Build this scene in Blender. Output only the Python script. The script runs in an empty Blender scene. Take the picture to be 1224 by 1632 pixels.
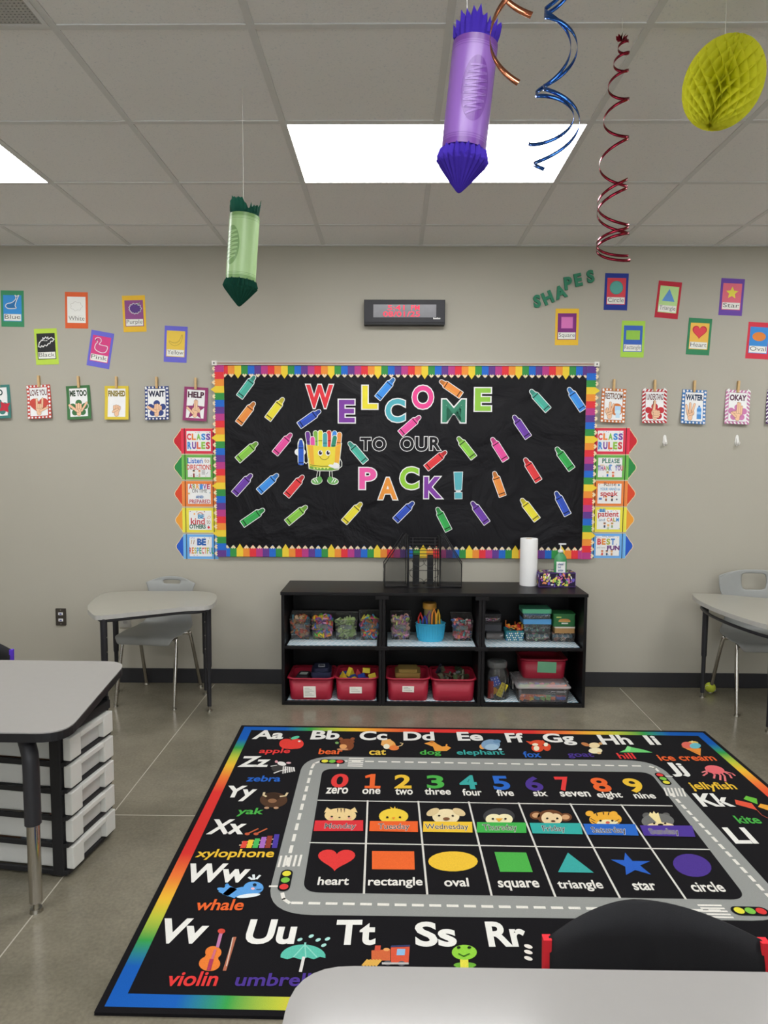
import bpy, math, random
from mathutils import Matrix, Vector
PI = math.pi
scene = bpy.context.scene
# ---------------------------------------------------------------- camera
F_PX, PITCH, YAW, ROLL = 1100.0, .0798150, .0133768, .00476476
CAM = Vector((0, -4.4446, 1.4966))
HC = 2.8167                                   # ceiling height
fwd = Vector((-math.sin(YAW)*math.cos(PITCH), math.cos(YAW)*math.cos(PITCH), -math.sin(PITCH)))
_r = Vector((math.cos(YAW), math.sin(YAW), 0)); _u = _r.cross(fwd)
cr = _r*math.cos(ROLL) + _u*math.sin(ROLL); cu_ = -_r*math.sin(ROLL) + _u*math.cos(ROLL)
cam = bpy.data.cameras.new('camera'); camo = bpy.data.objects.new('camera', cam); scene.collection.objects.link(camo)
cam.sensor_fit = 'VERTICAL'; cam.sensor_height = 24; cam.lens = 24*F_PX/1632; cam.clip_start = .02
m = Matrix((( cr.x, cu_.x, -fwd.x, CAM.x), (cr.y, cu_.y, -fwd.y, CAM.y), (cr.z, cu_.z, -fwd.z, CAM.z), (0, 0, 0, 1)))
camo.matrix_world = m; scene.camera = camo
# ---------------------------------------------------------------- world, exposure, light strength
w = bpy.data.worlds.new('world'); scene.world = w; w.use_nodes = True
w.node_tree.nodes['Background'].inputs[0].default_value = (.90, .96, 1.0, 1); w.node_tree.nodes['Background'].inputs[1].default_value = 7.0
vs = scene.view_settings; vs.view_transform = 'Standard'; vs.look = 'None'; vs.gamma = 1; vs.use_curve_mapping = False
vs.exposure = 0.22
LAMP = 12.8                                    # radiance of the ceiling light diffusers
GAIN = 1.15                                   # photo colour -> albedo
ROOM = (-3.9, 4.2, -8.6)                      # left wall x, right wall x, wall behind the camera y
COLX = -.4467; TILE = .6096; ROWY = -.3853    # ceiling grid phase

def ray(px, py): return fwd + cr*((px-612)/F_PX) - cu_*((py-816)/F_PX)
def onY(px, py, y): d = ray(px, py); return CAM + d*((y-CAM.y)/d.y)
def onZ(px, py, z): d = ray(px, py); return CAM + d*((z-CAM.z)/d.z)
def onX(px, py, x): d = ray(px, py); return CAM + d*((x-CAM.x)/d.x)
PXW = 4.4446/F_PX                             # metres per photo pixel on the far wall

# ---------------------------------------------------------------- materials
def lin(h, g=GAIN):
    h = h.lstrip('#'); o = []
    for i in (0, 2, 4):
        c = int(h[i:i+2], 16)/255; c = c/12.92 if c <= .04045 else ((c+.055)/1.055)**2.4
        o.append(min(c*g, .88))
    return (*o, 1)
_mats = {}
def nodes_of(name):
    m = bpy.data.materials.new(name); m.use_nodes = True; nt = m.node_tree
    return m, nt, nt.nodes['Principled BSDF']
def sock(b, n, v): b.inputs[n].default_value = v
def K(h, rough=.55, spec=.35, metal=0, var=.10, scale=30, bump=0, bscale=400, g=GAIN, coat=0, trans=0):
    key = (h, rough, spec, metal, var, scale, bump, bscale, g, coat, trans)
    if key in _mats: return _mats[key]
    m, nt, b = nodes_of('paint_'+h.strip('#')); N = nt.nodes.new; L = nt.links.new
    sock(b, 'Roughness', rough); sock(b, 'Specular IOR Level', spec); sock(b, 'Metallic', metal); sock(b, 'Coat Weight', coat)
    if trans: sock(b, 'Transmission Weight', trans)
    tc = N('ShaderNodeTexCoord'); no = N('ShaderNodeTexNoise'); no.inputs['Scale'].default_value = scale; no.inputs['Detail'].default_value = 3
    L(tc.outputs['Object'], no.inputs['Vector'])
    mx = N('ShaderNodeMix'); mx.data_type = 'RGBA'; c = lin(h, g)
    mx.inputs[6].default_value = tuple(x*(1-var) for x in c[:3])+(1,); mx.inputs[7].default_value = tuple(min(x*(1+var), .9) for x in c[:3])+(1,)
    L(no.outputs['Fac'], mx.inputs[0]); L(mx.outputs[2], b.inputs['Base Color'])
    if bump:
        n2 = N('ShaderNodeTexNoise'); n2.inputs['Scale'].default_value = bscale; L(tc.outputs['Object'], n2.inputs['Vector'])
        bp = N('ShaderNodeBump'); bp.inputs['Strength'].default_value = bump; bp.inputs['Distance'].default_value = .002
        L(n2.outputs['Fac'], bp.inputs['Height']); L(bp.outputs['Normal'], b.inputs['Normal'])
    _mats[key] = m; return m
def P(h): return K(h, .6, .25, var=.04)       # printed paper
def emit(h, s, name='glow'):
    key = ('e', h, s)
    if key in _mats: return _mats[key]
    m = bpy.data.materials.new(name); m.use_nodes = True; nt = m.node_tree; nt.nodes.clear()
    e = nt.nodes.new('ShaderNodeEmission'); e.inputs[0].default_value = lin(h, 1); e.inputs[1].default_value = s
    o = nt.nodes.new('ShaderNodeOutputMaterial'); nt.links.new(e.outputs[0], o.inputs[0]); _mats[key] = m; return m
def clear(h='e8eef0', body=.12, rough=.08):
    key = ('clear', h, body, rough)
    if key in _mats: return _mats[key]
    m = bpy.data.materials.new('clear_plastic'); m.use_nodes = True; nt = m.node_tree; nt.nodes.clear(); N = nt.nodes.new; L = nt.links.new
    t = N('ShaderNodeBsdfTransparent'); t.inputs[0].default_value = lin(h, 1); d = N('ShaderNodeBsdfDiffuse'); d.inputs[0].default_value = lin(h, 1)
    g = N('ShaderNodeBsdfGlossy'); g.inputs['Roughness'].default_value = rough; g.inputs[0].default_value = (.9, .9, .9, 1)
    fr = N('ShaderNodeFresnel'); fr.inputs[0].default_value = 1.35
    a = N('ShaderNodeMixShader'); a.inputs[0].default_value = body; L(t.outputs[0], a.inputs[1]); L(d.outputs[0], a.inputs[2])
    c = N('ShaderNodeMixShader'); L(fr.outputs[0], c.inputs[0]); L(a.outputs[0], c.inputs[1]); L(g.outputs[0], c.inputs[2])
    o = N('ShaderNodeOutputMaterial'); L(c.outputs[0], o.inputs[0]); _mats[key] = m; return m
def tissue(h, f=.35):
    m, nt, b = nodes_of('tissue_paper'); sock(b, 'Base Color', lin(h)); sock(b, 'Roughness', .8); sock(b, 'Specular IOR Level', .1)
    t = nt.nodes.new('ShaderNodeBsdfTranslucent'); t.inputs[0].default_value = lin(h); mx = nt.nodes.new('ShaderNodeMixShader'); mx.inputs[0].default_value = f
    no = nt.nodes.new('ShaderNodeTexNoise'); no.inputs['Scale'].default_value = 60
    bp = nt.nodes.new('ShaderNodeBump'); bp.inputs['Strength'].default_value = .2; nt.links.new(no.outputs['Fac'], bp.inputs['Height']); nt.links.new(bp.outputs['Normal'], b.inputs['Normal'])
    nt.links.new(b.outputs[0], mx.inputs[1]); nt.links.new(t.outputs[0], mx.inputs[2]); nt.links.new(mx.outputs[0], nt.nodes['Material Output'].inputs[0]); return m
BLACK = '17161a'; WHITE = 'e4e2dd'
chrome = K('c4c0ba', .18, .5, 1, .03, g=1); nickel = K('aaa69c', .3, .5, 1, .05, g=1); blackmetal = K('26262a', .4, .4, var=.05)
# ---------------------------------------------------------------- mesh builder
class B:
    def __init__(s): s.v = []; s.f = []; s.m = []; s.s = []; s.mats = []; s.T = Matrix.Identity(4); s.z = 0
    def mi(s, mat):
        if isinstance(mat, str): mat = P(mat)
        if mat not in s.mats: s.mats.append(mat)
        return s.mats.index(mat)
    def add(s, vs_, fs, mat, smooth=False):
        o = len(s.v); k = s.mi(mat); s.v += [s.T @ Vector(v) for v in vs_]
        for f in fs: s.f.append([o+i for i in f]); s.m.append(k); s.s.append(smooth)
    def box(s, c, d, mat, rz=0, ry=0, rx=0):
        R = Matrix.Translation(c) @ Matrix.Rotation(rz, 4, 'Z') @ Matrix.Rotation(ry, 4, 'Y') @ Matrix.Rotation(rx, 4, 'X')
        vs_ = [R @ Vector((d[0]/2*x, d[1]/2*y, d[2]/2*z)) for x in (-1, 1) for y in (-1, 1) for z in (-1, 1)]
        s.add(vs_, [(0,1,3,2),(4,6,7,5),(0,4,5,1),(2,3,7,6),(0,2,6,4),(1,5,7,3)], mat)
    def bx(s, x0, x1, y0, y1, z0, z1, mat): s.box(((x0+x1)/2, (y0+y1)/2, (z0+z1)/2), (x1-x0, y1-y0, z1-z0), mat)
    def loft(s, rings, mat, cap0=True, cap1=True, smooth=True, closed=True):
        n = len(rings[0]); vs_ = [p for r in rings for p in r]; fs = []
        for i in range(len(rings)-1):
            for j in range(n if closed else n-1):
                a = i*n+j; b = i*n+(j+1) % n; fs.append((a, b, b+n, a+n))
        s.add(vs_, fs, mat, smooth)
        if cap0: s.add(rings[0], [tuple(range(n))[::-1]], mat)
        if cap1: s.add(rings[-1], [tuple(range(n))], mat)
    def cyl(s, p0, p1, r0, r1=None, mat=None, n=14, caps=True, smooth=True):
        r1 = r0 if r1 is None else r1; p0 = Vector(p0); p1 = Vector(p1); d = (p1-p0).normalized()
        a = d.orthogonal().normalized(); b = d.cross(a)
        rg = [[p+(a*math.cos(2*PI*i/n)+b*math.sin(2*PI*i/n))*r for i in range(n)] for p, r in ((p0, r0), (p1, r1))]
        s.loft(rg, mat, caps, caps, smooth)
    def tube(s, pts, r, mat, n=8, closed=False, cap=True):
        pts = [Vector(p) for p in pts]; N = len(pts); rg = []; a = None
        for i, p in enumerate(pts):
            t = (pts[(i+1) % N] - pts[i-1]) if closed else (pts[min(i+1, N-1)] - pts[max(i-1, 0)])
            t.normalize()
            a = t.orthogonal() if a is None else a - t*a.dot(t)
            if a.length < 1e-6: a = t.orthogonal()
            a.normalize(); b = t.cross(a); rr = r[i] if isinstance(r, (list, tuple)) else r
            rg.append([p+(a*math.cos(2*PI*j/n)+b*math.sin(2*PI*j/n))*rr for j in range(n)])
        if closed: rg.append(rg[0])
        s.loft(rg, mat, cap and not closed, cap and not closed)
    def lathe(s, prof, mat, n=24, c=(0, 0, 0), smooth=True, cap=True):
        rg = [[(c[0]+r*math.cos(2*PI*i/n), c[1]+r*math.sin(2*PI*i/n), c[2]+z) for i in range(n)] for r, z in prof]
        s.loft(rg, mat, cap and prof[0][0] > 1e-5, cap and prof[-1][0] > 1e-5, smooth)
    def ball(s, c, r, mat, n=12, m=8):
        r = (r, r, r) if not isinstance(r, (tuple, list)) else r
        rg = [[(c[0]+r[0]*math.sin(PI*k/m)*math.cos(2*PI*i/n), c[1]+r[1]*math.sin(PI*k/m)*math.sin(2*PI*i/n), c[2]-r[2]*math.cos(PI*k/m)) for i in range(n)] for k in range(m+1)]
        s.loft(rg, mat, False, False)
    def torus(s, c, R, r, mat, axis=(0, 0, 1), n=10, k=5):
        ax = Vector(axis).normalized(); a = ax.orthogonal().normalized(); b = ax.cross(a); c = Vector(c)
        s.tube([c+(a*math.cos(2*PI*i/n)+b*math.sin(2*PI*i/n))*R for i in range(n)], r, mat, k, True)
    def prism(s, poly, z0, z1, mat, side=None):
        n = len(poly); lo = [(p[0], p[1], z0) for p in poly]; hi = [(p[0], p[1], z1) for p in poly]
        s.add(hi, [tuple(range(n))], mat); s.add(lo, [tuple(range(n))[::-1]], side or mat)
        s.add(lo+hi, [(i, (i+1) % n, n+(i+1) % n, n+i) for i in range(n)], side or mat)
    # flat print in the local x,y plane; every call lies one hair above the last
    def up(s, d=None): s.z += d or .00012; return s.z
    def poly(s, pts, mat):
        z = s.up(); s.add([(p[0], p[1], z) for p in pts], [tuple(range(len(pts)))], mat)
    def rect(s, x0, y0, x1, y1, mat): s.poly([(x0, y0), (x1, y0), (x1, y1), (x0, y1)], mat)
    def ell(s, cx, cy, rx, ry, mat, n=22, a0=0, a1=2*PI, rot=0):
        full = abs(a1-a0-2*PI) < 1e-6; k = n if full else n+1; c, sn = math.cos(rot), math.sin(rot); ps = []
        for i in range(k):
            t = a0+(a1-a0)*i/n; x = rx*math.cos(t); y = ry*math.sin(t); ps.append((cx+x*c-y*sn, cy+x*sn+y*c))
        s.poly(ps, mat)
    def cap(s, x0, y0, x1, y1, w, mat, n=5):
        a = math.atan2(y1-y0, x1-x0); r = w/2
        ps = [(x1+r*math.cos(a-PI/2+PI*i/n), y1+r*math.sin(a-PI/2+PI*i/n)) for i in range(n+1)]
        ps += [(x0+r*math.cos(a+PI/2+PI*i/n), y0+r*math.sin(a+PI/2+PI*i/n)) for i in range(n+1)]; s.poly(ps, mat)
    def path(s, pts, w, mat, closed=False):
        z = s.up(); k = len(pts)
        for i in range(k if closed else k-1):
            p, q = pts[i], pts[(i+1) % k]; dx, dy = q[0]-p[0], q[1]-p[1]; l = math.hypot(dx, dy) or 1
            nx, ny = -dy/l*w/2, dx/l*w/2; ex, ey = dx/l*w*.3, dy/l*w*.3
            s.add([(p[0]-ex+nx, p[1]-ey+ny, z), (p[0]-ex-nx, p[1]-ey-ny, z), (q[0]+ex-nx, q[1]+ey-ny, z), (q[0]+ex+nx, q[1]+ey+ny, z)], [(0, 1, 2, 3)], mat)
    def text(s, t, bl, br, h, mat, bold=.02, ext=0, halo=None, hb=.03):
        """string t with its box's lower corners at bl, br and height h (perpendicular, or a vector)"""
        if halo: s.text(t, bl, br, h, halo, bold+hb, 0, None)
        V, Fs, (x0, y0, x1, y1) = glyphs(t, bold, ext)
        if halo: _, _, (x0, y0, x1, y1) = glyphs(t, bold+hb, 0)
        ux, uy = br[0]-bl[0], br[1]-bl[1]; l = math.hypot(ux, uy)
        hx, hy = h if isinstance(h, (tuple, list)) else (-uy/l*h, ux/l*h)
        z = s.up(); vs_ = []
        for v in V:
            a = (v[0]-x0)/(x1-x0); b = (v[1]-y0)/(y1-y0)
            vs_.append((bl[0]+ux*a+hx*b, bl[1]+uy*a+hy*b, z+v[2]))
        s.add(vs_, Fs, mat)
    def build(s, name, parent=None, mat=None, bevel=0, seg=2, subsurf=0, solid=0, weld=False):
        me = bpy.data.meshes.new(name); me.from_pydata([tuple(v) for v in s.v], [], s.f)
        for m_ in s.mats: me.materials.append(m_)
        me.polygons.foreach_set('material_index', s.m); me.polygons.foreach_set('use_smooth', s.s); me.update()
        o = bpy.data.objects.new(name, me); scene.collection.objects.link(o)
        if parent is not None: o.parent = parent
        if mat is not None: place(o, mat)
        if weld: md = o.modifiers.new('weld', 'WELD'); md.merge_threshold = .0002
        if solid: md = o.modifiers.new('solid', 'SOLIDIFY'); md.thickness = solid; md.offset = 0
        if bevel: md = o.modifiers.new('bevel', 'BEVEL'); md.width = bevel; md.segments = seg; md.limit_method = 'ANGLE'; md.angle_limit = .6
        if subsurf: md = o.modifiers.new('sub', 'SUBSURF'); md.levels = subsurf; md.render_levels = subsurf
        return o
def place(o, M):
    l, r, _ = M.decompose(); o.location = l; o.rotation_euler = r.to_euler()
_gl = {}
def glyphs(t, bold, ext):
    key = (t, round(bold, 4), ext)
    if key not in _gl:
        c = bpy.data.curves.new('t', 'FONT'); c.body = t; c.offset = bold; c.resolution_u = 4; c.extrude = ext
        o = bpy.data.objects.new('t', c); me = bpy.data.meshes.new_from_object(o)
        V = [tuple(v.co) for v in me.vertices]; Fs = [tuple(p.vertices) for p in me.polygons]
        xs = [v[0] for v in V]; ys = [v[1] for v in V]
        _gl[key] = (V, Fs, (min(xs), min(ys), max(xs), max(ys)))
        bpy.data.objects.remove(o); bpy.data.curves.remove(c); bpy.data.meshes.remove(me)
    return _gl[key]
def tag(o, label, cat, group=None, kind=None):
    o['label'] = label; o['category'] = cat
    if group: o['group'] = group
    if kind: o['kind'] = kind
    return o
def thing(name, label, cat, M=None, group=None):
    o = bpy.data.objects.new(name, None); o.empty_display_size = .05; scene.collection.objects.link(o)
    if M is not None: place(o, M if isinstance(M, Matrix) else Matrix.Translation(M))
    return tag(o, label, cat, group)
def struct(o): o['kind'] = 'structure'; return o
WALLR = Matrix(((1, 0, 0, 0), (0, 0, -1, 0), (0, 1, 0, 0), (0, 0, 0, 1)))      # local x,y,z -> wall right, up, out
def WF(px, py, off=.001, deg=0): return Matrix.Translation(onY(px, py, -off)) @ WALLR @ Matrix.Rotation(math.radians(deg), 4, 'Z')
def RZ(loc, deg=0): return Matrix.Translation(loc) @ Matrix.Rotation(math.radians(deg), 4, 'Z')
def rrect(x0, y0, x1, y1, r, n=5):
    o = []
    for cx, cy, a in ((x1-r, y0+r, -PI/2), (x1-r, y1-r, 0), (x0+r, y1-r, PI/2), (x0+r, y0+r, PI)):
        o += [(cx+r*math.cos(a+PI/2*i/n), cy+r*math.sin(a+PI/2*i/n)) for i in range(n+1)]
    return o
def smooth_loop(pts, k=4, closed=True):
    o = []; n = len(pts)
    for i in range(n if closed else n-1):
        g = (lambda j: pts[j % n]) if closed else (lambda j: pts[min(max(j, 0), n-1)])
        p0, p1, p2, p3 = g(i-1), g(i), g(i+1), g(i+2)
        for q in range(k):
            t = q/k; o.append(tuple(.5*(2*b+(c-a)*t+(2*a-5*b+4*c-d)*t*t+(3*b-a-3*c+d)*t**3) for a, b, c, d in zip(p0, p1, p2, p3)))
    if not closed: o.append(tuple(pts[-1]))
    return o
def star(cx, cy, R, r, n=5, rot=PI/2): return [(cx+(R if i % 2 == 0 else r)*math.cos(rot+PI*i/n), cy+(R if i % 2 == 0 else r)*math.sin(rot+PI*i/n)) for i in range(2*n)]
def heart(cx, cy, w, h):
    o = []
    for i in range(32):
        t = 2*PI*i/32; x = 16*math.sin(t)**3; y = 13*math.cos(t)-5*math.cos(2*t)-2*math.cos(3*t)-math.cos(4*t); o.append((cx-x/32*w, cy+(y+2.5)/29*h))
    return o

# ================================================================= room
X0, X1, Y1 = ROOM
def wallmat():
    m, nt, b = nodes_of('wall_paint'); N = nt.nodes.new; L = nt.links.new; sock(b, 'Roughness', .55); sock(b, 'Specular IOR Level', .25)
    tc = N('ShaderNodeTexCoord'); n = N('ShaderNodeTexNoise'); n.inputs['Scale'].default_value = 3; n.inputs['Detail'].default_value = 4; L(tc.outputs['Object'], n.inputs[0])
    r = N('ShaderNodeValToRGB'); r.color_ramp.elements[0].color = lin('a4a094'); r.color_ramp.elements[1].color = lin('a9a599'); L(n.outputs['Fac'], r.inputs[0]); L(r.outputs[0], b.inputs['Base Color'])
    n2 = N('ShaderNodeTexNoise'); n2.inputs['Scale'].default_value = 120; n2.inputs['Detail'].default_value = 3; L(tc.outputs['Object'], n2.inputs[0])
    bp = N('ShaderNodeBump'); bp.inputs['Strength'].default_value = .08; bp.inputs['Distance'].default_value = .004; L(n2.outputs['Fac'], bp.inputs['Height']); L(bp.outputs[0], b.inputs['Normal'])
    return m
def floormat():
    m, nt, b = nodes_of('polished_concrete'); N = nt.nodes.new; L = nt.links.new; sock(b, 'Specular IOR Level', .5)
    tc = N('ShaderNodeTexCoord'); n = N('ShaderNodeTexNoise'); n.inputs['Scale'].default_value = 2.2; n.inputs['Detail'].default_value = 8; n.inputs['Roughness'].default_value = .65; L(tc.outputs['Object'], n.inputs[0])
    r = N('ShaderNodeValToRGB'); r.color_ramp.elements[0].position = .3; r.color_ramp.elements[1].position = .72
    r.color_ramp.elements[0].color = lin('615d50'); r.color_ramp.elements[1].color = lin('7f796a'); L(n.outputs['Fac'], r.inputs[0])
    n2 = N('ShaderNodeTexNoise'); n2.inputs['Scale'].default_value = 90; n2.inputs['Detail'].default_value = 4; L(tc.outputs['Object'], n2.inputs[0])
    mx = N('ShaderNodeMix'); mx.data_type = 'RGBA'; mx.blend_type = 'OVERLAY'; mx.inputs[0].default_value = .28; L(r.outputs[0], mx.inputs[6]); L(n2.outputs['Fac'], mx.inputs[7]); L(mx.outputs[2], b.inputs['Base Color'])
    r2 = N('ShaderNodeMapRange'); r2.inputs[3].default_value = .12; r2.inputs[4].default_value = .26; L(n.outputs['Fac'], r2.inputs[0]); L(r2.outputs[0], b.inputs['Roughness'])
    return m
def tilemat():
    m, nt, b = nodes_of('acoustic_tile'); N = nt.nodes.new; L = nt.links.new; sock(b, 'Roughness', .9); sock(b, 'Specular IOR Level', .1)
    tc = N('ShaderNodeTexCoord'); n = N('ShaderNodeTexNoise'); n.inputs['Scale'].default_value = 150; n.inputs['Detail'].default_value = 3; L(tc.outputs['Object'], n.inputs[0])
    r = N('ShaderNodeValToRGB'); r.color_ramp.elements[0].position = .30; r.color_ramp.elements[1].position = .40
    r.color_ramp.elements[0].color = lin('d2d5d8'); r.color_ramp.elements[1].color = lin('f0f3f6'); L(n.outputs['Fac'], r.inputs[0]); L(r.outputs[0], b.inputs['Base Color'])
    bp = N('ShaderNodeBump'); bp.inputs['Strength'].default_value = .3; bp.inputs['Distance'].default_value = .002; L(n.outputs['Fac'], bp.inputs['Height']); L(bp.outputs[0], b.inputs['Normal'])
    return m
wm = wallmat()
b = B(); b.bx(X0-.1, X1+.1, Y1-.1, .1, -.1, 0, floormat()); struct(b.build('floor'))
b = B(); jm = K('a59f92', .5, var=.1)                        # pale saw-cut joints in the slab
for x in (-1.168, 1.484, -3.82): b.bx(x-.0022, x+.0022, Y1+.03, -.03, 0, .0006, jm)
for y in (-1.687, -4.34, -6.99): b.bx(X0+.03, X1-.03, y-.0022, y+.0022, 0, .0006, jm)
struct(b.build('trim_1'))
b = B(); b.bx(X0-.1, X1+.1, Y1-.1, .1, HC, HC+.1, tilemat()); struct(b.build('ceiling'))
b = B(); b.bx(X0-.1, X1+.1, 0, .1, 0, HC, wm); struct(b.build('wall_back'))
b = B(); b.bx(X0-.1, X0, Y1, 0, 0, HC, wm); struct(b.build('wall_left'))
b = B(); b.bx(X1, X1+.1, Y1, 0, 0, HC, wm); struct(b.build('wall_right'))
ADDED_WINS = [(-3.0, -1.4), (-.6, 1.0), (1.8, 3.4)]; WZ = (.95, 2.25)      # unseen windows, added behind the camera to let in front-facing daylight
b = B(); xs_ = [X0-.1]+[v for p in ADDED_WINS for v in p]+[X1+.1]
for a, c in zip(xs_[::2], xs_[1::2]): b.bx(a, c, Y1-.1, Y1, 0, HC, wm)
for a, c in ADDED_WINS: b.bx(a, c, Y1-.1, Y1, 0, WZ[0], wm); b.bx(a, c, Y1-.1, Y1, WZ[1], HC, wm)
struct(b.build('wall_front'))
for i, (a, c) in enumerate(ADDED_WINS):
    w_ = bpy.data.objects.new('window_%d' % (i+1), None); scene.collection.objects.link(w_); w_.location = ((a+c)/2, Y1-.05, WZ[0]); struct(w_); h_ = (c-a)/2; wh = WZ[1]-WZ[0]
    b = B(); fmw = K('dcdcd8', .4)
    for s_ in (-1, 0, 1): b.box((s_*(h_-.02), 0, wh/2), (.04, .06, wh), fmw)
    for z_ in (.02, wh-.02): b.box((0, 0, z_), (2*h_-.04, .06, .04), fmw)
    b.build('window_frame', w_); b = B(); b.box((0, 0, wh/2), (2*h_-.06, .006, wh-.06), clear('f4f8f8', .02)); b.build('pane', w_)
bm_ = K('2b2b2e', .45, .35, var=.08)
b = B(); b.bx(X0, X1, -.009, 0, 0, .098, bm_); struct(b.build('baseboard_back', bevel=.003))
b = B(); b.bx(X0, X0+.009, Y1, -.009, 0, .098, bm_); struct(b.build('baseboard_left'))
b = B(); b.bx(X1-.009, X1, Y1, -.009, 0, .098, bm_); struct(b.build('baseboard_right'))
# suspended grid
b = B(); gm = K('d0d1d1', .6, .2, var=.03)
cols = [COLX+i*TILE for i in range(-12, 14) if X0 < COLX+i*TILE < X1]; rows = [ROWY-i*TILE for i in range(0, 16) if ROWY-i*TILE > Y1]
lit = [(COLX+4*TILE*c+TILE, ROWY-TILE-4*TILE*r) for c in (-1, 0, 1) for r in range(3)]
for x in cols:                                # main runners stop at each light panel
    ys = [0]
    for lx, ly in lit:
        if abs(x-lx) < .05: ys += [ly-.012, ly-TILE+.012]
    ys = sorted(ys+[Y1])
    for a, c in zip(ys[::2], ys[1::2]): b.bx(x-.012, x+.012, a, c, HC-.004, HC, gm)
for y in rows: b.bx(X0, X1, y-.012, y+.012, HC-.0036, HC, gm)
b.bx(X0, X1, -.022, 0, HC-.006, HC, gm); b.bx(X0, X0+.022, Y1, 0, HC-.006, HC, gm); b.bx(X1-.022, X1, Y1, 0, HC-.006, HC, gm)
struct(b.build('trim_2'))
em = emit('f7fff4', LAMP, 'light_diffuser')
lab = {(0, 0): 'wide white ceiling light panel in the middle, behind the purple paper crayon', (-1, 0): 'white ceiling light panel cut by the left edge of the photo'}
for r_ in range(3):
    for c_ in (-1, 0, 1):
        x0 = COLX+4*TILE*c_; y1 = ROWY-TILE-4*TILE*r_; y0 = y1-TILE
        t = thing('ceiling_light', lab.get((c_, r_), 'ceiling light panel out of view %s, %s' % (('to the left', 'overhead', 'to the right')[c_+1], ('in the row nearest the far wall', 'in the row above the camera', 'in the row behind the camera')[r_])), 'ceiling light', ((x0+TILE), (y0+y1)/2, HC), 'ceiling light panels')
        b = B(); b.bx(-TILE+.014, TILE-.014, -TILE/2+.014, TILE/2-.014, -.004, -.002, em); b.build('diffuser', t)
        b = B(); fm = K('d8d6d2', .4)
        for s_ in (-1, 1):
            b.box((s_*(TILE-.013), 0, -.003), (.004, TILE-.024, .005), fm); b.box((0, s_*(TILE/2-.013), -.003), (2*TILE-.03, .004, .005), fm)
        b.build('frame', t)
# perforated air diffuser, top left
vx = COLX-1.5*TILE; vy = ROWY-3.5*TILE
t = thing('air_vent', 'perforated grey square air vent in the ceiling at top left corner', 'vent', (vx, vy, HC))
b = B(); b.box((0, 0, -.003), (.58, .58, .003), K('3a3a3a', .8)); b.build('backing', t)
b = B(); vm = K('a5a5a2', .45)
for i in range(45):
    q = -.28+i*.0127; b.box((q, 0, -.006), (.008, .565, .002), vm); b.box((0, q, -.0062), (.565, .008, .002), vm)
b.build('perforated_plate', t)
b = B()
for s_ in (-1, 1): b.box((s_*.288, 0, -.006), (.014, .59, .006), gm); b.box((0, s_*.288, -.006), (.562, .014, .006), gm)
b.build('frame', t)

# ================================================================= bulletin board
R5, O5, Y5, G5, B5, V5, M5 = 'd8353d', 'e58a38', 'ebc43a', '368a45', '2566c2', '5e3a86', 'b03c80'
RAIN = [R5, O5, Y5, G5, B5, V5, M5]; WOOD = 'ecd0ac'
SPLIT = 'x'
def boardmat():
    m, nt, b = nodes_of('black_backing_paper'); N = nt.nodes.new; L = nt.links.new; sock(b, 'Base Color', lin('121115')); sock(b, 'Roughness', .45); sock(b, 'Specular IOR Level', .18)
    tc = N('ShaderNodeTexCoord'); n = N('ShaderNodeTexNoise'); n.inputs['Scale'].default_value = 3.2; n.inputs['Detail'].default_value = 5; n.inputs['Distortion'].default_value = .6; L(tc.outputs['Object'], n.inputs[0])
    bp = N('ShaderNodeBump'); bp.inputs['Strength'].default_value = .7; bp.inputs['Distance'].default_value = .05; L(n.outputs['Fac'], bp.inputs['Height']); L(bp.outputs[0], b.inputs['Normal'])
    return m
bo = WF(645, 735, .0, 0); bl = onY(347, 887, 0); br_ = onY(945, 887, 0); tl = onY(345, 581, 0); tr = onY(951, 579, 0)
ZB, ZT, XL, XR = .845, 2.072, -1.14, 1.275
board = thing('bulletin_board', 'large black bulletin board framed with a rainbow pencil border', 'bulletin board', RZ(((XL+XR)/2, 0, ZB)))
cx0 = (XL+XR)/2; BW = XR-XL; BH = ZT-ZB
def wallpart(cx, cz): return Matrix.Translation((cx, 0, cz)) @ WALLR
b = B(); b.T = WALLR.copy(); b.box((0, BH/2, .009), (BW, BH, .016), boardmat()); b.build('backing_paper', board, bevel=.002)
b = B(); al = K('b9b4ac', .35, .5, .8, .04, g=1)
b.bx(-BW/2, BW/2, -.026, 0, BH, BH+.022, al); b.bx(-BW/2+.02, BW/2-.02, -.0275, -.026, BH+.005, BH+.016, K('9a8072', .7)); b.build('map_rail', board)
for s_ in (-1, 1):
    b = B(); b.box((s_*BW/2, -.0155, BH+.011), (.03, .031, .03), K('d9d6d0', .4)); b.cyl((s_*BW/2, -.031, BH+.011), (s_*BW/2, -.033, BH+.011), .005, None, BLACK, 8); b.build('rail_end_cap', board, bevel=.003)
def pencils(name, n, cols, step, body, tip, frame):
    """strip of n printed pencils side by side along local x, tips toward local +y"""
    b = B(); b.T = frame; w = step/2
    for i in range(n):
        c = cols(i); x = (i+.5)*step; yel = c == Y5; t = tip*(1.25 if yel else 1)
        b.z = 0
        b.prism([(x-w, 0), (x+w, 0), (x+w, body), (x, body+t), (x-w, body)], 0, .0015, P(c) if yel else P(WOOD)); b.z = .0015
        if not yel:
            b.poly([(x-w, 0), (x+w, 0), (x+w, body)] + [(x+w*(1-2*k/6), body+(tip*.28 if k % 2 else -.001)) for k in range(1, 6)] + [(x-w, body)], c)
            b.poly([(x-w*.2, body+t*.8), (x+w*.2, body+t*.8), (x, body+t)], c)
        b.rect(x-w, 0, x-w*.8, body*.98, '000000' if False else c)
    return b.build(name, board)
st = BW/57
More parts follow.
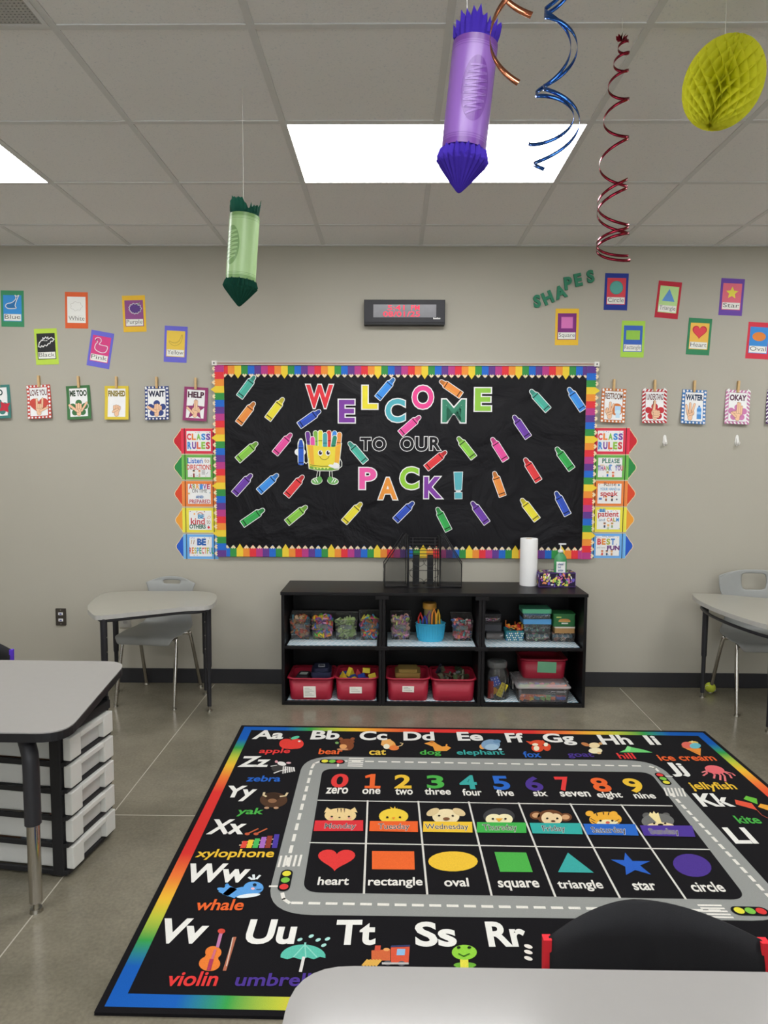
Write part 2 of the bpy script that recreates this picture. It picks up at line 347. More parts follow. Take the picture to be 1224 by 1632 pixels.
F = lambda x, z, a: Matrix.Translation((x, -.0172, z)) @ WALLR @ Matrix.Rotation(a, 4, 'Z')
pencils('border_top', 57, lambda i: RAIN[(56-i-1) % 7], st, .052, .024, F(BW/2, BH-.002, PI))
pencils('border_bottom', 57, lambda i: RAIN[(5-i) % 7], st, .052, .026, F(-BW/2, .002, 0) @ Matrix.Translation((0, 0, .0016)))
pencils('border_left', 28, lambda i: RAIN[(27-i-1) % 7], BH/28, .056, .024, Matrix.Translation((0, 0, .0))@F(-BW/2+.06, .0, PI/2)@Matrix.Translation((0, 0, .0034)))
pencils('border_right', 28, lambda i: RAIN[(5-i) % 7], BH/28, .056, .024, F(BW/2-.06, BH, -PI/2)@Matrix.Translation((0, 0, .0034)))
# ---- lettering on the board: each letter a cut-out card
ZP = .0185                                   # face of the backing paper
def letter(ch, box, colr, label, group, outline=False, deg=0, halo='eceae6'):
    b0, b1 = (.05, .012) if ch == 'M' else (.07, .034)
    x0, y0, x1, y1 = box; w_ = (x1-x0)*PXW; h_ = (y1-y0)*PXW
    b = B(); V, Fs, (gx0, gy0, gx1, gy1) = glyphs(ch, b0, .5)
    sx, sy = w_/(gx1-gx0), h_/(gy1-gy0); cx, cy = (gx0+gx1)/2, (gy0+gy1)/2
    b.add([((v[0]-cx)*sx, (v[1]-cy)*sy, (v[2]+.5)*.0016) for v in V], Fs, P(halo))
    V, Fs, _ = glyphs(ch, b1, 0)
    b.add([((v[0]-cx)*sx, (v[1]-cy)*sy, .0018) for v in V], Fs, P(colr))
    o = b.build('letter_cutout', mat=WF((x0+x1)/2, (y0+y1)/2, ZP, deg)); return tag(o, label, 'letter', group)
def z5(x0, y0, x1, y1): return (270+x0/3.4, 570+y0/3.4, 270+x1/3.4, 570+y1/3.4)
def z6(x0, y0, x1, y1): return (600+x0/2.914, 570+y0/2.914, 600+x1/2.914, 570+y1/2.914)
gw = 'letters spelling WELCOME TO OUR PACK!'
letter('W', z5(735, 143, 893, 278), 'd9353f', 'red letter W starting the word WELCOME on the black board', gw)
letter('E', z5(912, 224, 1010, 356), '7a3f9a', 'purple letter E, second letter of WELCOME on the board', gw)
letter('L', z5(1040, 148, 1133, 282), 'e6d43c', 'yellow letter L in the word WELCOME on the board', gw)
letter('C', z6(38, 188, 137, 303), '52aab8', 'teal letter C in the word WELCOME on the board', gw)
letter('O', z6(163, 126, 268, 242), 'e2498e', 'pink letter O in the word WELCOME on the board', gw)
letter('M', z6(300, 190, 418, 305), '3c8268', 'dark green letter M in the word WELCOME on the board', gw)
letter('E', z6(452, 138, 537, 251), '8cc046', 'lime green letter E ending the word WELCOME on the board', gw)
letter('T', z5(1032, 430, 1095, 506), BLACK, 'black letter T with white outline in the word TO', gw)
letter('O', z5(1097, 428, 1176, 508), BLACK, 'black letter O with white outline ending the word TO', gw)
letter('O', z6(107, 365, 176, 436), BLACK, 'black letter O with white outline starting the word OUR', gw)
letter('U', z6(178, 365, 240, 436), BLACK, 'black letter U with white outline in the word OUR', gw)
letter('R', z6(244, 366, 304, 433), BLACK, 'black letter R with white outline ending the word OUR', gw)
letter('P', z5(1023, 592, 1127, 718), 'e55aa0', 'pink letter P starting the word PACK on the board', gw)
letter('A', z6(3, 553, 103, 663), 'e8923e', 'orange letter A in the word PACK on the board', gw)
letter('C', z6(105, 504, 200, 616), '8cc33c', 'lime green letter C in the word PACK on the board', gw)
letter('K', z6(217, 549, 315, 658), '7d3f9e', 'purple letter K ending the word PACK on the board', gw)
b = B(); u_ = 44/2.914*PXW/2; H2 = 127/2.914*PXW/2; e_ = .0035
for poly_, c_, z_ in (([(-u_, H2), (u_, H2), (u_*.78, -H2*.36), (-u_*.78, -H2*.36)], 'eceae6', 0), ([(-u_*.85, -H2*.48), (u_*.85, -H2*.48), (u_*.85, -H2), (-u_*.85, -H2)], 'eceae6', 0)): b.prism(poly_[::-1], 0, .0016, P(c_))
b.prism([(-u_*.5, -H2*.34), (u_*.5, -H2*.34), (u_*.5, -H2*.5), (-u_*.5, -H2*.5)][::-1], 0, .0016, P('eceae6'))
b.z = .0017; b.poly([(-u_+e_, H2-e_), (-u_*.78+e_, -H2*.36+e_), (u_*.78-e_, -H2*.36+e_), (u_-e_, H2-e_)], '58a9b4'); b.rect(-u_*.85+e_, -H2+e_, u_*.85-e_, -H2*.48-e_, '58a9b4')
o = b.build('letter_cutout', mat=WF(600+380/2.914, 570+593.5/2.914, ZP, 1)); tag(o, 'teal exclamation mark after the word PACK on the board', 'letter', gw)
# ---- crayon cut-outs
def dk(h, f): return ''.join('%02x' % max(0, min(255, int(int(h[i:i+2], 16)*f))) for i in (0, 2, 4))
def crayon_art(b, L_, c, halo='ece9e4', th=.0014):
    w_ = L_*.27; h = w_/2; k = w_*.09
    def outl(e):
        o = [(h+e*.3, -e), (h+e, e*.2), (h+e, L_*.745), (h*.86+e, L_*.775+e*.5), (h*.62+e, L_*.80+e), (h*.52+e, L_*.93), (h*.40+e, L_*.985), (h*.16+e*.5, L_+e)]
        return o + [(-x, y) for x, y in o[::-1]]
    b.prism(outl(k), 0, th, P(halo)); b.z = th
    b.poly(outl(0), c); b.poly([(-h*.62, L_*.80), (h*.62, L_*.80), (h*.52, L_*.93), (h*.40, L_*.985), (h*.16, L_), (-h*.16, L_), (-h*.40, L_*.985), (-h*.52, L_*.93)], dk(c, .8))
    b.rect(-h, L_*.70, h, L_*.735, dk(c, .28)); b.rect(-h, L_*.09, h, L_*.125, dk(c, .28))
    b.rect(-h*.7, L_*.16, -h*.45, L_*.66, dk(c, 1.18)); b.rect(h*.5, 0, h, L_*.08, dk(c, .85))
def crayon(f, tip, base, c, label):
    tx, ty, _, _ = f(*tip, 0, 0); bx_, by, _, _ = f(*base, 0, 0)
    A = onY(bx_, by, -ZP); T_ = onY(tx, ty, -ZP); d = T_-A; L_ = d.length; b = B(); crayon_art(b, L_*.98, c)
    o = b.build('crayon_cutout', mat=Matrix.Translation(A) @ WALLR @ Matrix.Rotation(math.atan2(d.z, d.x)-PI/2, 4, 'Z'))
    tag(o, label, 'crayon cutout', 'paper crayons on the bulletin board')
TEAL, OR, YE, DB, PK, LI, PU, LB, RE, GR = '4aa896', 'e38a42', 'e3d33c', '3350b4', 'dd4f96', '82bd48', '6a3fa0', '3f8ade', 'd93c40', '38a050'
for f, tip, base, c, l in [
 (z5, (465, 97), (380, 213), TEAL, 'teal paper crayon cutout in the top left corner of the board'),
 (z5, (463, 240), (375, 356), OR, 'orange paper crayon cutout at board left, just under the teal corner crayon'),
 (z5, (620, 217), (533, 333), YE, 'yellow paper crayon cutout to the left of the red W'),
 (z5, (820, 285), (703, 368), DB, 'dark blue paper crayon cutout under the red letter W'),
 (z5, (663, 410), (572, 520), PK, 'pink paper crayon cutout left of the smiling crayon box'),
 (z5, (478, 458), (370, 555), LI, 'lime green paper crayon cutout at mid height on the far left of the board'),
 (z5, (448, 630), (352, 738), PU, 'purple paper crayon cutout at the lower left of the board'),
 (z5, (590, 630), (485, 726), LB, 'light blue paper crayon cutout between a purple and a red crayon, lower left'),
 (z5, (728, 638), (634, 748), RE, 'red paper crayon cutout below left of the smiling crayon box'),
 (z5, (515, 820), (395, 902), GR, 'green paper crayon cutout in the bottom left corner of the board'),
 (z5, (747, 803), (637, 894), LI, 'lime green paper crayon cutout in the bottom row, below the crayon box'),
 (z5, (1043, 785), (947, 892), YE, 'yellow paper crayon cutout below the pink letter P'),
 (z5, (970, 456), (1063, 565), TEAL, 'teal paper crayon cutout touching the T of TO, right of the crayon box'),
 (z5, (1220, 110), (1128, 220), LB, 'light blue paper crayon cutout right of the yellow letter L'),
 (z6, (293, 106), (393, 175), OR, 'orange paper crayon cutout above the dark green letter M'),
 (z6, (205, 271), (111, 353), PK, 'pink paper crayon cutout below the pink letter O'),
 (z6, (713, 149), (797, 243), TEAL, 'teal paper crayon cutout at the upper right of the board'),
 (z6, (890, 139), (959, 243), LB, 'light blue paper crayon cutout in the top right corner of the board'),
 (z6, (635, 268), (705, 370), PU, 'purple paper crayon cutout right of WELCOME, above the pink one'),
 (z6, (376, 368), (452, 465), LI, 'lime green paper crayon cutout right of the word OUR'),
 (z6, (534, 371), (600, 476), PK, 'pink paper crayon cutout right of the lime one beside OUR'),
 (z6, (833, 416), (907, 518), GR, 'green paper crayon cutout near the right edge at mid height'),
 (z6, (326, 434), (231, 513), RE, 'red paper crayon cutout above the letters C and K of PACK'),
 (z6, (687, 466), (753, 573), RE, 'red paper crayon cutout right of the orange one, right half of the board'),
 (z6, (545, 528), (586, 643), OR, 'orange paper crayon cutout right of the teal exclamation mark'),
 (z6, (671, 654), (746, 753), YE, 'yellow paper crayon cutout at the lower right of the board'),
 (z6, (831, 621), (888, 730), DB, 'dark blue paper crayon cutout at the lower right edge of the board'),
 (z6, (441, 668), (513, 768), PU, 'purple paper crayon cutout below the exclamation mark'),
 (z6, (280, 695), (335, 803), GR, 'green paper crayon cutout below the purple letter K'),
 (z6, (174, 669), (88, 756), DB, 'dark blue paper crayon cutout below the orange letter A')]:
    crayon(f, tip, base, c, l)
# ---- smiling crayon box cut-out (zoom units, 13.6 per photo pixel, centred on the box)
b = B(); S = PXW/13.6
def q(x, y): return ((x-630)*S, (760-y)*S)
def qs(*a): return [q(*p) for p in a]
HA = 'dfe3d8'
b.prism(qs((240, 510), (1020, 490), (950, 1070), (800, 1100), (500, 1100), (300, 1050)), 0, .0014, P(HA)); b.z = .0014
for x, y, xb, c in ((280, 265, 320, '6a3a90'), (450, 250, 490, '7db04a'), (555, 240, 555, 'dcd842'), (740, 240, 735, 'cf3d36'), (860, 250, 830, '3f86d8'), (965, 280, 940, 'e8934a'), (655, 290, 655, '4a9aa2'), (385, 375, 390, 'dc58a4'), (865, 350, 830, '2f8468')):
    p0, p1 = q(xb, 560), q(x, y+30)
    b.cap(*p0, *p1, 118*S, HA); b.cap(*p0, *p1, 92*S, c)
    a = q(x+(xb-x)*.62, y+205); b.rect(a[0]-44*S, a[1]-6*S, a[0]+44*S, a[1]+6*S, dk(c, .3))
b.poly(qs((262, 530), (450, 548), (640, 575), (850, 575), (1000, 515), (935, 1050), (800, 1075), (500, 1075), (315, 1035)), 'e2cf45')
b.poly(qs((285, 540), (400, 552), (420, 960), (345, 950)), 'e9a83c'); b.poly(qs((880, 575), (1000, 518), (955, 900), (860, 960)), 'e9a83c')
b.poly(qs((330, 955), (560, 985), (730, 985), (725, 1000), (560, 1000), (332, 970)), '6f7a2c'); b.poly(qs((330, 990), (560, 1020), (800, 1020), (940, 1000), (930, 1050), (800, 1078), (500, 1078), (325, 1040)), '6ea23e')
for x in (420, 490, 560, 640, 715): b.poly(qs((x-32, 1018), (x+32, 1020), (x, 1062)), 'd3dc7c')
for x in (553, 718):
    b.ell(*q(x, 705), 52*S, 62*S, 'f4f2ee'); b.ell(*q(x+4, 700), 34*S, 44*S, '241a30'); b.ell(*q(x+18, 680), 13*S, 15*S, 'ffffff')
b.path([q(640+100*math.cos(t), 760+90*math.sin(t)) for t in [PI*.05+PI*.9*i/12 for i in range(13)]], 12*S, '8a7a28')
b.poly(qs((720, 975), (760, 950), (830, 960), (850, 910), (920, 920), (975, 975), (955, 1040), (860, 1045), (780, 1010)), 'efeef2')
b.path(qs((975, 820), (1015, 900), (1015, 990), (960, 1035)), 16*S, HA)
b.path(qs((300, 830), (285, 900), (245, 940), (200, 890)), 16*S, HA)
for x, sg in ((520, -1), (780, 1)):
    b.path(qs((x-25, 1095), (x-40+sg*10, 1230)), 13*S, HA); b.path(qs((x+25, 1095), (x+25+sg*8, 1230)), 13*S, HA)
    c = x+sg*45
    b.ell(*q(c, 1310), 125*S, 78*S, HA, rot=sg*-.15); b.ell(*q(c, 1312), 108*S, 62*S, '6fae5e'); b.ell(*q(c-sg*60, 1275), 55*S, 66*S, '5fa052')
    for d in (0, 55): b.path(qs((c+sg*(75-d), 1265), (c+sg*(30-d), 1335)), 18*S, 'eef0ea')
b.ell(*q(120, 690), 120*S, 85*S, 'eceaf0')
b.cap(*q(140, 900), *q(138, 500), 146*S, HA); b.cap(*q(138, 520), *q(136, 440), 92*S, HA)
b.rect(*q(82, 965), *q(195, 560), '2f5cc0'); b.poly(qs((82, 560), (195, 560), (165, 430), (110, 430)), '2a50b0'); b.rect(*q(82, 612), *q(195, 592), '1a2c60'); b.rect(*q(82, 925), *q(195, 905), '1a2c60')
o = b.build('crayon_box_cutout', mat=WF(470+630/13.6, 670+760/13.6, ZP)); tag(o, 'smiling yellow crayon box cutout with green shoes on the black board', 'paper cutout')

# ================================================================= class rule signs at both sides
RULE = [('d4364c', 'c02a34'), ('68aa4e', '2f8446'), ('df7f42', 'd2492e'), ('ebd648', 'e4983a'), ('6aa6e0', '2a58be')]
def rule(i, side, y0, y1, xt, xc, xi0, xi1, xe, words, label):
    """pixels: y0-y1 card, xt tip, xc black collar line, xi0-xi1 white card, xe hidden end"""
    c, ct = RULE[i]; cy = (y0+y1)/2; S = PXW; M = WF(xc, cy, .0012)
    X = lambda x: (x-xc)*S; h = (y1-y0)/2*S; s_ = 1 if side == 'l' else -1; b = B()
    col = [X(xc-s_*5.6), X(xc-s_*2.2)]
    sgn = -s_; tipx = X(xt)
    pr = [(X(xe), -h), (X(xe), h), (col[0], h), (col[0]+sgn*.003, h*.88)] + [(tipx-sgn*.018, h*.38), (tipx-sgn*.008, h*.25), (tipx-sgn*.002, h*.12), (tipx, 0), (tipx-sgn*.002, -h*.12), (tipx-sgn*.008, -h*.25), (tipx-sgn*.018, -h*.38)] + [(col[0]+sgn*.003, -h*.88), (col[0], -h)]
    if side == 'r': pass
    b.prism(pr if s_ > 0 else pr[::-1], 0, .0012, P('e6cfa8')); b.z = .0012; e = .0022
    b.poly([(X(xe), -h+e), (X(xe), h-e), (col[0], h-e), (col[0], -h+e)], c)
    hp = [(col[0], h*.84), (col[0]+sgn*.010, h*.70), (tipx-sgn*.020, h*.34), (tipx-sgn*.011, h*.22), (tipx-sgn*.006, h*.10), (tipx-sgn*.0045, 0)]; b.poly(hp+[(x, -y) for x, y in hp[-2::-1]], ct)
    b.poly([(col[0]-sgn*.004, h-e), (col[0]-sgn*.009, h-e), (col[0]-sgn*.009, -h+e), (col[0]-sgn*.004, -h+e)], dk(c, 1.16))
    for x in (0, X(xi1 if s_ > 0 else xi0)+s_*.016): b.rect(x-.0022, -h, x+.0022, h, BLACK)
    o = b.build('crayon_sign', mat=M); tag(o, label, 'sign', 'class rule signs')
    # printed white card
    b = B(); b.z = .0016; x0, x1 = X(xi0), X(xi1); w_ = x1-x0; cw = x1-x0; H_ = h*.77
    b.prism([(x0, -H_), (x1, -H_), (x1, H_), (x0, H_)], .0012, .0026, P('ece8e2')); b.z = .0026
    for t, u0, u1, v0, v1, cs, bold in words:
        if isinstance(cs, str): b.text(t, (x0+cw*u0, -H_+2*H_*v0), (x0+cw*u1, -H_+2*H_*v0), 2*H_*(v1-v0), cs, bold)
        else:
            n = len(t); W_ = (u1-u0)/n
            for k, ch in enumerate(t):
                if ch != ' ': b.text(ch, (x0+cw*(u0+W_*(k+.06)), -H_+2*H_*v0), (x0+cw*(u0+W_*(k+.94)), -H_+2*H_*v0), 2*H_*(v1-v0), cs[k % len(cs)], bold)
    rr = random.Random(i*7+len(label))
    for _ in range(9): b.ell(x0+cw*rr.random(), (H_ if rr.random() < .7 else -H_)*(.84+.1*rr.random()), .003, .002, rr.choice(RAIN), 8)
    return b, o
def kid(b, x0, x1, y, hair, shirt):
    pass
MC = ['d8434a', 'e2853e', '86b84a', '3c86cc', '8a4aa0', 'd84f90']
def put(b, o): b.build('printed_card', o)
L7 = lambda x: 270+x/7.42
R7 = lambda x: 935+x/7.42
Yz = lambda y: 680+y/7.42
cr_ = [('CLASS', .0, 1.0, .55, .88, ['d8434a', 'e2853e', '7ab648', '3c86cc', '7a4a9c'], .05), ('RULES', .02, .98, .10, .46, ['3c86cc', '7a4a9c', 'd8664a', '8ab84a', 'c8484e'], .05)]
lefts = [
 (0, 18, 322, 45, 180, 205, 490, cr_, 'red crayon shaped CLASS RULES sign left of the board'),
 (1, 330, 630, 52, 187, 218, 488, [('Listen', .0, .66, .70, .98, '2f6ac0', .02), ('to', .74, .95, .74, .92, '9a6a4a', .0), ('DIRECTIONS', -.04, 1.04, .38, .64, 'c8483e', .02)], 'green crayon shaped sign reading Listen to DIRECTIONS'),
 (2, 640, 948, 58, 190, 222, 492, [('ARRIVE', .04, .98, .74, 1.0, ['c8483e', '9a9a50', 'e0a040', '4a8ad0', '8a4a9c', 'b84a70'], .04), ('ON TIME', .18, .84, .56, .74, '444444', .0), ('AND', .34, .68, .28, .42, '3a6aa8', .03), ('PREPARED', .06, .98, .03, .22, 'b84858', .02)], 'orange crayon shaped sign reading ARRIVE ON TIME AND PREPARED'),
 (3, 955, 1255, 67, 195, 233, 503, [('BE', .40, .68, .58, .80, '3a88b8', .05), ('kind', .08, .70, .28, .62, 'b83a40', .02), ('to', .78, .95, .32, .52, '9a7a5a', .0), ('OTHERS', .02, .74, .06, .28, '2f6a58', .04)], 'yellow crayon shaped sign reading BE kind to OTHERS'),
 (4, 1265, 1570, 75, 205, 240, 508, [('BE', .34, .74, .56, .92, '2f5fa8', .06), ('RESPECTFUL', -.02, 1.1, .14, .46, ['c8484e', 'd8863e', 'a8b04a', '4a9ad0', '3a9a6a'], .03)], 'blue crayon shaped sign reading BE RESPECTFUL, lowest left of the board')]
for i, y0, y1, xt, xc, xi0, xi1, wd, lb_ in lefts:
    b, o = rule(i, 'l', Yz(y0), Yz(y1), L7(xt), L7(xc), L7(xi0), L7(xi1), L7(585), wd, lb_)
    X = lambda x: (L7(x)-L7(xc))*PXW; Yv = lambda y: (Yz((y0+y1)/2)-Yz(y))*PXW
    if i == 1:
        for x, hc, sc in ((290, '2a2018', '8a3a30'), (357, 'c87848', 'c8b0a0')): b.ell(X(x), Yv(528), .0075, .0075, 'eac0a0', 10); b.ell(X(x), Yv(520), .008, .0045, hc, 10); b.rect(X(x)-.005, Yv(600), X(x)+.005, Yv(552), sc)
        for k in range(3): b.rect(X(385), Yv(525+k*18), X(425), Yv(519+k*18), '6a6a68')
        b.cap(X(440), Yv(560), X(460), Yv(535), .003, '9a9a98')
    if i == 2:
        b.path([(X(357)+.0205*math.cos(t), Yv(830)+.0075*math.sin(t)) for t in [2*PI*k/20 for k in range(20)]], .0012, '7aa8d0', True)
        b.ell(X(235), Yv(790), .006, .006, 'd8b060'); b.ell(X(485), Yv(780), .005, .005, 'a8c0d0')
    if i == 3:
        for k, c in enumerate(('d8484a', 'e8b040', '5a9ad0')): b.path([(X(370)+(.0175-k*.0025)*math.cos(t), Yv(1035)+(.013-k*.002)*math.sin(t)) for t in [PI*j/10 for j in range(11)]], .002, c)
        b.ell(X(300), Yv(1030), .0055, .0055, 'e8a050'); b.ell(X(468), Yv(1190), .0075, .008, 'c83038'); b.cap(X(468), Yv(1172), X(472), Yv(1160), .002, '3a7a3a')
        b.path([(X(450), Yv(1080)), (X(475), Yv(1050)), (X(495), Yv(1065)), (X(480), Yv(1085))], .002, 'd0884a', True)
    if i == 4:
        for x, c in ((262, 'b89060'), (290, '8a5a40'), (462, 'b0a068')): b.cap(X(x), Yv(1385), X(x+8), Yv(1340), .0035, c)
    put(b, o)
rights = [
 (0, 15, 328, 600, 465, 133, 430, cr_, 'red crayon shaped CLASS RULES sign right of the board'),
 (1, 335, 632, 588, 453, 137, 418, [('PLEASE', .16, .90, .72, .95, ['2f6a58', '2f7a60', '3a7a58', '2f6a78', '3a7a68'], .03), ('THANK YOU', -.02, 1.05, .34, .60, ['4a5ab0', '7a4a9c', 'c8485e', '8ab04a', '3a78c0', 'd8863e'], .03)], 'green crayon shaped sign reading PLEASE THANK YOU'),
 (2, 640, 945, 578, 440, 130, 408, [('Raise', .26, .78, .88, 1.06, '6a4a3a', .0), ('YOUR HAND to', .10, .94, .66, .80, '4a90c0', .02), ('speak', .12, .86, .30, .64, 'b83a40', .02)], 'orange crayon shaped sign reading Raise YOUR HAND to speak'),
 (3, 950, 1250, 562, 428, 122, 392, [('BE', .10, .36, .88, 1.06, '3a80b8', .06), ('patient', .04, .94, .56, .92, 'b83a40', .02), ('and', .08, .34, .42, .56, '3a78a0', .0), ('CALM', .42, .96, .40, .60, ['d8863e', 'c8484e', 'a8a04a', '3a88c0'], .04)], 'yellow crayon shaped sign reading BE patient and CALM'),
 (4, 1260, 1562, 550, 418, 108, 383, [('Do your', .28, .80, .93, 1.05, '6a7a98', .0), ('BEST', .04, .82, .56, .88, ['c8484e', 'd8863e', 'a8b04a', '3a78c0', 'b8a04a'], .05), ('and have', .04, .40, .38, .46, '9a9a98', .0), ('FUN', .48, 1.02, .28, .52, '6a3a78', .05)], 'blue crayon shaped sign reading Do your BEST and have FUN')]
for i, y0, y1, xt, xc, xi0, xi1, wd, lb_ in rights:
    b, o = rule(i, 'r', Yz(y0), Yz(y1), R7(xt), R7(xc), R7(xi0), R7(xi1), R7(xi0-52+0), wd, lb_)
    X = lambda x: (R7(x)-R7(xc))*PXW; Yv = lambda y: (Yz((y0+y1)/2)-Yz(y))*PXW
    ks = {1: [(248, 545, '9a7a30', '3a78c0'), (312, 550, 'c85a30', 'd8603e')], 2: [(230, 835, 'c8683a', '9a5a40'), (300, 835, '2a3040', '4a4a50')], 3: [(212, 1150, '7a4a30', '3a4a60'), (255, 1172, 'e0b050', 'b8c8a0'), (300, 1150, 'b0803a', '8aa070')], 4: [(183, 1478, 'b85a30', 'c84848'), (238, 1478, '3a2a28', '3a5a78'), (295, 1478, 'c8a060', 'b88a60')]}
    for x, y, hc, sc in ks.get(i, []):
        b.ell(X(x), Yv(y), .0075, .0072, 'eac0a0', 10); b.ell(X(x), Yv(y-9), .0085, .0045, hc, 10); b.rect(X(x)-.0055, Yv(y+45), X(x)+.0055, Yv(y+16), sc)
    if i == 1: b.ell(X(280), Yv(458), .0105, .0055, '6a9ad0'); b.rect(X(160), Yv(458), X(205), Yv(452), 'd8b060'); b.rect(X(345), Yv(458), X(405), Yv(450), '3a7a58')
    if i == 2: b.ell(X(375), Yv(690), .0065, .006, '4a88a8'); b.rect(X(145), Yv(865), X(180), Yv(840), '5a78b0'); b.ell(X(355), Yv(860), .005, .006, '4a5a68')
    if i == 4: b.ell(X(350), Yv(1388), .0022, .0026, '3a78c0'); b.cap(X(350), Yv(1390), X(346), Yv(1402), .002, '3a78c0')
    if i == 3: b.ell(X(285), Yv(1000), .006, .004, '9ab8d8')
    put(b, o)

# ================================================================= wall clock
t = thing('wall_clock', 'black digital wall clock showing red time and date above the board', 'clock', WF(644.5, 500.5, 0))
cw, chh = 62.5*PXW, 19*PXW
b = B(); b.prism([(-cw, -chh), (cw, -chh), (cw, chh), (-cw, chh)], 0, .055, K('1c1c1f', .45, .25)); b.build('case', t, bevel=.004)
b = B(); b.prism([(-cw*.985, -chh*.78), (cw*.985, -chh*.78), (cw*.985, chh*.94), (-cw*.985, chh*.94)], .055, .0575, K('2e2e33', .45, .25)); b.build('bezel', t, bevel=.0015)
b = B(); b.prism([(-cw*.77, -chh*.42), (cw*.78, -chh*.42), (cw*.78, chh*.60), (-cw*.77, chh*.60)], .0575, .0585, K('7c7c82', .18, .5)); b.build('screen', t)
b = B(); b.z = .0587; led = emit('ff4a5e', 1.3, 'red_led')
for t_, x0, x1, y0 in (('5:41', -.42, .0, .14), ('PM', .16, .37, .14), ('08/01/25', -.53, .38, -.36)): b.text(t_, (cw*x0, chh*y0), (cw*x1, chh*y0), chh*.42, led, .012)
b.build('digits', t)
b = B(); b.z = .0577
for k in range(6): b.rect(cw*(.71+.03*k), -chh*.56, cw*(.733+.03*k), -chh*(.46 if k % 3 else .43), 'e6e6e6')
b.build('maker_mark', t)

# ================================================================= colour and shape cards
def pcard(px, py, deg, paper, face, art, word, label, group, w_=36.2, h_=56):
    M = WF(px, py, .0008, deg); hw, hh = w_*PXW/2, h_*PXW/2
    b = B(); b.prism([(-hw, -hh), (hw, -hh), (hw, hh), (-hw, hh)], 0, .0008, K(paper, .7, .2, var=.04))
    t = b.build('word_card', mat=M); tag(t, label, 'card', group)
    b = B(); iw, y0, y1, ys = hw*.80, -hh*.70, hh*.74, -hh*.30
    b.prism([(-iw, y0), (iw, y0), (iw, y1), (-iw, y1)], .0008, .0015, P(face)); b.z = .0015
    b.rect(-iw*.93, y0+iw*.07, iw*.93, ys, 'e9e4dc')
    art(b, 0, (ys+y1)/2, iw)
    n = len(word); tw = min(iw*.86, iw*.22*n)
    desc = any(c in 'gpqy' for c in word)
    b.text(word, (-tw, ys-iw*(.62 if desc else .50)), (tw, ys-iw*(.62 if desc else .50)), iw*(.55 if desc else .43), '4a4846', -.006)
    for s_ in (-iw*.02, -iw*.5): b.rect(-iw*.85, ys+s_, iw*.85, ys+s_-.0006, 'a8a49e')
    b.build('picture', t); return t
def a_whale(b, x, y, s):
    p = [(x+s*a, y+s*c) for a, c in smooth_loop([(-.75, -.15), (-.55, .1), (-.1, .2), (.25, .45), (.42, .75), (.3, 1.0), (.5, .9), (.72, 1.0), (.6, .75), (.45, .4), (.3, -.1), (.42, -.35), (.0, -.42), (-.5, -.4)], 3)]
    b.poly(p, '2f6ea8'); b.path(p, s*.09, 'eef2f4', True)
def a_cloud(b, x, y, s): b.path([(x+s*(.62+.07*math.cos(t*7))*math.cos(t), y+s*(.45+.05*math.cos(t*7))*math.sin(t)) for t in [2*PI*k/56 for k in range(56)]], s*.03, 'bab6b0', True)
def a_grape(b, x, y, s):
    p = [(x+s*(.0+(.64+.05*math.cos(t*12))*math.cos(t+.6)*(1+.25*math.cos(t))), y+s*(.05+(.52+.05*math.cos(t*12))*math.sin(t+.6)*(1+.2*math.cos(t)))) for t in [2*PI*k/72 for k in range(72)]]
    b.poly(p, '5a3a80'); b.path(p, s*.08, 'eadff0', True); b.path([(x+s*.4, y+s*.5), (x+s*.65, y+s*.72)], s*.08, '8ab880')
def a_bat(b, x, y, s):
    p = [(x+s*a, y+s*c) for a, c in [(-.85, -.4), (-.75, 0), (-.45, .3), (-.3, .25), (-.32, .55), (-.18, .42), (.0, .62), (.1, .45), (.25, .6), (.25, .35), (.6, .55), (.9, .35), (.7, .1), (.55, .15), (.4, -.12), (.25, -.1), (.05, -.35), (-.15, -.25), (-.35, -.45), (-.5, -.3), (-.62, -.48)]]
    b.path(p, s*.10, 'f0eeec', True)
    for d in (-.1, .1): b.ell(x+s*d, y+s*.22, s*.06, s*.06, 'e8e6e4', 8)
def a_flam(b, x, y, s):
    p = [(x+s*a, y+s*c) for a, c in smooth_loop([(-.7, .55), (-.5, .8), (-.15, .75), (-.02, .45), (-.2, .12), (.2, .05), (.75, -.02), (.62, -.6), (.1, -.75), (-.55, -.5), (-.6, .0), (-.4, .35)], 3)]
    b.poly(p, 'c84a82'); b.path(p, s*.08, 'f4dce4', True); b.ell(x-s*.58, y+s*.5, s*.09, s*.07, '30282c', 8)
def a_banana(b, x, y, s):
    b.path([(x+s*a, y+s*c) for a, c in smooth_loop([(-.7, -.1), (-.2, -.28), (.35, -.05), (.65, .6), (.7, .35), (.5, -.3), (-.1, -.6), (-.6, -.35)], 3)], s*.05, 'b89a40', True)
    b.path([(x-s*.6, y-s*.2), (x, y-s*.4), (x+s*.5, y)], s*.03, 'c8aa50')
gc = 'colour word cards on the wall'; gs = 'shape word cards on the wall'
pcard(20, 492, -1, '3f8a62', '3a8cd0', a_whale, 'Blue', 'green backed card with blue whale reading Blue, leftmost of the colour cards', gc)
pcard(122, 494.5, -1, 'd8623a', 'e6e3dd', a_cloud, 'White', 'orange backed card with a white cloud reading White', gc)
pcard(214, 500, 1.5, 'e0b43a', '8a4a84', a_grape, 'Purple', 'yellow backed card with purple grapes reading Purple', gc)
pcard(74, 552.5, 2, 'b4d04e', '2a2a2c', a_bat, 'Black', 'lime backed card with a bat reading Black', gc)
pcard(160, 557, -10, '6a68c8', 'd0407e', a_flam, 'Pink', 'tilted violet backed card with a flamingo reading Pink', gc)
pcard(280, 548.7, -3, '6a68c8', 'e2c04c', a_banana, 'Yellow', 'violet backed card with a banana reading Yellow', gc)
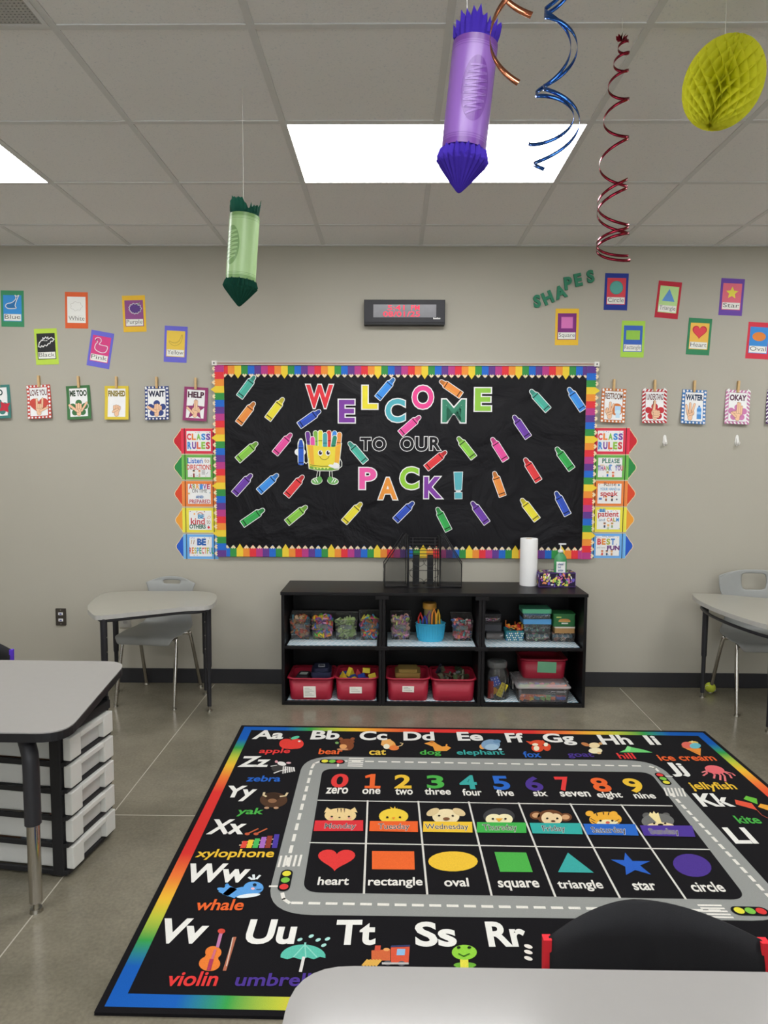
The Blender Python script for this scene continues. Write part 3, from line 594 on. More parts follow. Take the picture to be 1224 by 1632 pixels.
pcard(982, 465, -1, '2c3c8e', 'd04450', lambda b, x, y, s: (b.ell(x, y, s*.72, s*.72, '3a8a80'), b.ell(x, y, s*.66, s*.66, '5aa49a')), 'Circle', 'dark blue backed card with a teal circle reading Circle', gs)
pcard(903.5, 521, 0, 'e0b63c', '7a3078', lambda b, x, y, s: (b.rect(x-s*.66, y-s*.62, x+s*.66, y+s*.66, '9a4a90'), b.rect(x-s*.6, y-s*.56, x+s*.6, y+s*.6, 'd074b4')), 'Square', 'yellow backed card with a pink square reading Square', gs)
pcard(1008.5, 540.5, -1, 'a4cc50', '3c62b8', lambda b, x, y, s: b.rect(x-s*.74, y-s*.5, x+s*.74, y+s*.5, '8fc04a'), 'Rectangle', 'lime backed card with a green rectangle reading Rectangle', gs)
pcard(1065, 478, -5, 'b83040', 'b4d690', lambda b, x, y, s: b.poly([(x-s*.68, y-s*.58), (x+s*.68, y-s*.58), (x, y+s*.72)], '6090d0'), 'Triangle', 'red backed card with a blue triangle reading Triangle', gs)
pcard(1166, 473.5, -2.5, '6a4aa0', 'd86a7c', lambda b, x, y, s: b.poly(star(x, y, s*.68, s*.32), 'dcd04e'), 'Star', 'purple backed card with a yellow star reading Star', gs)
pcard(1114, 536.5, -3, '38805a', 'e2b450', lambda b, x, y, s: (b.poly(heart(x, y, s*1.56, s*1.42), 'b83038'), b.poly(heart(x, y, s*1.36, s*1.22), 'd84450')), 'Heart', 'green backed card with a red heart reading Heart', gs)
pcard(1209, 543, -3, 'cc3c4c', '3a86cc', lambda b, x, y, s: b.ell(x, y, s*.72, s*.48, 'd8803a'), 'Oval', 'red backed card with an orange oval reading Oval, at right edge', gs)
# SHAPES foam letters
gm2 = K('357a5e', .75, .3, var=.25, scale=600)
for ch, x, y, d in (('S', 855.5, 480.5, 8), ('H', 872.5, 475, 24), ('A', 892.5, 466, 18), ('P', 905, 451.8, 8), ('E', 921, 446.5, 12), ('S', 940.5, 441, 10)):
    V, Fs, (x0, y0, x1, y1) = glyphs(ch, .05, .5); b = B(); s_ = .079/(y1-y0)
    b.add([((v[0]-(x0+x1)/2)*s_*.92, (v[1]-(y0+y1)/2)*s_, (v[2]+.5)*.012) for v in V], Fs, gm2)
    n = {'S': 'first letter S' if x < 900 else 'last letter S'}.get(ch, 'letter '+ch)
    tag(b.build('foam_letter', mat=WF(x, y, .001, d)), 'green glitter foam %s of the word SHAPES on the wall' % n, 'letter', 'foam letters spelling SHAPES')

# ================================================================= sign language cards on clothespins
SK, SKO = 'e6b896', '6a4634'
def hand(b, x, y, s, segs, palm=(.34, .36)):
    """segs: fingers (x0,y0,x1,y1,width) in units of s"""
    def lay(e, c):
        b.ell(x, y, s*palm[0]+e, s*palm[1]+e, c)
        b.cap(x, y-s*.2, x, y-s*.5, s*.44+2*e, c)
    lay(.0014, SKO); lay(0, SK)
    for a0, b0, a1, b1, w_ in segs:
        b.cap(x+s*a0, y+s*b0, x+s*a1, y+s*b1, w_*s+.0026, SKO); b.cap(x+s*a0, y+s*b0, x+s*a1, y+s*b1, w_*s, SK)
def cloud(b, x, y, s, c, wd='f2f0ee'):
    cs = [(x+s*math.cos(t), y+s*.8*math.sin(t)) for t in [PI*(.5+.4*k) for k in range(5)]]
    for p, r in [(c_, .50) for c_ in cs]: b.ell(*p, s*(r+.08), s*(r+.06), wd)
    for p in cs: b.ell(*p, s*.50, s*.48, c)
    b.ell(x, y, s*.8, s*.7, c)
FIST = [(-.25, .1, -.25, .32, .2), (-.05, .1, -.05, .38, .2), (.15, .1, .15, .34, .2), (.32, .05, .32, .24, .17)]
HANDS = {
 'ily': [(-.22, .1, -.22, .95, .2), (-.02, .05, -.04, .38, .19), (.16, .05, .14, .38, .19), (.34, .1, .40, 1.0, .18), (.1, -.3, .9, .05, .2)],
 'shaka': [(-.1, -.25, -.95, .42, .24), (-.2, .1, -.22, .48, .21), (0, .1, .0, .52, .21), (.2, .05, .2, .45, .2), (.3, -.2, .85, .62, .19)],
 'fist': FIST+[(-.35, -.25, .12, .02, .2)],
 'wait': [(-.1, -.2, -.9, .28, .24), (-.12, .1, -.12, .46, .22), (.08, .1, .08, .5, .22), (.28, .1, .28, .44, .2), (.44, .0, .44, .3, .17)],
 'help': [(-.02, .1, -.06, .98, .2), (.12, .1, .12, .98, .2), (.3, .0, .3, .3, .2), (.42, -.1, .42, .15, .18), (-.2, -.3, -.82, .28, .2)],
 'rest': [(.0, .1, .05, .95, .2), (.15, .1, .38, .8, .18), (-.2, .05, -.26, .34, .2), (-.34, -.05, -.4, .2, .18), (-.25, -.25, .2, -.05, .19)],
 'thumb': [(-.1, .1, .0, 1.15, .26), (-.05, .12, .42, .12, .22), (-.05, -.06, .45, -.06, .22), (-.05, -.24, .42, -.24, .21), (-.05, -.4, .34, -.4, .19)],
 'water': [(-.26, .1, -.42, .8, .19), (-.02, .1, -.02, 1.0, .2), (.2, .1, .42, .95, .19), (.3, -.05, .3, .15, .18), (-.2, -.2, .2, -.05, .2)],
 'okay': [(.0, .1, .05, 1.1, .2), (.2, .1, .22, 1.05, .19), (.36, .0, .42, .75, .17), (-.2, .15, -.55, .12, .18), (-.2, -.3, -.6, .06, .2)]}
gp = 'sign language cards hung along the wall'; gpin = 'wooden clothespins along the wall'
wood = K('c8a878', .6, .25, var=.15, scale=60)
def signcard(px, py, deg, c, text, hnd, shape, pat, label, pin, hx=0):
    W_, H_ = 38*PXW/2, 53*PXW/2; M = WF(px, py, .004, deg)
    nseg = 8; b = B(); curl = lambda v: .010*max(0, (H_*.1-v)/H_)**2
    # paper that curls away from the wall at its lower edge
    def warp(bb):
        for k_, v in enumerate(bb.v): bb.v[k_] = Vector((v.x, v.y, v.z+.11*max(0, H_*.3-v.y)))
    rings = [[(-W_, y_, 0), (W_, y_, 0), (W_, y_, .0008), (-W_, y_, .0008)] for y_ in (-H_, H_*.3, H_)]
    b.loft(rings, P(c), smooth=False)
    warp(b); t = b.build('sign_card', mat=M); tag(t, label, 'card', gp)
    b = B(); b.z = .001; LT = 'ece8e6'
    if pat in ('stripe', 'dots'):
        for k in range(9):
            v = -H_+2*H_*(k+.4)/9
            for s_ in (-1, 1):
                if pat == 'stripe': b.poly([(s_*W_, v), (s_*W_, v+H_*.09), (s_*W_*.76, v+H_*.22), (s_*W_*.76, v+H_*.13)][::s_], LT)
                else: b.ell(s_*W_*.88, v, W_*.09, W_*.09, LT, 8)
        for k in range(6):
            u = -W_*.9+2*W_*.9*k/6
            for s_ in (-1, 1):
                if pat == 'stripe': b.poly([(u, s_*H_*.87), (u+W_*.14, s_*H_*.87), (u+W_*.24, s_*H_*.99), (u+W_*.10, s_*H_*.99)][::s_], LT)
                else: b.ell(u, s_*H_*.93, W_*.08, W_*.08, LT, 8)
    b.rect(-W_*.74, -H_*.84, W_*.74, H_*.3, LT); b.rect(-W_*.74, H_*.3, W_*.74, H_*.84, LT)
    b.text(text, (-W_*min(.71, .15*len(text)+.08), H_*.37), (W_*min(.71, .15*len(text)+.08), H_*.37), H_*.36, dk(c, .5), .045 if len(text) < 8 else .02, halo=dk(c, .9) if pat == 'gold' else None)
    y = -H_*.33; s = W_*.72
    if shape == 'heart': b.poly(heart(0, y+s*.1, s*2.2, s*1.9), c)
    elif shape == 'cloud': cloud(b, 0, y, s*.75, c)
    elif shape == 'star': b.poly(star(0, y, s*1.25, s*.55), c)
    if text == 'RESTROOM':
        b.ell(W_*.28, y+s*.2, s*.7, s*.7, c); b.rect(W_*.12, y-s*.05, W_*.62, y+s*.6, 'a8c8e4'); b.ell(W_*.38, y-s*.1, W_*.26, s*.25, 'c0d8ee'); b.rect(W_*.2, y-s*.75, W_*.55, y-s*.2, 'b8d2ea')
    if text == 'WATER':
        b.rect(W_*.25, y-s*.75, W_*.62, y+s*.45, '4a88c8'); b.poly([(W_*.25, y+s*.45), (W_*.62, y+s*.45), (W_*.5, y+s*.68), (W_*.37, y+s*.68)], '6aa4dc'); b.rect(W_*.37, y+s*.66, W_*.5, y+s*.8, '2a5088'); b.rect(W_*.25, y-s*.2, W_*.62, y+s*.1, '8ab8e4')
    if hnd: hand(b, W_*hx, y-s*.12, s*1.12, HANDS[hnd])
    if text == 'NO': b.poly(star(W_*.5, y, s*.8, s*.4, 4, .6), 'b83040')
    warp(b)
    b.build('print', t)
    # clothespin: two wooden halves and a spring
    if pin:
        pt = thing('clothespin', 'wooden clothespin holding the %s' % pin, 'clothespin', WF(px+(0 if abs(deg) < 2 else .5), py-29, 0, deg*.5+random.Random(px).uniform(-2, 2)), gpin)
        for z0 in (.0005, .0115):
            b = B(); b.prism([(-.0065, -.022), (.0065, -.022), (.006, .05), (-.006, .05)], z0+(.002 if z0 < .01 else 0), z0+.0075, wood); b.build('half', pt, bevel=.0008)
        b = B(); b.tube([(.007*math.cos(a)*1.05, .012+a*.0006, .010+.008*math.sin(a)) for a in [k*.6 for k in range(22)]], .0007, nickel, 5); b.build('spring', pt)
signcard(-1.5, 640.5, 3, '3f7a74', 'NO', None, 'cloud', None, 'teal bordered sign card with a red star shape, cut by the left edge', 'card cut by the left edge')
signcard(63, 640.5, 3, 'c04a40', 'LOVE YOU', 'ily', 'heart', 'dots', 'red bordered LOVE YOU sign card with a hand over a heart', 'LOVE YOU card')
signcard(126, 641.5, 3, '3f6e42', 'ME TOO', 'shaka', 'cloud', None, 'green bordered ME TOO sign card with thumb and little finger out', 'ME TOO card')
signcard(186.5, 642, 0, 'd0b83c', 'FINISHED', 'fist', None, 'gold', 'yellow bordered FINISHED sign card with a fist', 'FINISHED card')
signcard(250.5, 642.5, 1, '35457e', 'WAIT', 'wait', 'cloud', 'dots', 'navy bordered WAIT sign card with a hand on a dark blue cloud', 'WAIT card')
signcard(312, 644, -3, '8e3a68', 'HELP', 'help', 'star', None, 'plum bordered HELP sign card with a hand on a star', 'HELP card')
signcard(977, 646.5, -2.5, 'c4703a', 'RESTROOM', 'rest', None, 'dots', 'orange bordered RESTROOM sign card beside the board', 'RESTROOM card', -.3)
signcard(1042.5, 647.5, 0, 'b83038', 'I UNDERSTAND', 'thumb', 'cloud', 'stripe', 'red striped I UNDERSTAND sign card with a thumbs up', 'I UNDERSTAND card')
signcard(1105, 648.5, -2.5, '4478b4', 'WATER', 'water', None, 'dots', 'blue bordered WATER sign card with a bottle', 'WATER card', -.3)
signcard(1174.5, 649, -2.5, 'c078a4', 'OKAY', 'okay', 'cloud', 'stripe', 'pink striped OKAY sign card with an okay hand', 'OKAY card')
signcard(1240, 649, -2, '4a2a5c', 'YES', 'fist', None, 'stripe', 'dark purple striped sign card cut by the right edge', 'card cut by the right edge')
# white adhesive hooks
for px, l in ((1059, 'white adhesive wall hook below the I UNDERSTAND card'), (1174, 'white adhesive wall hook below the OKAY card')):
    t = thing('wall_hook', l, 'hook', WF(px, 702, 0)); hm = K('e2e0da', .35, .5)
    b = B(); b.prism([(.014*math.cos(a)*(.8 if math.sin(a) > 0 else 1), .036*math.sin(a)) for a in [2*PI*k/24 for k in range(24)]], 0, .006, hm); b.build('backplate', t, bevel=.002)
    b = B(); b.tube([(0, .012, .004), (0, -.004, .010), (0, -.018, .016), (0, -.026, .024), (0, -.02, .031), (0, -.01, .033)], [.007, .0075, .008, .008, .007, .005], hm, 10); b.build('hook_arm', t)
# outlets
t = thing('data_outlet', 'dark bronze wall plate with two white network jacks near left desk', 'wall plate', WF(97.5, 983, 0))
b = B(); b.prism(rrect(-.034, -.057, .034, .057, .004), 0, .006, K('3a3530', .35, .5)); b.build('plate', t, bevel=.0015)
for y in (.022, -.02):
    b = B(); b.box((0, y, .0065), (.03, .018, .003), K('e2e0e0', .4)); b.box((0, y-.002, .0082), (.014, .008, .001), K('34408a', .5)); b.build('jack', t)
b = B()
for y in (.046, -.046): b.cyl((0, y, .006), (0, y, .0072), .004, None, nickel, 10)
b.build('screws', t)
t = thing('power_outlet', 'grey double power outlet on the wall behind the left desk', 'power outlet', WF(200, 986, 0))
b = B(); b.prism(rrect(-.036, -.057, .036, .057, .004), 0, .006, K('a5a39e', .3, .5, .4)); b.build('plate', t, bevel=.0015)
for y in (.022, -.022):
    b = B(); b.prism([(.016*math.cos(a), y+.014*math.sin(a)) for a in [2*PI*k/16 for k in range(16)]], .006, .0075, K('8c8a86', .5)); b.box((-.006, y, .0076), (.002, .008, .001), BLACK); b.box((.006, y, .0076), (.002, .008, .001), BLACK); b.build('socket', t)

# ================================================================= chairs
SEATM = K('8f918f', .42, .4, var=.03)
def chair_shell(b, mat, ht=.735, seat=.425, hw=1.0):
    prof = [(-.205, seat-.045), (-.20, seat-.015), (-.18, seat), (-.10, seat-.004), (.0, seat-.012), (.09, seat-.012), (.14, seat+.008), (.165, seat+.055), (.18, seat+.12), (.193, seat+.19), (.205, seat+.25), (.213, ht-.025), (.215, ht)]
    wid = [.165, .18, .19, .198, .195, .185, .17, .148, .138, .148, .166, .172, .165]
    p = smooth_loop([(a[0], a[1], w_) for a, w_ in zip(prof, wid)], 2, False); nt = 13; n = len(p); V = []
    for i, (y, z, w_) in enumerate(p):
        back = max(0, (i-n*.5)/(n*.5))
        for j in range(nt):
            u = -1+2*j/(nt-1)
            dz = -.085*back**6*abs(u)**2.6 if back > 0 else 0
            V.append((u*w_*hw, y-.03*back*u*u+.0*u, z+dz+(.012*abs(u)**3 if 6 < i < 12 else 0)))
    fs = []
    for i in range(n-1):
        for j in range(nt-1):
            if i in (n-5, n-4) and 4 <= j <= 7: continue      # hand hold
            fs.append((i*nt+j, i*nt+j+1, (i+1)*nt+j+1, (i+1)*nt+j))
    b.add(V, fs, mat, True)
def make_chair(M, label, ball=False, cover=None, name='school_chair', hw=1.0, ht=.735, wx=1.0):
    t = thing(name, label, 'chair', M)
    b = B(); chair_shell(b, SEATM, hw=hw, ht=ht); b.build('seat_shell', t, solid=.007, subsurf=1)
    for sx in (-1, 1):
        for k, pts in (('f', [(sx*.06, -.10, .40), (sx*.135, -.11, .40), (sx*.158, -.118, .393), (sx*.170, -.128, .37), (sx*.183, -.205, .012)]), ('r', [(sx*.06, .06, .392), (sx*.135, .07, .392), (sx*.158, .085, .385), (sx*.170, .095, .362), (sx*.185, .205, .012)])):
            pts = [(p[0]*wx, p[1], p[2]) for p in pts]; b = B(); q_ = smooth_loop(pts, 5, False); b.tube(q_[:-3] + [pts[-1]], .0115, chrome, 10); lg = b.build('leg', t)
            b = B(); e = pts[-1]; b.cyl((e[0], e[1], 0), (e[0], e[1], .012), .015, .012, nickel, 12); b.build('glide', lg)
            if ball and k == 'r' and sx == -1:
                tm = K('b5bf42', .9, .1, var=.12, scale=300, bump=.5); b = B(); b.ball((e[0], e[1], .0325), .0325, tm, 18, 12)
                b.tube([(e[0]+.0322*math.cos(a), e[1]+.0322*math.sin(a)*.8, .0325+.018*math.sin(2*a)) for a in [2*PI*i/30 for i in range(30)]], .0012, K('e6e4d8', .8), 4, True); b.build('tennis_ball', lg)
    b = B(); b.box((0, -.02, .402), (.11, .20, .012), blackmetal); b.build('seat_bracket', t)
    if cover: cover(t)
    return t
# left chair behind the left desk, right chair behind the right desk
fl = onZ(191, 1127, 0); fr = onZ(290, 1127, 0)
make_chair(RZ(((fl.x+fr.x)/2-.01, -.262, 0), -6), hw=.98, ht=.722, label='grey plastic chair with chrome legs behind the desk left of the shelf')
make_chair(RZ((2.256, -.318, 0), -5), hw=1.28, ht=.80, wx=1.27, label='grey plastic chair with a tennis ball on one leg behind the right desk', ball=True)

# ================================================================= student desks by the wall
def desk_leg(parent, x, y, top, holes=1, low=.27, nl=True):
    b = B(); b.cyl((x, y, low), (x, y, top), .0165, .0185, blackmetal, 14); b.cyl((x, y, low-.008), (x, y, low), .0145, .0165, blackmetal, 14); lg = b.build('leg', parent)
    b = B(); b.cyl((x, y, .03), (x, y, low+.05), .0125, None, blackmetal, 12); b.build('lower_tube', lg)
    b = B(); b.cyl((x, y, .0), (x, y, .01), .016, .014, nickel, 12); b.cyl((x, y, .008), (x, y, .032), .005, None, nickel, 8); b.build('foot', lg)
    b = B()
    for k in range(3): b.cyl((x+holes*.016, y-.004, top-.10-.08*k), (x+holes*.0195, y-.005, top-.10-.08*k), .0038, None, nickel, 8)
    b.build('screws', lg)
deskm = K('959389', .28, .45, var=.05, scale=8); edgem = K('a9a8a4', .3, .45)
zt = .655
def top_poly(px): return [tuple(onZ(a, c, zt)[:2]) for a, c in px]
pl = top_poly([(139.5, 965.5), (147, 978.5), (160, 981), (206, 976.5), (250, 972), (294, 967.5), (326, 966), (341, 961), (345, 948), (324, 942.5), (280, 942), (235, 942), (186, 943), (160, 948)])
c_ = Vector((sum(p[0] for p in pl)/len(pl), sum(p[1] for p in pl)/len(pl), 0))
def desk(poly, c_, label, legs, rail):
    t = thing('student_desk', label, 'desk', (c_.x, c_.y, 0)); L_ = [(p[0]-c_.x, p[1]-c_.y) for p in poly]; L_ = smooth_loop(L_, 3)
    if sum(L_[i-1][0]*L_[i][1]-L_[i][0]*L_[i-1][1] for i in range(len(L_))) < 0: L_ = L_[::-1]
    b = B(); b.prism(L_, zt-.024, zt, deskm, edgem); b.build('tabletop', t, bevel=.006, seg=3)
    b = B(); n = len(L_); ins = [(p[0]*.90, p[1]*.90) for p in L_]
    b.tube([(p[0], p[1], zt-rail) for p in ins], .009, blackmetal, 8, True); b.build('frame_rail', t)
    for (x, y, h_) in legs: desk_leg(t, x-c_.x, y-c_.y, zt-.022, h_)
    return t
lf = onZ(334, 1133, 0); lb2 = onZ(328.5, 1107, 0); ff = onY(165, 990, onZ(165, 982, zt).y+.035)
desk(pl, c_, 'grey curved student desk with black legs left of the black shelf', [(lf.x, lf.y, -1), (ff.x, ff.y, 1), (-1.745, -.19, -1), (lb2.x, lb2.y, -1)], .036)
pr_ = top_poly([(1103.5, 946), (1110, 954), (1124, 962), (1150, 973), (1185, 985), (1224, 996)])
pr_ += [(2.02, -1.10), (2.30, -1.16), (2.62, -1.04), (2.78, -.78), (2.72, -.52), (2.50, -.365)]+top_poly([(1215, 953), (1160, 948), (1120, 945.5)])
c2 = Vector((2.27, -.62, 0)); la = onZ(1119, 1111, 0)
desk(pr_, c2, 'grey curved student desk with black legs at the right edge', [(la.x, la.y, 1), (2.065, -.735, -1), (2.58, -.92, -1), (2.56, -.50, -1)], .075)

# ================================================================= white tables
TW = K('8f8d8b', .16, .5, var=.02); TE = K('1c1c1f', .4)
def bent_leg(parent, top, foot, zt_, low=.30):
    x, y = foot; tx, ty = top; b = B()
    pts = smooth_loop([(tx, ty, zt_-.03), (tx+(x-tx)*.55, ty+(y-ty)*.55, zt_-.05), (x-(x-tx)*.06, y-(y-ty)*.06, zt_-.10), (x, y, zt_-.16)], 5, False)+[(x, y, low)]
    b.tube(pts, .026, blackmetal, 14); lg = b.build('leg', parent)
    b = B(); b.cyl((x, y, .035), (x, y, low+.02), .0205, None, chrome, 16); b.build('lower_tube', lg)
    b = B(); b.cyl((x, y, 0), (x, y, .012), .021, .019, nickel, 16); b.cyl((x, y, .01), (x, y, .04), .009, None, nickel, 10); b.build('glide', lg)
ZW = .632
def white_table(poly, label, legs, name='activity_table'):
    cx, cy = sum(p[0] for p in poly)/len(poly), sum(p[1] for p in poly)/len(poly)
    t = thing(name, label, 'table', (cx, cy, 0)); L_ = [(p[0]-cx, p[1]-cy) for p in poly]
    b = B(); b.prism(L_, ZW-.004, ZW, TW); b.build('tabletop', t, bevel=.0015)
    b = B(); b.prism([(p[0], p[1]) for p in L_], ZW-.032, ZW-.004, TE); b.build('edge_band', t, bevel=.002)
    for top, foot in legs: bent_leg(t, (top[0]-cx, top[1]-cy), (foot[0]-cx, foot[1]-cy), ZW)
    return t
def quad_round(pts, rs, n=7):
    o = []; k = len(pts)
    for i in range(k):
        p = Vector(pts[i]); a = Vector(pts[i-1])-p; c = Vector(pts[(i+1) % k])-p; r = rs[i]; p0 = p+a.normalized()*r; p1 = p+c.normalized()*r
        for j in range(n+1):
            t = j/n; o.append(tuple((1-t)**2*p0+2*t*(1-t)*p+t*t*p1))
    return o
fp = onZ(58, 1452, 0)
A_ = onZ(60, 1168, ZW); B_ = onZ(203, 1054, ZW); C_ = onZ(0, 1054.5, ZW); D_ = onZ(0, 1168, ZW)
xr0 = onZ(105, 1168, ZW).x; xr1 = B_.x
white_table(quad_round([(xr0, A_.y), (xr1, B_.y), (xr1-1.7, B_.y+.01), (xr0-1.7, A_.y+.005)], [.10, .10, .1, .1]),
            'white laminate table with black edge and bent legs at the left edge', [((fp.x-.10, fp.y+.10), (fp.x, fp.y)), ((xr1-.22, B_.y-.20), (xr1-.13, B_.y-.10)), ((xr0-1.45, A_.y+.24), (xr0-1.55, A_.y+.14)), ((xr1-1.45, B_.y-.24), (xr1-1.55, B_.y-.14))])
pA = onZ(462, 1541, ZW); pB = onZ(1224, 1546, ZW); pC = onZ(440, 1632, ZW)
yF = (pA.y+pB.y)/2; d_ = (pC-onZ(452, 1575, ZW)); xs = lambda y: pC.x+d_.x/d_.y*(y-pC.y)
white_table(quad_round([(xs(yF)+.012, yF), (xs(yF-.62), yF-.62), (xs(yF)+1.45, yF-.62), (xs(yF)+1.45, yF-.0)], [.10, .10, .1, .1])[::1],
            'white laminate table corner in the foreground at the bottom right', [((xs(yF)+.28, yF-.2), (xs(yF)+.17, yF-.12)), ((xs(yF)+.28, yF-.46), (xs(yF)+.17, yF-.52)), ((xs(yF)+1.2, yF-.2), (xs(yF)+1.3, yF-.12)), ((xs(yF)+1.2, yF-.46), (xs(yF)+1.3, yF-.52))])

# ================================================================= rolling drawer cart
D, CWD = .56, .30; zB_, zT_ = onY(107, 1386, -2.12).z, onY(103, 1178, -2.12).z; STP = (zT_-zB_)/(4+.82); PH = STP*.82
zc = [zB_-.003+STP*k for k in range(6)]; rot_ = Matrix.Rotation(math.radians(-8), 4, 'Z'); corner = Vector((onY(108, 1178, -2.13).x, -2.13, 0))
t = thing('drawer_cart', 'black rolling cart with white translucent drawers under the left white table', 'drawer cart', Matrix.Translation(corner-(rot_ @ Vector((D/2+.02, -CWD/2, 0)))) @ rot_); zo = zT_+.006-.515; y0c, y1c = 0, CWD
hx, hy = D/2, (y1c-y0c)/2; bk = K('1b1b1d', .5, .35, var=.06); dw = K('c6c6c1', .35, .45, var=.03); dt = clear('d8d8d4', .72, .25)
b = B(); b.bx(-hx, hx-.01, -hy, hy, .535+zo, .545+zo, bk); b.bx(-hx, hx, -hy, -hy+.012, .52+zo, .562+zo, bk); b.bx(-hx, hx, hy-.012, hy, .52+zo, .562+zo, bk); b.bx(hx-.03, hx+.004, -hy, hy, .515+zo, .548+zo, bk); b.bx(-hx, -hx+.012, -hy, hy, .52+zo, .562+zo, bk)
for k in range(6): b.bx(-hx+.02, hx-.04, -hy+.03+.06*k, -hy+.035+.06*k, .545+zo, .549+zo, bk)
b.build('top_tray', t, bevel=.003)
for sx in (-1, 1):
    for sy in (-1, 1):
        b = B(); b.bx(sx*hx-(.055 if sx > 0 else -.0), sx*hx-(.012 if sx > 0 else -.043), sy*(hy-.0), sy*(hy-.022), zc[0]-.02, .53+zo, bk); b.build('post', t, bevel=.004)
for k in range(5):
    b = B(); z = zc[k]
    b.bx(-hx, hx-.004, -hy+.002, -hy+.014, z-.018, z, bk); b.bx(-hx, hx-.004, hy-.014, hy-.002, z-.018, z, bk); b.bx(hx-.02, hx+.006, -hy+.004, hy-.004, z-.014, z, bk); b.bx(-hx, -hx+.02, -hy, hy, z-.018, z, bk)
    b.build('shelf_rail', t, bevel=.002)
for k in range(5):
    z0, z1 = zc[k]+.003, zc[k]+.003+PH; b = B(); e = .018
    b.bx(-hx+.03, hx-.01, -hy+e, -hy+e+.003, z0, z1-.012, dt); b.bx(-hx+.03, hx-.01, hy-e-.003, hy-e, z0, z1-.012, dt); b.bx(-hx+.03, hx-.01, -hy+e, hy-e, z0, z0+.003, dt); b.bx(-hx+.03, -hx+.033, -hy+e, hy-e, z0, z1, dt)
    dr = b.build('drawer', t)
    b = B(); f0, f1 = hx-.008, hx+.020; w_ = hy-.012
    b.bx(f0, f1, -w_, -w_+.065, z0, z1, dw); b.bx(f0, f1, w_-.065, w_, z0, z1, dw); b.bx(f0, f1, -w_+.065, w_-.065, z1-.02, z1, dw); b.build('drawer_front', dr, bevel=.003)
    b = B(); b.bx(f0+.002, f0+.006, -w_+.065, w_-.065, z0, z1-.016, dt); b.build('window_panel', dr)
    b = B(); rr = random.Random(k)
    for q_ in range(4):
        x_ = -hx+.05+.12*q_; b.bx(x_, x_+.10, -hy+.05, hy-.06, z0+.004, z0+.012+.03*rr.random(), K(rr.choice(['b8b4ae', 'c89080', '9aa0a8', 'cfcac2', 'a8785a']), .7))
    b.build('papers', dr)
for sx in (-1, 1):
    for sy in (-1, 1):
        x, y = sx*(hx-.06), sy*(hy-.02); cr2 = max(.014, min(.022, (zc[0]-.02)*.6)); b = B(); b.cyl((x, y-.010, cr2), (x, y+.010, cr2), cr2, None, bk, 18); cs = b.build('caster', t)
        b = B(); b.box((x, y-.014, cr2*1.3), (.018, .004, cr2*1.5), bk); b.box((x, y+.014, cr2*1.3), (.018, .004, cr2*1.5), bk); b.box((x, y, cr2*2.05), (.024, .032, .004), bk); b.build('fork', cs)

# ================================================================= chairs with fabric pockets
def cover_mesh(b, w_, ztop, z0, peak, mat, yb=.0, thick=.022, n=25, mrows=9):
    rings = []
    def topz(u): d = u+.16; return ztop-peak*(abs(d)/(1.16 if d > 0 else .84))**1.7
    for side in (-1, 1):
        pass
    V = []; fs = []
    for s_ in (0, 1):
        for i in range(mrows):
            f = i/(mrows-1)
            for j in range(n):
                u = -1+2*j/(n-1); z = z0+(topz(u)-z0)*f
                fold = .011*math.exp(-((u+.06-.30*(1-f))/.04)**2)*(1.2-f*.5) - .0035*math.exp(-((u-.35-.2*(1-f))/.12)**2)
                th = thick*(1-f**6*.9)*(1 if s_ else -1)/2
                V.append((u*w_, yb-.035*u*u+th+(-fold if s_ == 0 else 0)-.02*(1-f), z))
    o = mrows*n
    for i in range(mrows-1):
        for j in range(n-1):
            a = i*n+j; fs.append((a, a+1, a+n+1, a+n)); fs.append((o+a+1, o+a, o+a+n, o+a+n+1))
    for j in range(n-1): a = (mrows-1)*n+j; fs.append((a, a+1, o+a+1, o+a)); fs.append((o+j, o+j+1, j+1, j))
    for i in range(mrows-1):
        a = i*n; fs.append((a+n, o+a+n, o+a, a)); a = i*n+n-1; fs.append((a, o+a, o+a+n, a+n))
    b.add(V, fs, mat, True)
    return topz
def pocket_chair(M, label, plabel, trim, flip, dz=0, w_=.226, pk=.064):
    t = make_chair(M, label)
    cl = K('1a1a1d', .65, .22, var=.1, scale=200, bump=.3, bscale=900)
    pt = thing('chair_pocket', plabel, 'chair pocket', M @ Matrix.Translation((0, .208, 0)))
    b = B(); cover_mesh(b, w_, .757, .36, pk, cl, thick=.05); b.build('fabric', pt)
    tm = K(trim, .7, .2)
    for s_ in (-1, 1):
        b = B(); pts = [(s_*(w_+.004), -.035-.02*(1-f), .36+(.757-pk-.36)*f) for f in [k/8 for k in range(9)]]
        b.loft([[(p[0]-.009, p[1]-.010, p[2]), (p[0]+.009, p[1]-.010, p[2]), (p[0]+.009, p[1]+.010, p[2]), (p[0]-.009, p[1]+.010, p[2])] for p in pts], tm, smooth=False); b.build('edge_binding', pt, bevel=.003)
    return t
def pchair(cx, yback, sc, label, plabel, trim):
    n0 = set(bpy.data.objects)
    t = pocket_chair(RZ((cx, yback-.208*sc, 0)), label, plabel, trim, False)
    for o in bpy.data.objects:
        if o not in n0 and o.parent is None:
            o.scale = (sc, sc, sc)
            if o is not t: o.location = (cx, yback, 0)
pa = onY(1036, 1434, -3.19)
pchair(pa.x, -3.19, pa.z/.757, 'grey school chair tucked under the foreground table, mostly hidden by its black pocket', 'black fabric chair pocket with red edges in the foreground', 'cc2a34')
pb = onY(20, 1033, -1.36); sb = pb.z/.69
pchair(pb.x-.215*sb, -1.36, sb, 'grey school chair behind the left white table, hidden by its dark pocket', 'dark fabric chair pocket with purple edge behind the left white table', '5a3ac0')

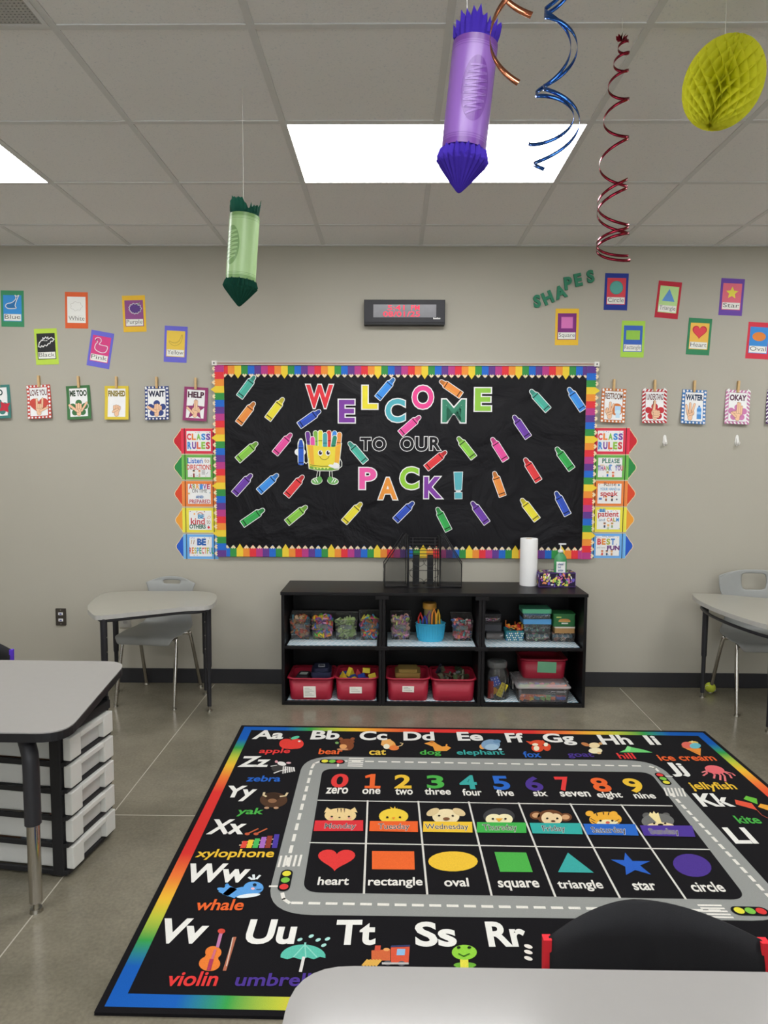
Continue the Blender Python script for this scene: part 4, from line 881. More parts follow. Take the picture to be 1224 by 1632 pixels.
# ================================================================= black cubby shelf
YF, YB = -.392, -.012
bw = K('0c0b0d', .4, .28, var=.25, scale=9, bump=.15, bscale=60); bwe = K('141315', .5, .25, var=.3, scale=14)
xl, xr_ = onY(448.5, 1030, YF).x, onY(934.5, 1030, YF).x; zt_ = onY(690, 945, YF).z; zm = onY(690, 1035, YF).z
d1, d2 = onY(609, 1000, YF).x, onY(768, 1000, YF).x
sh = thing('cubby_shelf', 'long black painted wooden cubby shelf under the bulletin board', 'shelf', ((xl+xr_)/2, (YF+YB)/2, 0)); SX, SY = sh.location.x, sh.location.y
def part(nm, *bxs, mat=bw, bev=.002, par=sh):
    b = B(); b.T = Matrix.Translation((-SX, -SY, 0))
    for q_ in bxs: b.bx(*q_, mat)
    return b.build(nm, par, bevel=bev)
TH = .019; zb0 = .012
part('top_board', (xl-.004, xr_+.004, YF-.006, YB, zt_-TH, zt_))
part('side_panel', (xl, xl+TH, YF, YB, 0, zt_-TH)); part('side_panel', (xr_-TH, xr_, YF, YB, 0, zt_-TH))
cells = [(xl+TH, d1-TH), (d1+TH, d2-TH), (d2+TH, xr_-TH)]
for dx in (d1, d2): part('divider', (dx-TH, dx-.0008, YF, YB, 0, zt_-TH), (dx+.0008, dx+TH, YF, YB, 0, zt_-TH), mat=bwe)
for a, c in cells:
    part('middle_shelf', (a, c, YF, YB-.012, zm-.006, zm+.012)); part('bottom_board', (a, c, YF, YB-.012, 0, zb0+.012))
    part('back_panel', (a, c, YB-.012, YB, 0, zt_-TH), bev=0)
for dx in (d1, d2):
    for z in (zt_-TH-.012, zm+.003): part('corner_block', (dx-.04, dx+.04, YF-.004, YF+.004, z-.012, z+.012), mat=bwe)
zs = {1: zm+.0125, 0: zb0+.0125}
# chevron shelf liners
def linermat():
    m, nt, b = nodes_of('chevron_liner'); N = nt.nodes.new; L = nt.links.new; sock(b, 'Roughness', .5)
    tc = N('ShaderNodeTexCoord'); sp = N('ShaderNodeSeparateXYZ'); L(tc.outputs['Object'], sp.inputs[0])
    def mth(op, a, c):
        n = N('ShaderNodeMath'); n.operation = op
        for i, v in enumerate((a, c)):
            if isinstance(v, (int, float)): n.inputs[i].default_value = v
            elif v is not None: L(v, n.inputs[i])
        return n.outputs[0]
    zig = mth('PINGPONG', sp.outputs[0], .018); s_ = mth('ADD', sp.outputs[1], zig); fr = mth('PINGPONG', s_, .015); st_ = mth('GREATER_THAN', fr, .0075)
    mx = N('ShaderNodeMix'); mx.data_type = 'RGBA'; mx.inputs[6].default_value = lin('7fa6b8'); mx.inputs[7].default_value = lin('e4ecee'); L(st_, mx.inputs[0]); L(mx.outputs[2], b.inputs['Base Color']); return m
lm = linermat()
names = ['left', 'middle', 'right']
for r_ in (1, 0):
    for i, (a, c) in enumerate(cells):
        b = B(); cx = (a+c)/2; b.box((0, 0, .0004), (c-a-.026, YB-YF-.045, .0008), lm)
        o = b.build('shelf_liner', mat=RZ((cx-.002, (YF+YB)/2-.003, zs[r_]+.0002), .4)); tag(o, 'blue and white chevron shelf liner in the %s %s cubby' % (('lower', 'upper')[r_], names[i]), 'shelf liner', 'chevron shelf liners')
zs = {k: v+.0012 for k, v in zs.items()}
def slot(p0, p1, pb, z, ymin=-.375):
    a = onZ(p0, pb, z); c = onZ(p1, pb, z); y = max(a.y, ymin); a = onY(p0, pb, y); c = onY(p1, pb, y); return a.x, c.x, y
def zat(py, y): return onY(690, py, y).z
CL = clear('f6f8f8', .03, .08)
def toys(n, W_, D_, H_, colrs, kinds, seed, s=.012):
    rr = random.Random(seed); b = B(); ms = [K(c, .4, .4, var=.05) for c in colrs]
    for k in range(n):
        f = k/n; z = s*.7+(H_)*rr.random()*.98; w_ = W_*(.80+.17*z/max(H_, .01)); x = (rr.random()-.5)*w_; y = (rr.random()-.5)*D_
        if rr.random() < .55: y = -D_/2+rr.random()*D_*.18
        m = rr.choice(ms); kd = rr.choice(kinds); ax = Vector((rr.gauss(0, 1), rr.gauss(0, 1), rr.gauss(0, 1)))
        if kd == 'ring': b.torus((x, y, z), s*.8, s*.3, m, ax, 9, 5)
        elif kd == 'ball': b.ball((x, y, z), s*.6, m, 7, 5)
        elif kd == 'stick': d = ax.normalized()*s*1.3; p = Vector((x, y, z)); b.cyl(p-d, p+d, s*.32, None, m, 6)
        elif kd == 'disc': d = ax.normalized()*s*.15; p = Vector((x, y, z)); b.cyl(p-d, p+d, s*.85, None, m, 9)
        else: b.box((x, y, z), (s*1.25, s*1.05, s*.9), m, rr.random()*3, rr.random()*3)
    return b
def bin_(p0, p1, pb, pfront, pback, label, clabel, colrs, kinds, seed, z=None, dep=.115, n=100, rot=0, gr='clear sorting bins in the upper cubbies'):
    z = zs[1] if z is None else z; x0, x1, y = slot(p0, p1, pb, z, -.25); W_ = (x1-x0); H_ = zat(pfront, y)-z; HB = zat(pback, y+dep)-z; cx = (x0+x1)/2
    yc = min(y+dep/2, YB-.02-dep/2); w0, w1 = W_*.42, W_*.5; d0, d1_ = dep*.42, dep*.5; T = .002
    t = thing('sorting_bin', label, 'bin', RZ((cx, yc, z+.0005), rot), gr)
    b = B()
    def wall(q4):
        a, c, e, f = [Vector(v) for v in q4]; nrm = (c-a).cross(e-a).normalized()*T; b.loft([[a, c, e, f], [v-nrm for v in (a, c, e, f)]], CL, smooth=False)
    wall([(-w0, -d0, 0), (w0, -d0, 0), (w1, -d1_, H_), (-w1, -d1_, H_)]); wall([(w0, d0, 0), (-w0, d0, 0), (-w1, d1_, HB), (w1, d1_, HB)])
    wall([(-w0, d0, 0), (-w0, -d0, 0), (-w1, -d1_, H_), (-w1, d1_, HB)]); wall([(w0, -d0, 0), (w0, d0, 0), (w1, d1_, HB), (w1, -d1_, H_)])
    wall([(-w0, d0, 0), (w0, d0, 0), (w0, -d0, 0), (-w0, -d0, 0)])
    b.build('bin_body', t)
    rim = clear('f4f6f6', .22, .15)
    b = B(); b.tube([(-w1, -d1_, H_), (w1, -d1_, H_), (w1, d1_, HB), (-w1, d1_, HB)], .0017, rim, 5, True); b.build('rim', t)
    b = B(); b.box((0, -(d0+d1_)/2-.0025, H_*.66), (W_*.5, .0016, H_*.22), clear('dfe4e4', .16, .2), rx=-math.atan2(d1_-d0, H_)*0); b.build('label_holder', t)
    b = toys(n, W_*.80, dep*.70, H_*.95, colrs, kinds, seed, .0185); o = b.build('counting_toys', mat=RZ((cx, yc, z+.003), rot)); tag(o, clabel, 'toys', None, 'stuff')
RB = ['d84a40', 'e88a3a', 'e8c83a', '58a848', '3f78cc', '8a4aa8', 'e070b0']
bin_(461.5, 495, 1021.6, 989, 975, 'clear scoop bin of mixed tan and red counters, first bin in upper left cubby', 'pile of mixed tan and red counters in the first clear bin', ['a85a38', 'b89058', 'd06048', 'c8a888', '6a4a58', '4a7a88'], ['stick', 'disc', 'box'], 1)
bin_(496, 532, 1021.6, 989, 975, 'clear scoop bin of rainbow rings, second bin in upper left cubby', 'pile of rainbow plastic rings in the second clear bin', RB+['e8a0c8', '58b8d8'], ['ring'], 2)
bin_(533.5, 569.5, 1021.6, 990, 976, 'clear scoop bin half full of pale green pieces in upper left cubby', 'pale green flat pieces filling the third clear bin', ['a8c080', 'b8cc90', '98b468', 'c8d4a0'], ['disc', 'stick'], 3, n=75)
bin_(572, 604, 1020.5, 988, 973, 'clear scoop bin of bright linking stars, right end of upper left cubby', 'pile of bright plastic links in the fourth clear bin', ['e86080', 'f0904a', '58a0d0', 'a0c858', '8a58b0', 'e0d050', 'e85a4a'], ['ring', 'stick'], 4, rot=4)
bin_(622, 655, 1020, 989, 974, 'clear scoop bin of pastel pieces left of the teal basket', 'pile of pink and green counters in the bin left of the teal basket', ['d890b8', 'a8c070', '8a80b8', 'e0b0a0', 'c8d080'], ['disc', 'ring', 'ball'], 5)
bin_(719.7, 754, 1021.6, 990, 975.5, 'clear scoop bin of coloured pieces right of the teal basket', 'pile of orange, blue and pink counters in the bin right of the teal basket', ['e0805a', '4a70b0', 'd87898', 'd8d0c8', '5aa0a0', 'b04848'], ['box', 'ball', 'stick'], 6)
# teal basket
x0, x1, y = slot(663, 710.5, 1024.5, zs[1]); W_ = x1-x0; H_ = zat(996, y)-zs[1]; tm_ = K('3aa4c8', .4, .4, var=.05)
t = thing('plastic_basket', 'teal oval plastic basket in the upper middle cubby', 'basket', ((x0+x1)/2, y+.065, zs[1]))
def oval(r, z, sy=.62, n=36): return [(r*math.cos(2*PI*k/n), r*sy*math.sin(2*PI*k/n), z) for k in range(n)]
R_ = W_/2
b = B(); b.loft([oval(R_*.84, 0), oval(R_*.86, H_*.12), oval(R_*.98, H_*.95), oval(R_*1.0, H_), oval(R_*.95, H_), oval(R_*.82, H_*.12), oval(R_*.8, .003)], tm_); b.build('basket_body', t)
b = B()
for k in range(30):
    a = 2*PI*k/30; p0 = (R_*.875*math.cos(a), R_*.62*.875*math.sin(a), H_*.14); p1 = (R_*.985*math.cos(a), R_*.62*.985*math.sin(a), H_*.86); b.cyl(p0, p1, .0028, None, tm_, 5)
b.tube(oval(R_*1.0, H_*.98), .0035, tm_, 6, True); b.tube(oval(R_*.985, H_*.86), .0025, tm_, 5, True); b.build('ribs', t)
for s_ in (-1, 1):
    b = B(); b.tube([(s_*(R_*.72+.0*k), R_*.62*.68*math.cos(PI*k/10)*-1, H_*.98+.018*math.sin(PI*k/10)) for k in range(11)], .0035, tm_, 6); b.build('handle', t)
bxc = (x0+x1)/2; byc = y+.065
for k, (dx, dy, c, h_, w_, lb_) in enumerate([(-.062, -.005, 'c8382e', .165, .030, 'red plastic jumbo tweezers standing at left in the teal basket'), (-.036, -.018, '2f50b8', .15, .026, 'blue plastic jumbo tweezers standing in the teal basket'), (-.008, .0, '6a2f7e', .175, .028, 'dark purple plastic jumbo tweezers standing in the teal basket'), (.020, -.012, 'e88a2e', .195, .026, 'orange plastic jumbo tweezers standing at right in the teal basket'), (.046, -.008, 'ecb43c', .185, .022, 'yellow plastic jumbo tweezers standing at the right end of the teal basket')]):
    b = B(); m_ = K(c, .35, .45, var=.04); hw_ = w_/2
    b.tube([(-hw_*.8, 0, .006), (-hw_, 0, h_*.4), (-hw_*.9, 0, h_*.8), (0, 0, h_), (hw_*.9, 0, h_*.8), (hw_, 0, h_*.4), (hw_*.8, 0, .006)], .006, m_, 8)
    tag(b.build('jumbo_tweezers', mat=RZ((bxc+dx, byc+dy, zs[1]+.008), 15*(k-2))), lb_, 'tweezers', 'plastic tweezers in the teal basket')
b = B(); b.lathe([(.036, .006), (.036, .190)], clear('d8c890', .4)); 
jt = thing('counter_jar', 'small jar with an amber lid at the back of the teal basket', 'jar', (bxc-.005, byc+.033-.0, zs[1]+.004)); b.build('jar_body', jt)
b = B(); b.lathe([(.041, .190), (.043, .194), (.043, .222), (.040, .226)], K('b88a38', .4), 28); b.build('lid', jt)
# small stacked boxes at the left of the upper right cubby
def lidbox(p0, p1, pt, pb, z, dep, body, lidc, label, gr=None, lidfrac=.25, name='small_box', nm='box', fill=None, y=None, rot=0):
    if y is None: x0, x1, y = slot(p0, p1, pb, z)
    else: x0, x1 = onY(p0, pb, y).x, onY(p1, pb, y).x
    H_ = zat(pt, y)-z; W_ = x1-x0; t = thing(name, label, nm, RZ(((x0+x1)/2, y+dep/2, z+.0004), rot), gr)
    b = B(); hb = H_*(1-lidfrac)
    pr = lambda s_: rrect(-W_/2*s_, -dep/2*s_, W_/2*s_, dep/2*s_, .008, 3)
    if isinstance(body, str): b.prism(pr(.97), 0, hb, K(body, .4, .4, var=.05))
    else:
        b.loft([[(p[0], p[1], 0) for p in pr(.94)], [(p[0], p[1], hb) for p in pr(.985)], [(p[0], p[1], hb) for p in pr(.96)], [(p[0], p[1], .002) for p in pr(.91)]], body)
    b.build('box_body', t)
    b = B(); b.prism(pr(1.0), hb, H_, lidc if not isinstance(lidc, str) else K(lidc, .4, .4, var=.05)); b.build('lid', t, bevel=.002)
    if fill:
        o = toys(fill[1], W_*.86, dep*.8, hb*.9, fill[0], fill[2], len(label), .009).build('toy_pieces', mat=RZ(((x0+x1)/2, y+dep/2, z+.003), rot)); tag(o, fill[3], 'toys', None, 'stuff')
    return t, H_, (x0+x1)/2, y, W_
z = zs[1]
gb = 'small black lidded boxes in the upper right cubby'
x0_, x1_, yb_ = slot(774, 803.5, 1019.5, z)
lidbox(774, 803.5, 1005.5, 1019.5, z, .10, clear('b8b4b4', .3), '1c1c1e', 'small clear box with black lid, bottom of the stack of three', gb, y=yb_, fill=(['5a5a62', '8a8078', 'a89890'], 25, ['box', 'disc'], 'grey pieces inside the bottom small box'))
z2 = zat(1005.5, yb_)+.001
lidbox(771, 800.5, 991.5, 1005, z2, .10, '3a3a40', '1c1c1e', 'small dark grey box with black lid, middle of the stack of three', gb, y=yb_)
z3 = zat(991.5, yb_)+.001
lidbox(770, 799, 978, 991, z3, .10, clear('e8e0e4', .06), '1c1c1e', 'small clear box of pink and orange pieces, top of the stack of three', gb, y=yb_, fill=(['e8806a', 'e8a03a', 'b87ab0', 'd8609a'], 35, ['box', 'ball'], 'pink and orange pieces inside the top small box'))
# patterned basket with red toys
x0, x1, y = slot(805, 836, 1021.5, z); W_ = x1-x0; H_ = zat(1004, y)-z
t = thing('patterned_basket', 'small teal rimmed basket with white diamond pattern, full of red pieces', 'basket', ((x0+x1)/2, y+.05, z))
b = B(); q1 = rrect(-W_/2*.9, -.045, W_/2*.9, .045, .012, 3); q2 = rrect(-W_/2, -.052, W_/2, .052, .012, 3); q3 = rrect(-W_/2*.94, -.046, W_/2*.94, .046, .012, 3)
b.loft([[(*p, 0) for p in q1], [(*p, H_) for p in q2], [(*p, H_) for p in q3], [(p[0]*.96, p[1]*.96, .003) for p in q1]], K('2f7e88', .45)); b.build('basket_body', t)
b = B(); b.T = Matrix.Translation((0, -.0475, H_*.45)) @ Matrix.Rotation(PI/2+.12, 4, 'X'); b.z = .0008
for i in range(9):
    for j in range(4):
        x = -W_*.42+W_*.84*(i+.5*(j % 2))/8.5; yv = -H_*.34+H_*.62*j/3; b.z = .001; b.poly([(x-W_*.04, yv), (x, yv-H_*.09), (x+W_*.04, yv), (x, yv+H_*.09)], 'dfe8ea' if (i+j) % 3 else '5a78b8')
b.build('diamond_print', t)
o = toys(80, W_*.86, .08, H_*1.35, ['c83a28', 'd8582e', 'e0a83a', 'b82a2a', 'e07a3a'], ['box', 'stick', 'disc'], 12, .011).build('toy_pieces', mat=RZ(((x0+x1)/2, y+.05, z+.004))); tag(o, 'pile of red and orange pieces in the patterned basket', 'toys', None, 'stuff')
# clear boxes
zA = z; x0a, x1a, ya = slot(837, 878, 1022.7, z)
g2 = 'lidded storage boxes in the upper right cubby'
lidbox(837, 878, 1008, 1022.7, z, .13, clear('f2f6f4', .05), clear('f0f4f4', .12), 'low clear box of green and pink pieces under the blue lidded box', g2, .12, 'storage_box', y=ya, fill=(['6aa870', '8ac890', 'c8708a', 'b8b0b0'], 40, ['ring', 'disc'], 'green and pink pieces in the low clear box'))
lidbox(879, 917.5, 1008, 1022.7, z, .13, clear('f2f6f4', .05), clear('f0f4f4', .12), 'low clear box of rust coloured pieces under the brown box', g2, .12, 'storage_box', y=ya, fill=(['a8604a', 'c8b088', '8a4a3a', 'd8c8a8'], 40, ['ring', 'stick'], 'rust coloured pieces in the low clear box'))
zB = zat(1008, ya)+.001
lidbox(833.5, 879, 986, 1008, zB, .13, clear('eef6f4', .06), '5aa0d8', 'clear box with a bright blue lid, middle of the tall stack', g2, .36, 'storage_box', y=ya, fill=(['4a9a80', '58b8a0', '3a8aa0', 'd8e0d8'], 40, ['stick', 'disc'], 'teal pieces in the blue lidded box'))
zC = zat(986, ya)+.001
lidbox(832.5, 879, 970, 986+5, zC, .13, clear('eef4f4', .07), '5cb48c', 'clear box with a mint green lid, top of the tall stack', g2, .42, 'storage_box', y=ya, fill=(['8a80a8', 'b87888', 'a8a0b0', 'c8a890'], 40, ['stick', 'disc'], 'grey and mauve pieces in the green lidded box'))
lidbox(884, 917, 997.5, 1008, zB, .12, 'b48a58', 'e2ddd0', 'flat brown and white box under the green box', None, .22, 'card_box', y=ya)
zD = zat(997.5, ya)+.001
t, H_, cxg, yg, Wg = lidbox(881.5, 917.5, 977, 997.5, zD, .12, '2f6e3e', '2f7642', 'dark green card box on top of the flat brown box', None, .06, 'card_box', y=ya)
b = B(); b.T = Matrix.Translation((0, -.0585, H_*.45)) @ Matrix.Rotation(PI/2, 4, 'X'); b.z = .0004
b.poly([(.034*math.cos(a), .004+.009*math.sin(a)) for a in [PI*k/12 for k in range(13)]], 'c88a4a'); b.rect(-.036, -.006, .036, .003, 'd8a868'); b.rect(-.018, -.020, .022, -.011, 'e8e4dc'); b.rect(-.05, .019, -.02, .026, 'b8c870'); b.build('front_print', t)

# ---- lower row: red tubs
red = K('982034', .4, .4, var=.04)
def tub(p0, p1, prim, pb, z, label, dep=.27, ymin=-.37, lp=None, lc='e6e0d8', lines=3, yoff=0):
    x0, x1, y = slot(p0+6, p1-6, pb, z, ymin); a, c = onY(p0, prim, y-.01).x, onY(p1, prim, y-.01).x
    W1 = c-a; W0 = W1*.86; H_ = zat(prim, y-.01)-z; dep0 = dep*.86; cx = (a+c)/2; cy = y+dep0/2; t = thing('red_tub', label, 'tub', (cx, cy, z+.0005), 'red plastic tubs in the lower cubbies')
    rr = lambda w_, d_, zz, r=.04: [(*p, zz) for p in rrect(-w_/2, -d_/2, w_/2, d_/2, r, 5)]
    b = B(); T = .004
    b.loft([rr(W0, dep0, 0, .03), rr(W0+.008, dep0+.008, .006), rr(W1-.016, dep-.016, H_-.012), rr(W1-.016-2*T, dep-.016-2*T, H_-.012), rr(W0, dep0, .01), rr(W0-.02, dep0-.02, .006, .03)], red); b.build('tub_body', t)
    b = B(); n_ = len(rr(W1, dep, 0))
    def rim(w_, d_, zz): return [(p[0], p[1], zz-.006*math.cos(min(1, abs(p[0])/(w_/2))*PI)*(1 if abs(p[1]) > d_*.4 else 0)-.0) for p in rr(w_, d_, zz)]
    b.loft([rim(W1-.018, dep-.018, H_-.014), rim(W1, dep, H_-.010), rim(W1+.003, dep+.003, H_-.003), rim(W1-.006, dep-.006, H_), rim(W1-.024, dep-.024, H_-.006)], red, False, False); b.build('rim', t)
    if lp:
        l0, l1, l2, l3 = lp; yl = y-.004
        p = onY((l0+l1)/2, (l2+l3)/2, yl); lw, lh = (l1-l0)*.0037, (l3-l2)*.0037
        f = (p.z-z)/H_; ylf = -(dep0+.008)/2-(dep-.016-dep0-.008)/2*f-.0012; tilt = math.atan2((dep-dep0)/2-.012, H_)
        b = B(); b.T = Matrix.Translation((p.x-cx, ylf, p.z-z)) @ Matrix.Rotation(PI/2+tilt*.9, 4, 'X') @ Matrix.Rotation(random.Random(p0).uniform(-.04, .04), 4, 'Z')
        b.prism([(-lw/2, -lh/2), (lw/2, -lh/2), (lw/2, lh/2), (-lw/2, lh/2)], 0, .0008, P(lc)); b.z = .0009
        for k in range(lines): b.rect(-lw*.4, lh*(.34-.75*k/max(lines, 1))-.002, -lw*.4+lw*(.4+.35*((k*7) % 3)/2), lh*(.34-.75*k/max(lines, 1)), '8a8680')
        b.build('paper_label', t)
    return cx, cy, W0, dep0, H_
z = zs[0]
c1 = tub(457, 532, 1083, 1117, z, 'red tub holding two dark boxes, far left of the lower row', lp=(483.5, 503.7, 1093, 1112), lines=6)
c2_ = tub(532.5, 603, 1082, 1117, z, 'red tub full of yellow and blue foam blocks', lp=(557, 577, 1094, 1105))
c3 = tub(615, 686, 1082, 1116.5, z, 'red tub with an amber plastic box inside, lower middle cubby', lp=(641, 660, 1093, 1103))
c4 = tub(687, 760, 1083, 1117, z, 'red tub of dark green toys beside the lower right cubby')
def inbox(cx, cy, z, w_, d_, h_, c, lidc, label, rot, nm='game_box'):
    t = thing(nm, label, 'box', RZ((cx, cy, z), rot)); b = B(); b.prism(rrect(-w_/2, -d_/2, w_/2, d_/2, .012, 3), 0, h_*.72, c); b.build('box_body', t, bevel=.003)
    b = B(); b.prism(rrect(-w_/2-.004, -d_/2-.004, w_/2+.004, d_/2+.004, .014, 3), h_*.72, h_*.88, lidc); b.prism(rrect(-w_*.4, -d_*.4, w_*.4, d_*.4, .012, 3), h_*.88, h_, lidc); b.build('lid', t, bevel=.003); return t
t = inbox(c1[0]+.055, c1[1]+.01, z+.009, .115, .15, .165, K('2a3450', .35), K('262c44', .35), 'dark blue lidded box standing in the far left red tub', 4)
b = B(); b.box((0, 0, .1655), (.04, .05, .001), P('b8bcc0')); b.box((0, 0, .1662), (.03, .035, .0006), P('4a4e58')); b.build('label', t)
t = inbox(c1[0]-.052, c1[1]-.02, z+.009, .085, .12, .125, K('1e1e22', .4), K('26262a', .4), 'small black box with a grey label in the far left red tub', -6)
b = B(); b.box((0, 0, .1255), (.045, .04, .001), P('a8b0a8')); b.build('label', t)
t = inbox(c3[0]+.0, c3[1]+.03, z+.009, .15, .13, .155, clear('c8a860', .45), clear('c8a860', .55), 'amber translucent box inside the red tub of the lower middle cubby', 0, 'amber_box')
rr = random.Random(5); bc = {'yellow': K('e0c838', .6), 'blue': K('2f4aa8', .6), 'red': K('b83038', .6)}
spots = [(-.085, -.02, .118, 'yellow', 'tri'), (-.045, .03, .13, 'yellow', 'tri'), (-.012, -.05, .098, 'yellow', 'box'), (.03, -.02, .112, 'blue', 'box'), (.055, .045, .135, 'yellow', 'box'), (.092, .0, .112, 'yellow', 'box'), (-.06, -.055, .085, 'red', 'box'), (-.03, .0, .10, 'blue', 'box'), (.065, -.052, .092, 'blue', 'tri'), (.0, .06, .11, 'red', 'tri'), (-.085, .055, .10, 'blue', 'box'), (.03, -.065, .07, 'yellow', 'box'), (-.02, -.02, .05, 'red', 'box'), (.06, .0, .05, 'blue', 'box'), (-.06, .02, .05, 'yellow', 'box'), (.0, .03, .05, 'blue', 'box')]
for k, (x, y, zz, c, kd) in enumerate(spots):
    b = B(); m_ = bc[c]
    if kd == 'box': b.box((0, 0, 0), (.046, .034, .032), m_)
    else: b.prism([(-.028, -.02), (.028, -.02), (0, .03)], -.014, .014, m_)
    o = b.build('foam_block', mat=Matrix.Translation((c2_[0]+x, c2_[1]+y, z+zz)) @ Matrix.Rotation(rr.uniform(-.6, .6), 4, 'Z') @ Matrix.Rotation(rr.uniform(-.4, .4)+(PI/2 if kd == 'tri' else 0), 4, 'X') @ Matrix.Rotation(rr.uniform(-.5, .5), 4, 'Y'), bevel=.002)
    tag(o, '%s %s foam block heaped in the second red tub from the left' % (c, 'triangular' if kd == 'tri' else 'rectangular'), 'block', 'foam blocks in the second red tub')
o = toys(60, c4[2]*.72, c4[3]*.68, c4[4]*.95, ['2a3a2e', '26301f', '3a2a22', '20242e', '4a4a3a', '3a4a30'], ['box', 'stick', 'disc'], 31, .026).build('dark_toys', mat=RZ((c4[0], c4[1], z+.012))); tag(o, 'heap of dark green and brown toys in the red tub', 'toys', None, 'stuff')
# ---- clear jar with blocks
x0, x1, y = slot(773, 815, 1116.5, z); R_ = (x1-x0)/2*.95; H_ = zat(1062, y+R_)-z; t = thing('plastic_jar', 'clear wide mouthed jar of toys in the lower right cubby', 'jar', ((x0+x1)/2, y+R_, z)); jx, jy = (x0+x1)/2, y+R_
b = B(); b.lathe([(R_*.9, 0), (R_, .01), (R_, H_*.78), (R_*.92, H_*.9), (R_*.76, H_), (R_*.76, H_+.02), (R_*.73, H_+.02), (R_*.73, H_), (R_*.96, H_*.78), (R_*.96, .012), (R_*.86, .004)], clear('f4f6f6', .025, .06), 32); b.build('jar_body', t)
b = B(); b.lathe([(R_*.8, H_+.006), (R_*.82, H_+.01), (R_*.82, H_+.035), (R_*.72, H_+.042)], clear('b8bcbc', .25, .2), 32); b.build('lid', t)
jz = z+.006
b = B(); b.cyl((0, 0, 0), (0, 0, .105), .019, None, K('c82e28', .4), 18); tag(b.build('toy_cylinder', mat=Matrix.Translation((jx-R_*.55, jy-R_*.48, jz)), bevel=.002), 'red plastic cylinder at the left inside the clear jar', 'block')
b = B(); b.prism([(-.03, -.028), (.03, -.02), (.022, .03), (-.026, .034)], -.008, .008, K('2f4fb0', .45)); b.z = .0085
for k in range(9): b.ell(-.018+.018*(k % 3), -.014+.018*(k//3), .003, .003, 'e8eaf0', 8)
tag(b.build('foam_tile', mat=Matrix.Translation((jx-.012, jy-R_*.5, jz+.098)) @ Matrix.Rotation(PI/2, 4, 'X') @ Matrix.Rotation(.3, 4, 'Z')), 'blue foam tile with white dots inside the clear jar', 'block')
b = B(); b.prism(rrect(-.021, -.043, .021, .043, .004, 3), -.007, .007, K('e0cc30', .45)); b.z = .0072
for i in (-1, 1):
    for k in range(4): b.ell(i*.009, -.03+.02*k, .0045, .0045, 'b89a20', 10)
tag(b.build('domino_block', mat=Matrix.Translation((jx+.026, jy-R_*.66, jz+.052)) @ Matrix.Rotation(PI/2-.08, 4, 'X') @ Matrix.Rotation(-.42, 4, 'Z'), bevel=.001), 'yellow domino block with round dots leaning inside the clear jar', 'block')
b = B(); b.prism([(-.026, -.03), (.026, -.03), (0, .03)], -.009, .009, K('e0a030', .45)); tag(b.build('foam_tile', mat=Matrix.Translation((jx-.018, jy-.012, jz+.046)) @ Matrix.Rotation(PI/2, 4, 'X') @ Matrix.Rotation(.5, 4, 'Z')), 'orange yellow triangular tile inside the clear jar', 'block')
# ---- clear storage box with bricks, red tub on its lid
x0, x1, y = slot(824, 909, 1126, zs[0], -.387); W_ = x1-x0; H_ = zat(1093, y)-zs[0]; dep = .30; cx = (x0+x1)/2; cy = y+dep/2
t = thing('storage_box', 'large clear lidded box of coloured bricks in the lower right cubby', 'storage box', (cx, cy, zs[0]))
rq = lambda w_, d_, zz, r=.02: [(*p, zz) for p in rrect(-w_/2, -d_/2, w_/2, d_/2, r, 4)]
b = B(); b.loft([rq(W_*.93, dep*.94, 0), rq(W_*.98, dep*.98, H_*.95), rq(W_*.96, dep*.965, H_*.95), rq(W_*.91, dep*.92, .003)], clear('f6eef0', .06, .12)); b.build('box_body', t)
lm2 = clear('f0eaec', .30, .15)
b = B(); b.loft([rq(W_*1.0, dep*1.0, H_*.86), rq(W_*1.03, dep*1.03, H_*.88), rq(W_*1.03, dep*1.03, H_*.96), rq(W_*.98, dep*.98, H_), rq(W_*.9, dep*.86, H_), rq(W_*.88, dep*.84, H_+.006)], lm2); b.build('lid', t)
for s_ in (-1, 1):
    b = B(); b.box((s_*W_*.523, 0, H_*.74), (.008, .09, .05), lm2); b.build('latch', t, bevel=.002)
bcol = [('red', 'cc3c34'), ('orange', 'e07a3a'), ('yellow', 'e4c03c'), ('blue', '3a5ab0'), ('green', '7ab04a'), ('pink', 'e06a8a'), ('teal', '3a8a98')]
rr = random.Random(21); proto = {}; k = 0
for iz in range(4):
    for ix in range(9):
        for iy in range(2):
            nm_, c = rr.choice(bcol)
            if nm_ not in proto:
                b = B(); m_ = K(c, .35, .45, var=.04); b.box((0, 0, 0), (.027, .022, .017), m_)
                for u in (-.0065, .0065): b.cyl((u, 0, .0085), (u, 0, .0125), .005, None, m_, 8)
                o = b.build('toy_brick', bevel=.001); proto[nm_] = o
            else: o = proto[nm_].copy(); scene.collection.objects.link(o)
            o.location = (cx-W_*.40+W_*.80*(ix+rr.uniform(-.12, .12))/8, cy-dep*.40+.036*iy+rr.uniform(0, .006), zs[0]+.016+.0235*iz+rr.uniform(0, .004)); o.rotation_euler = (rr.uniform(-.35, .35), rr.uniform(-.35, .35), rr.uniform(-.6, .6))
            tag(o, '%s toy brick inside the large clear storage box' % nm_, 'toy brick', 'toy bricks in the clear storage box')
zl = zs[0]+H_+.007
tub(830, 906.6, 1050, 1081, zl, 'red tub with a green label standing on the clear storage box', dep=.24, lp=(855.7, 887, 1054, 1072.6), lc='6ca884', lines=0)

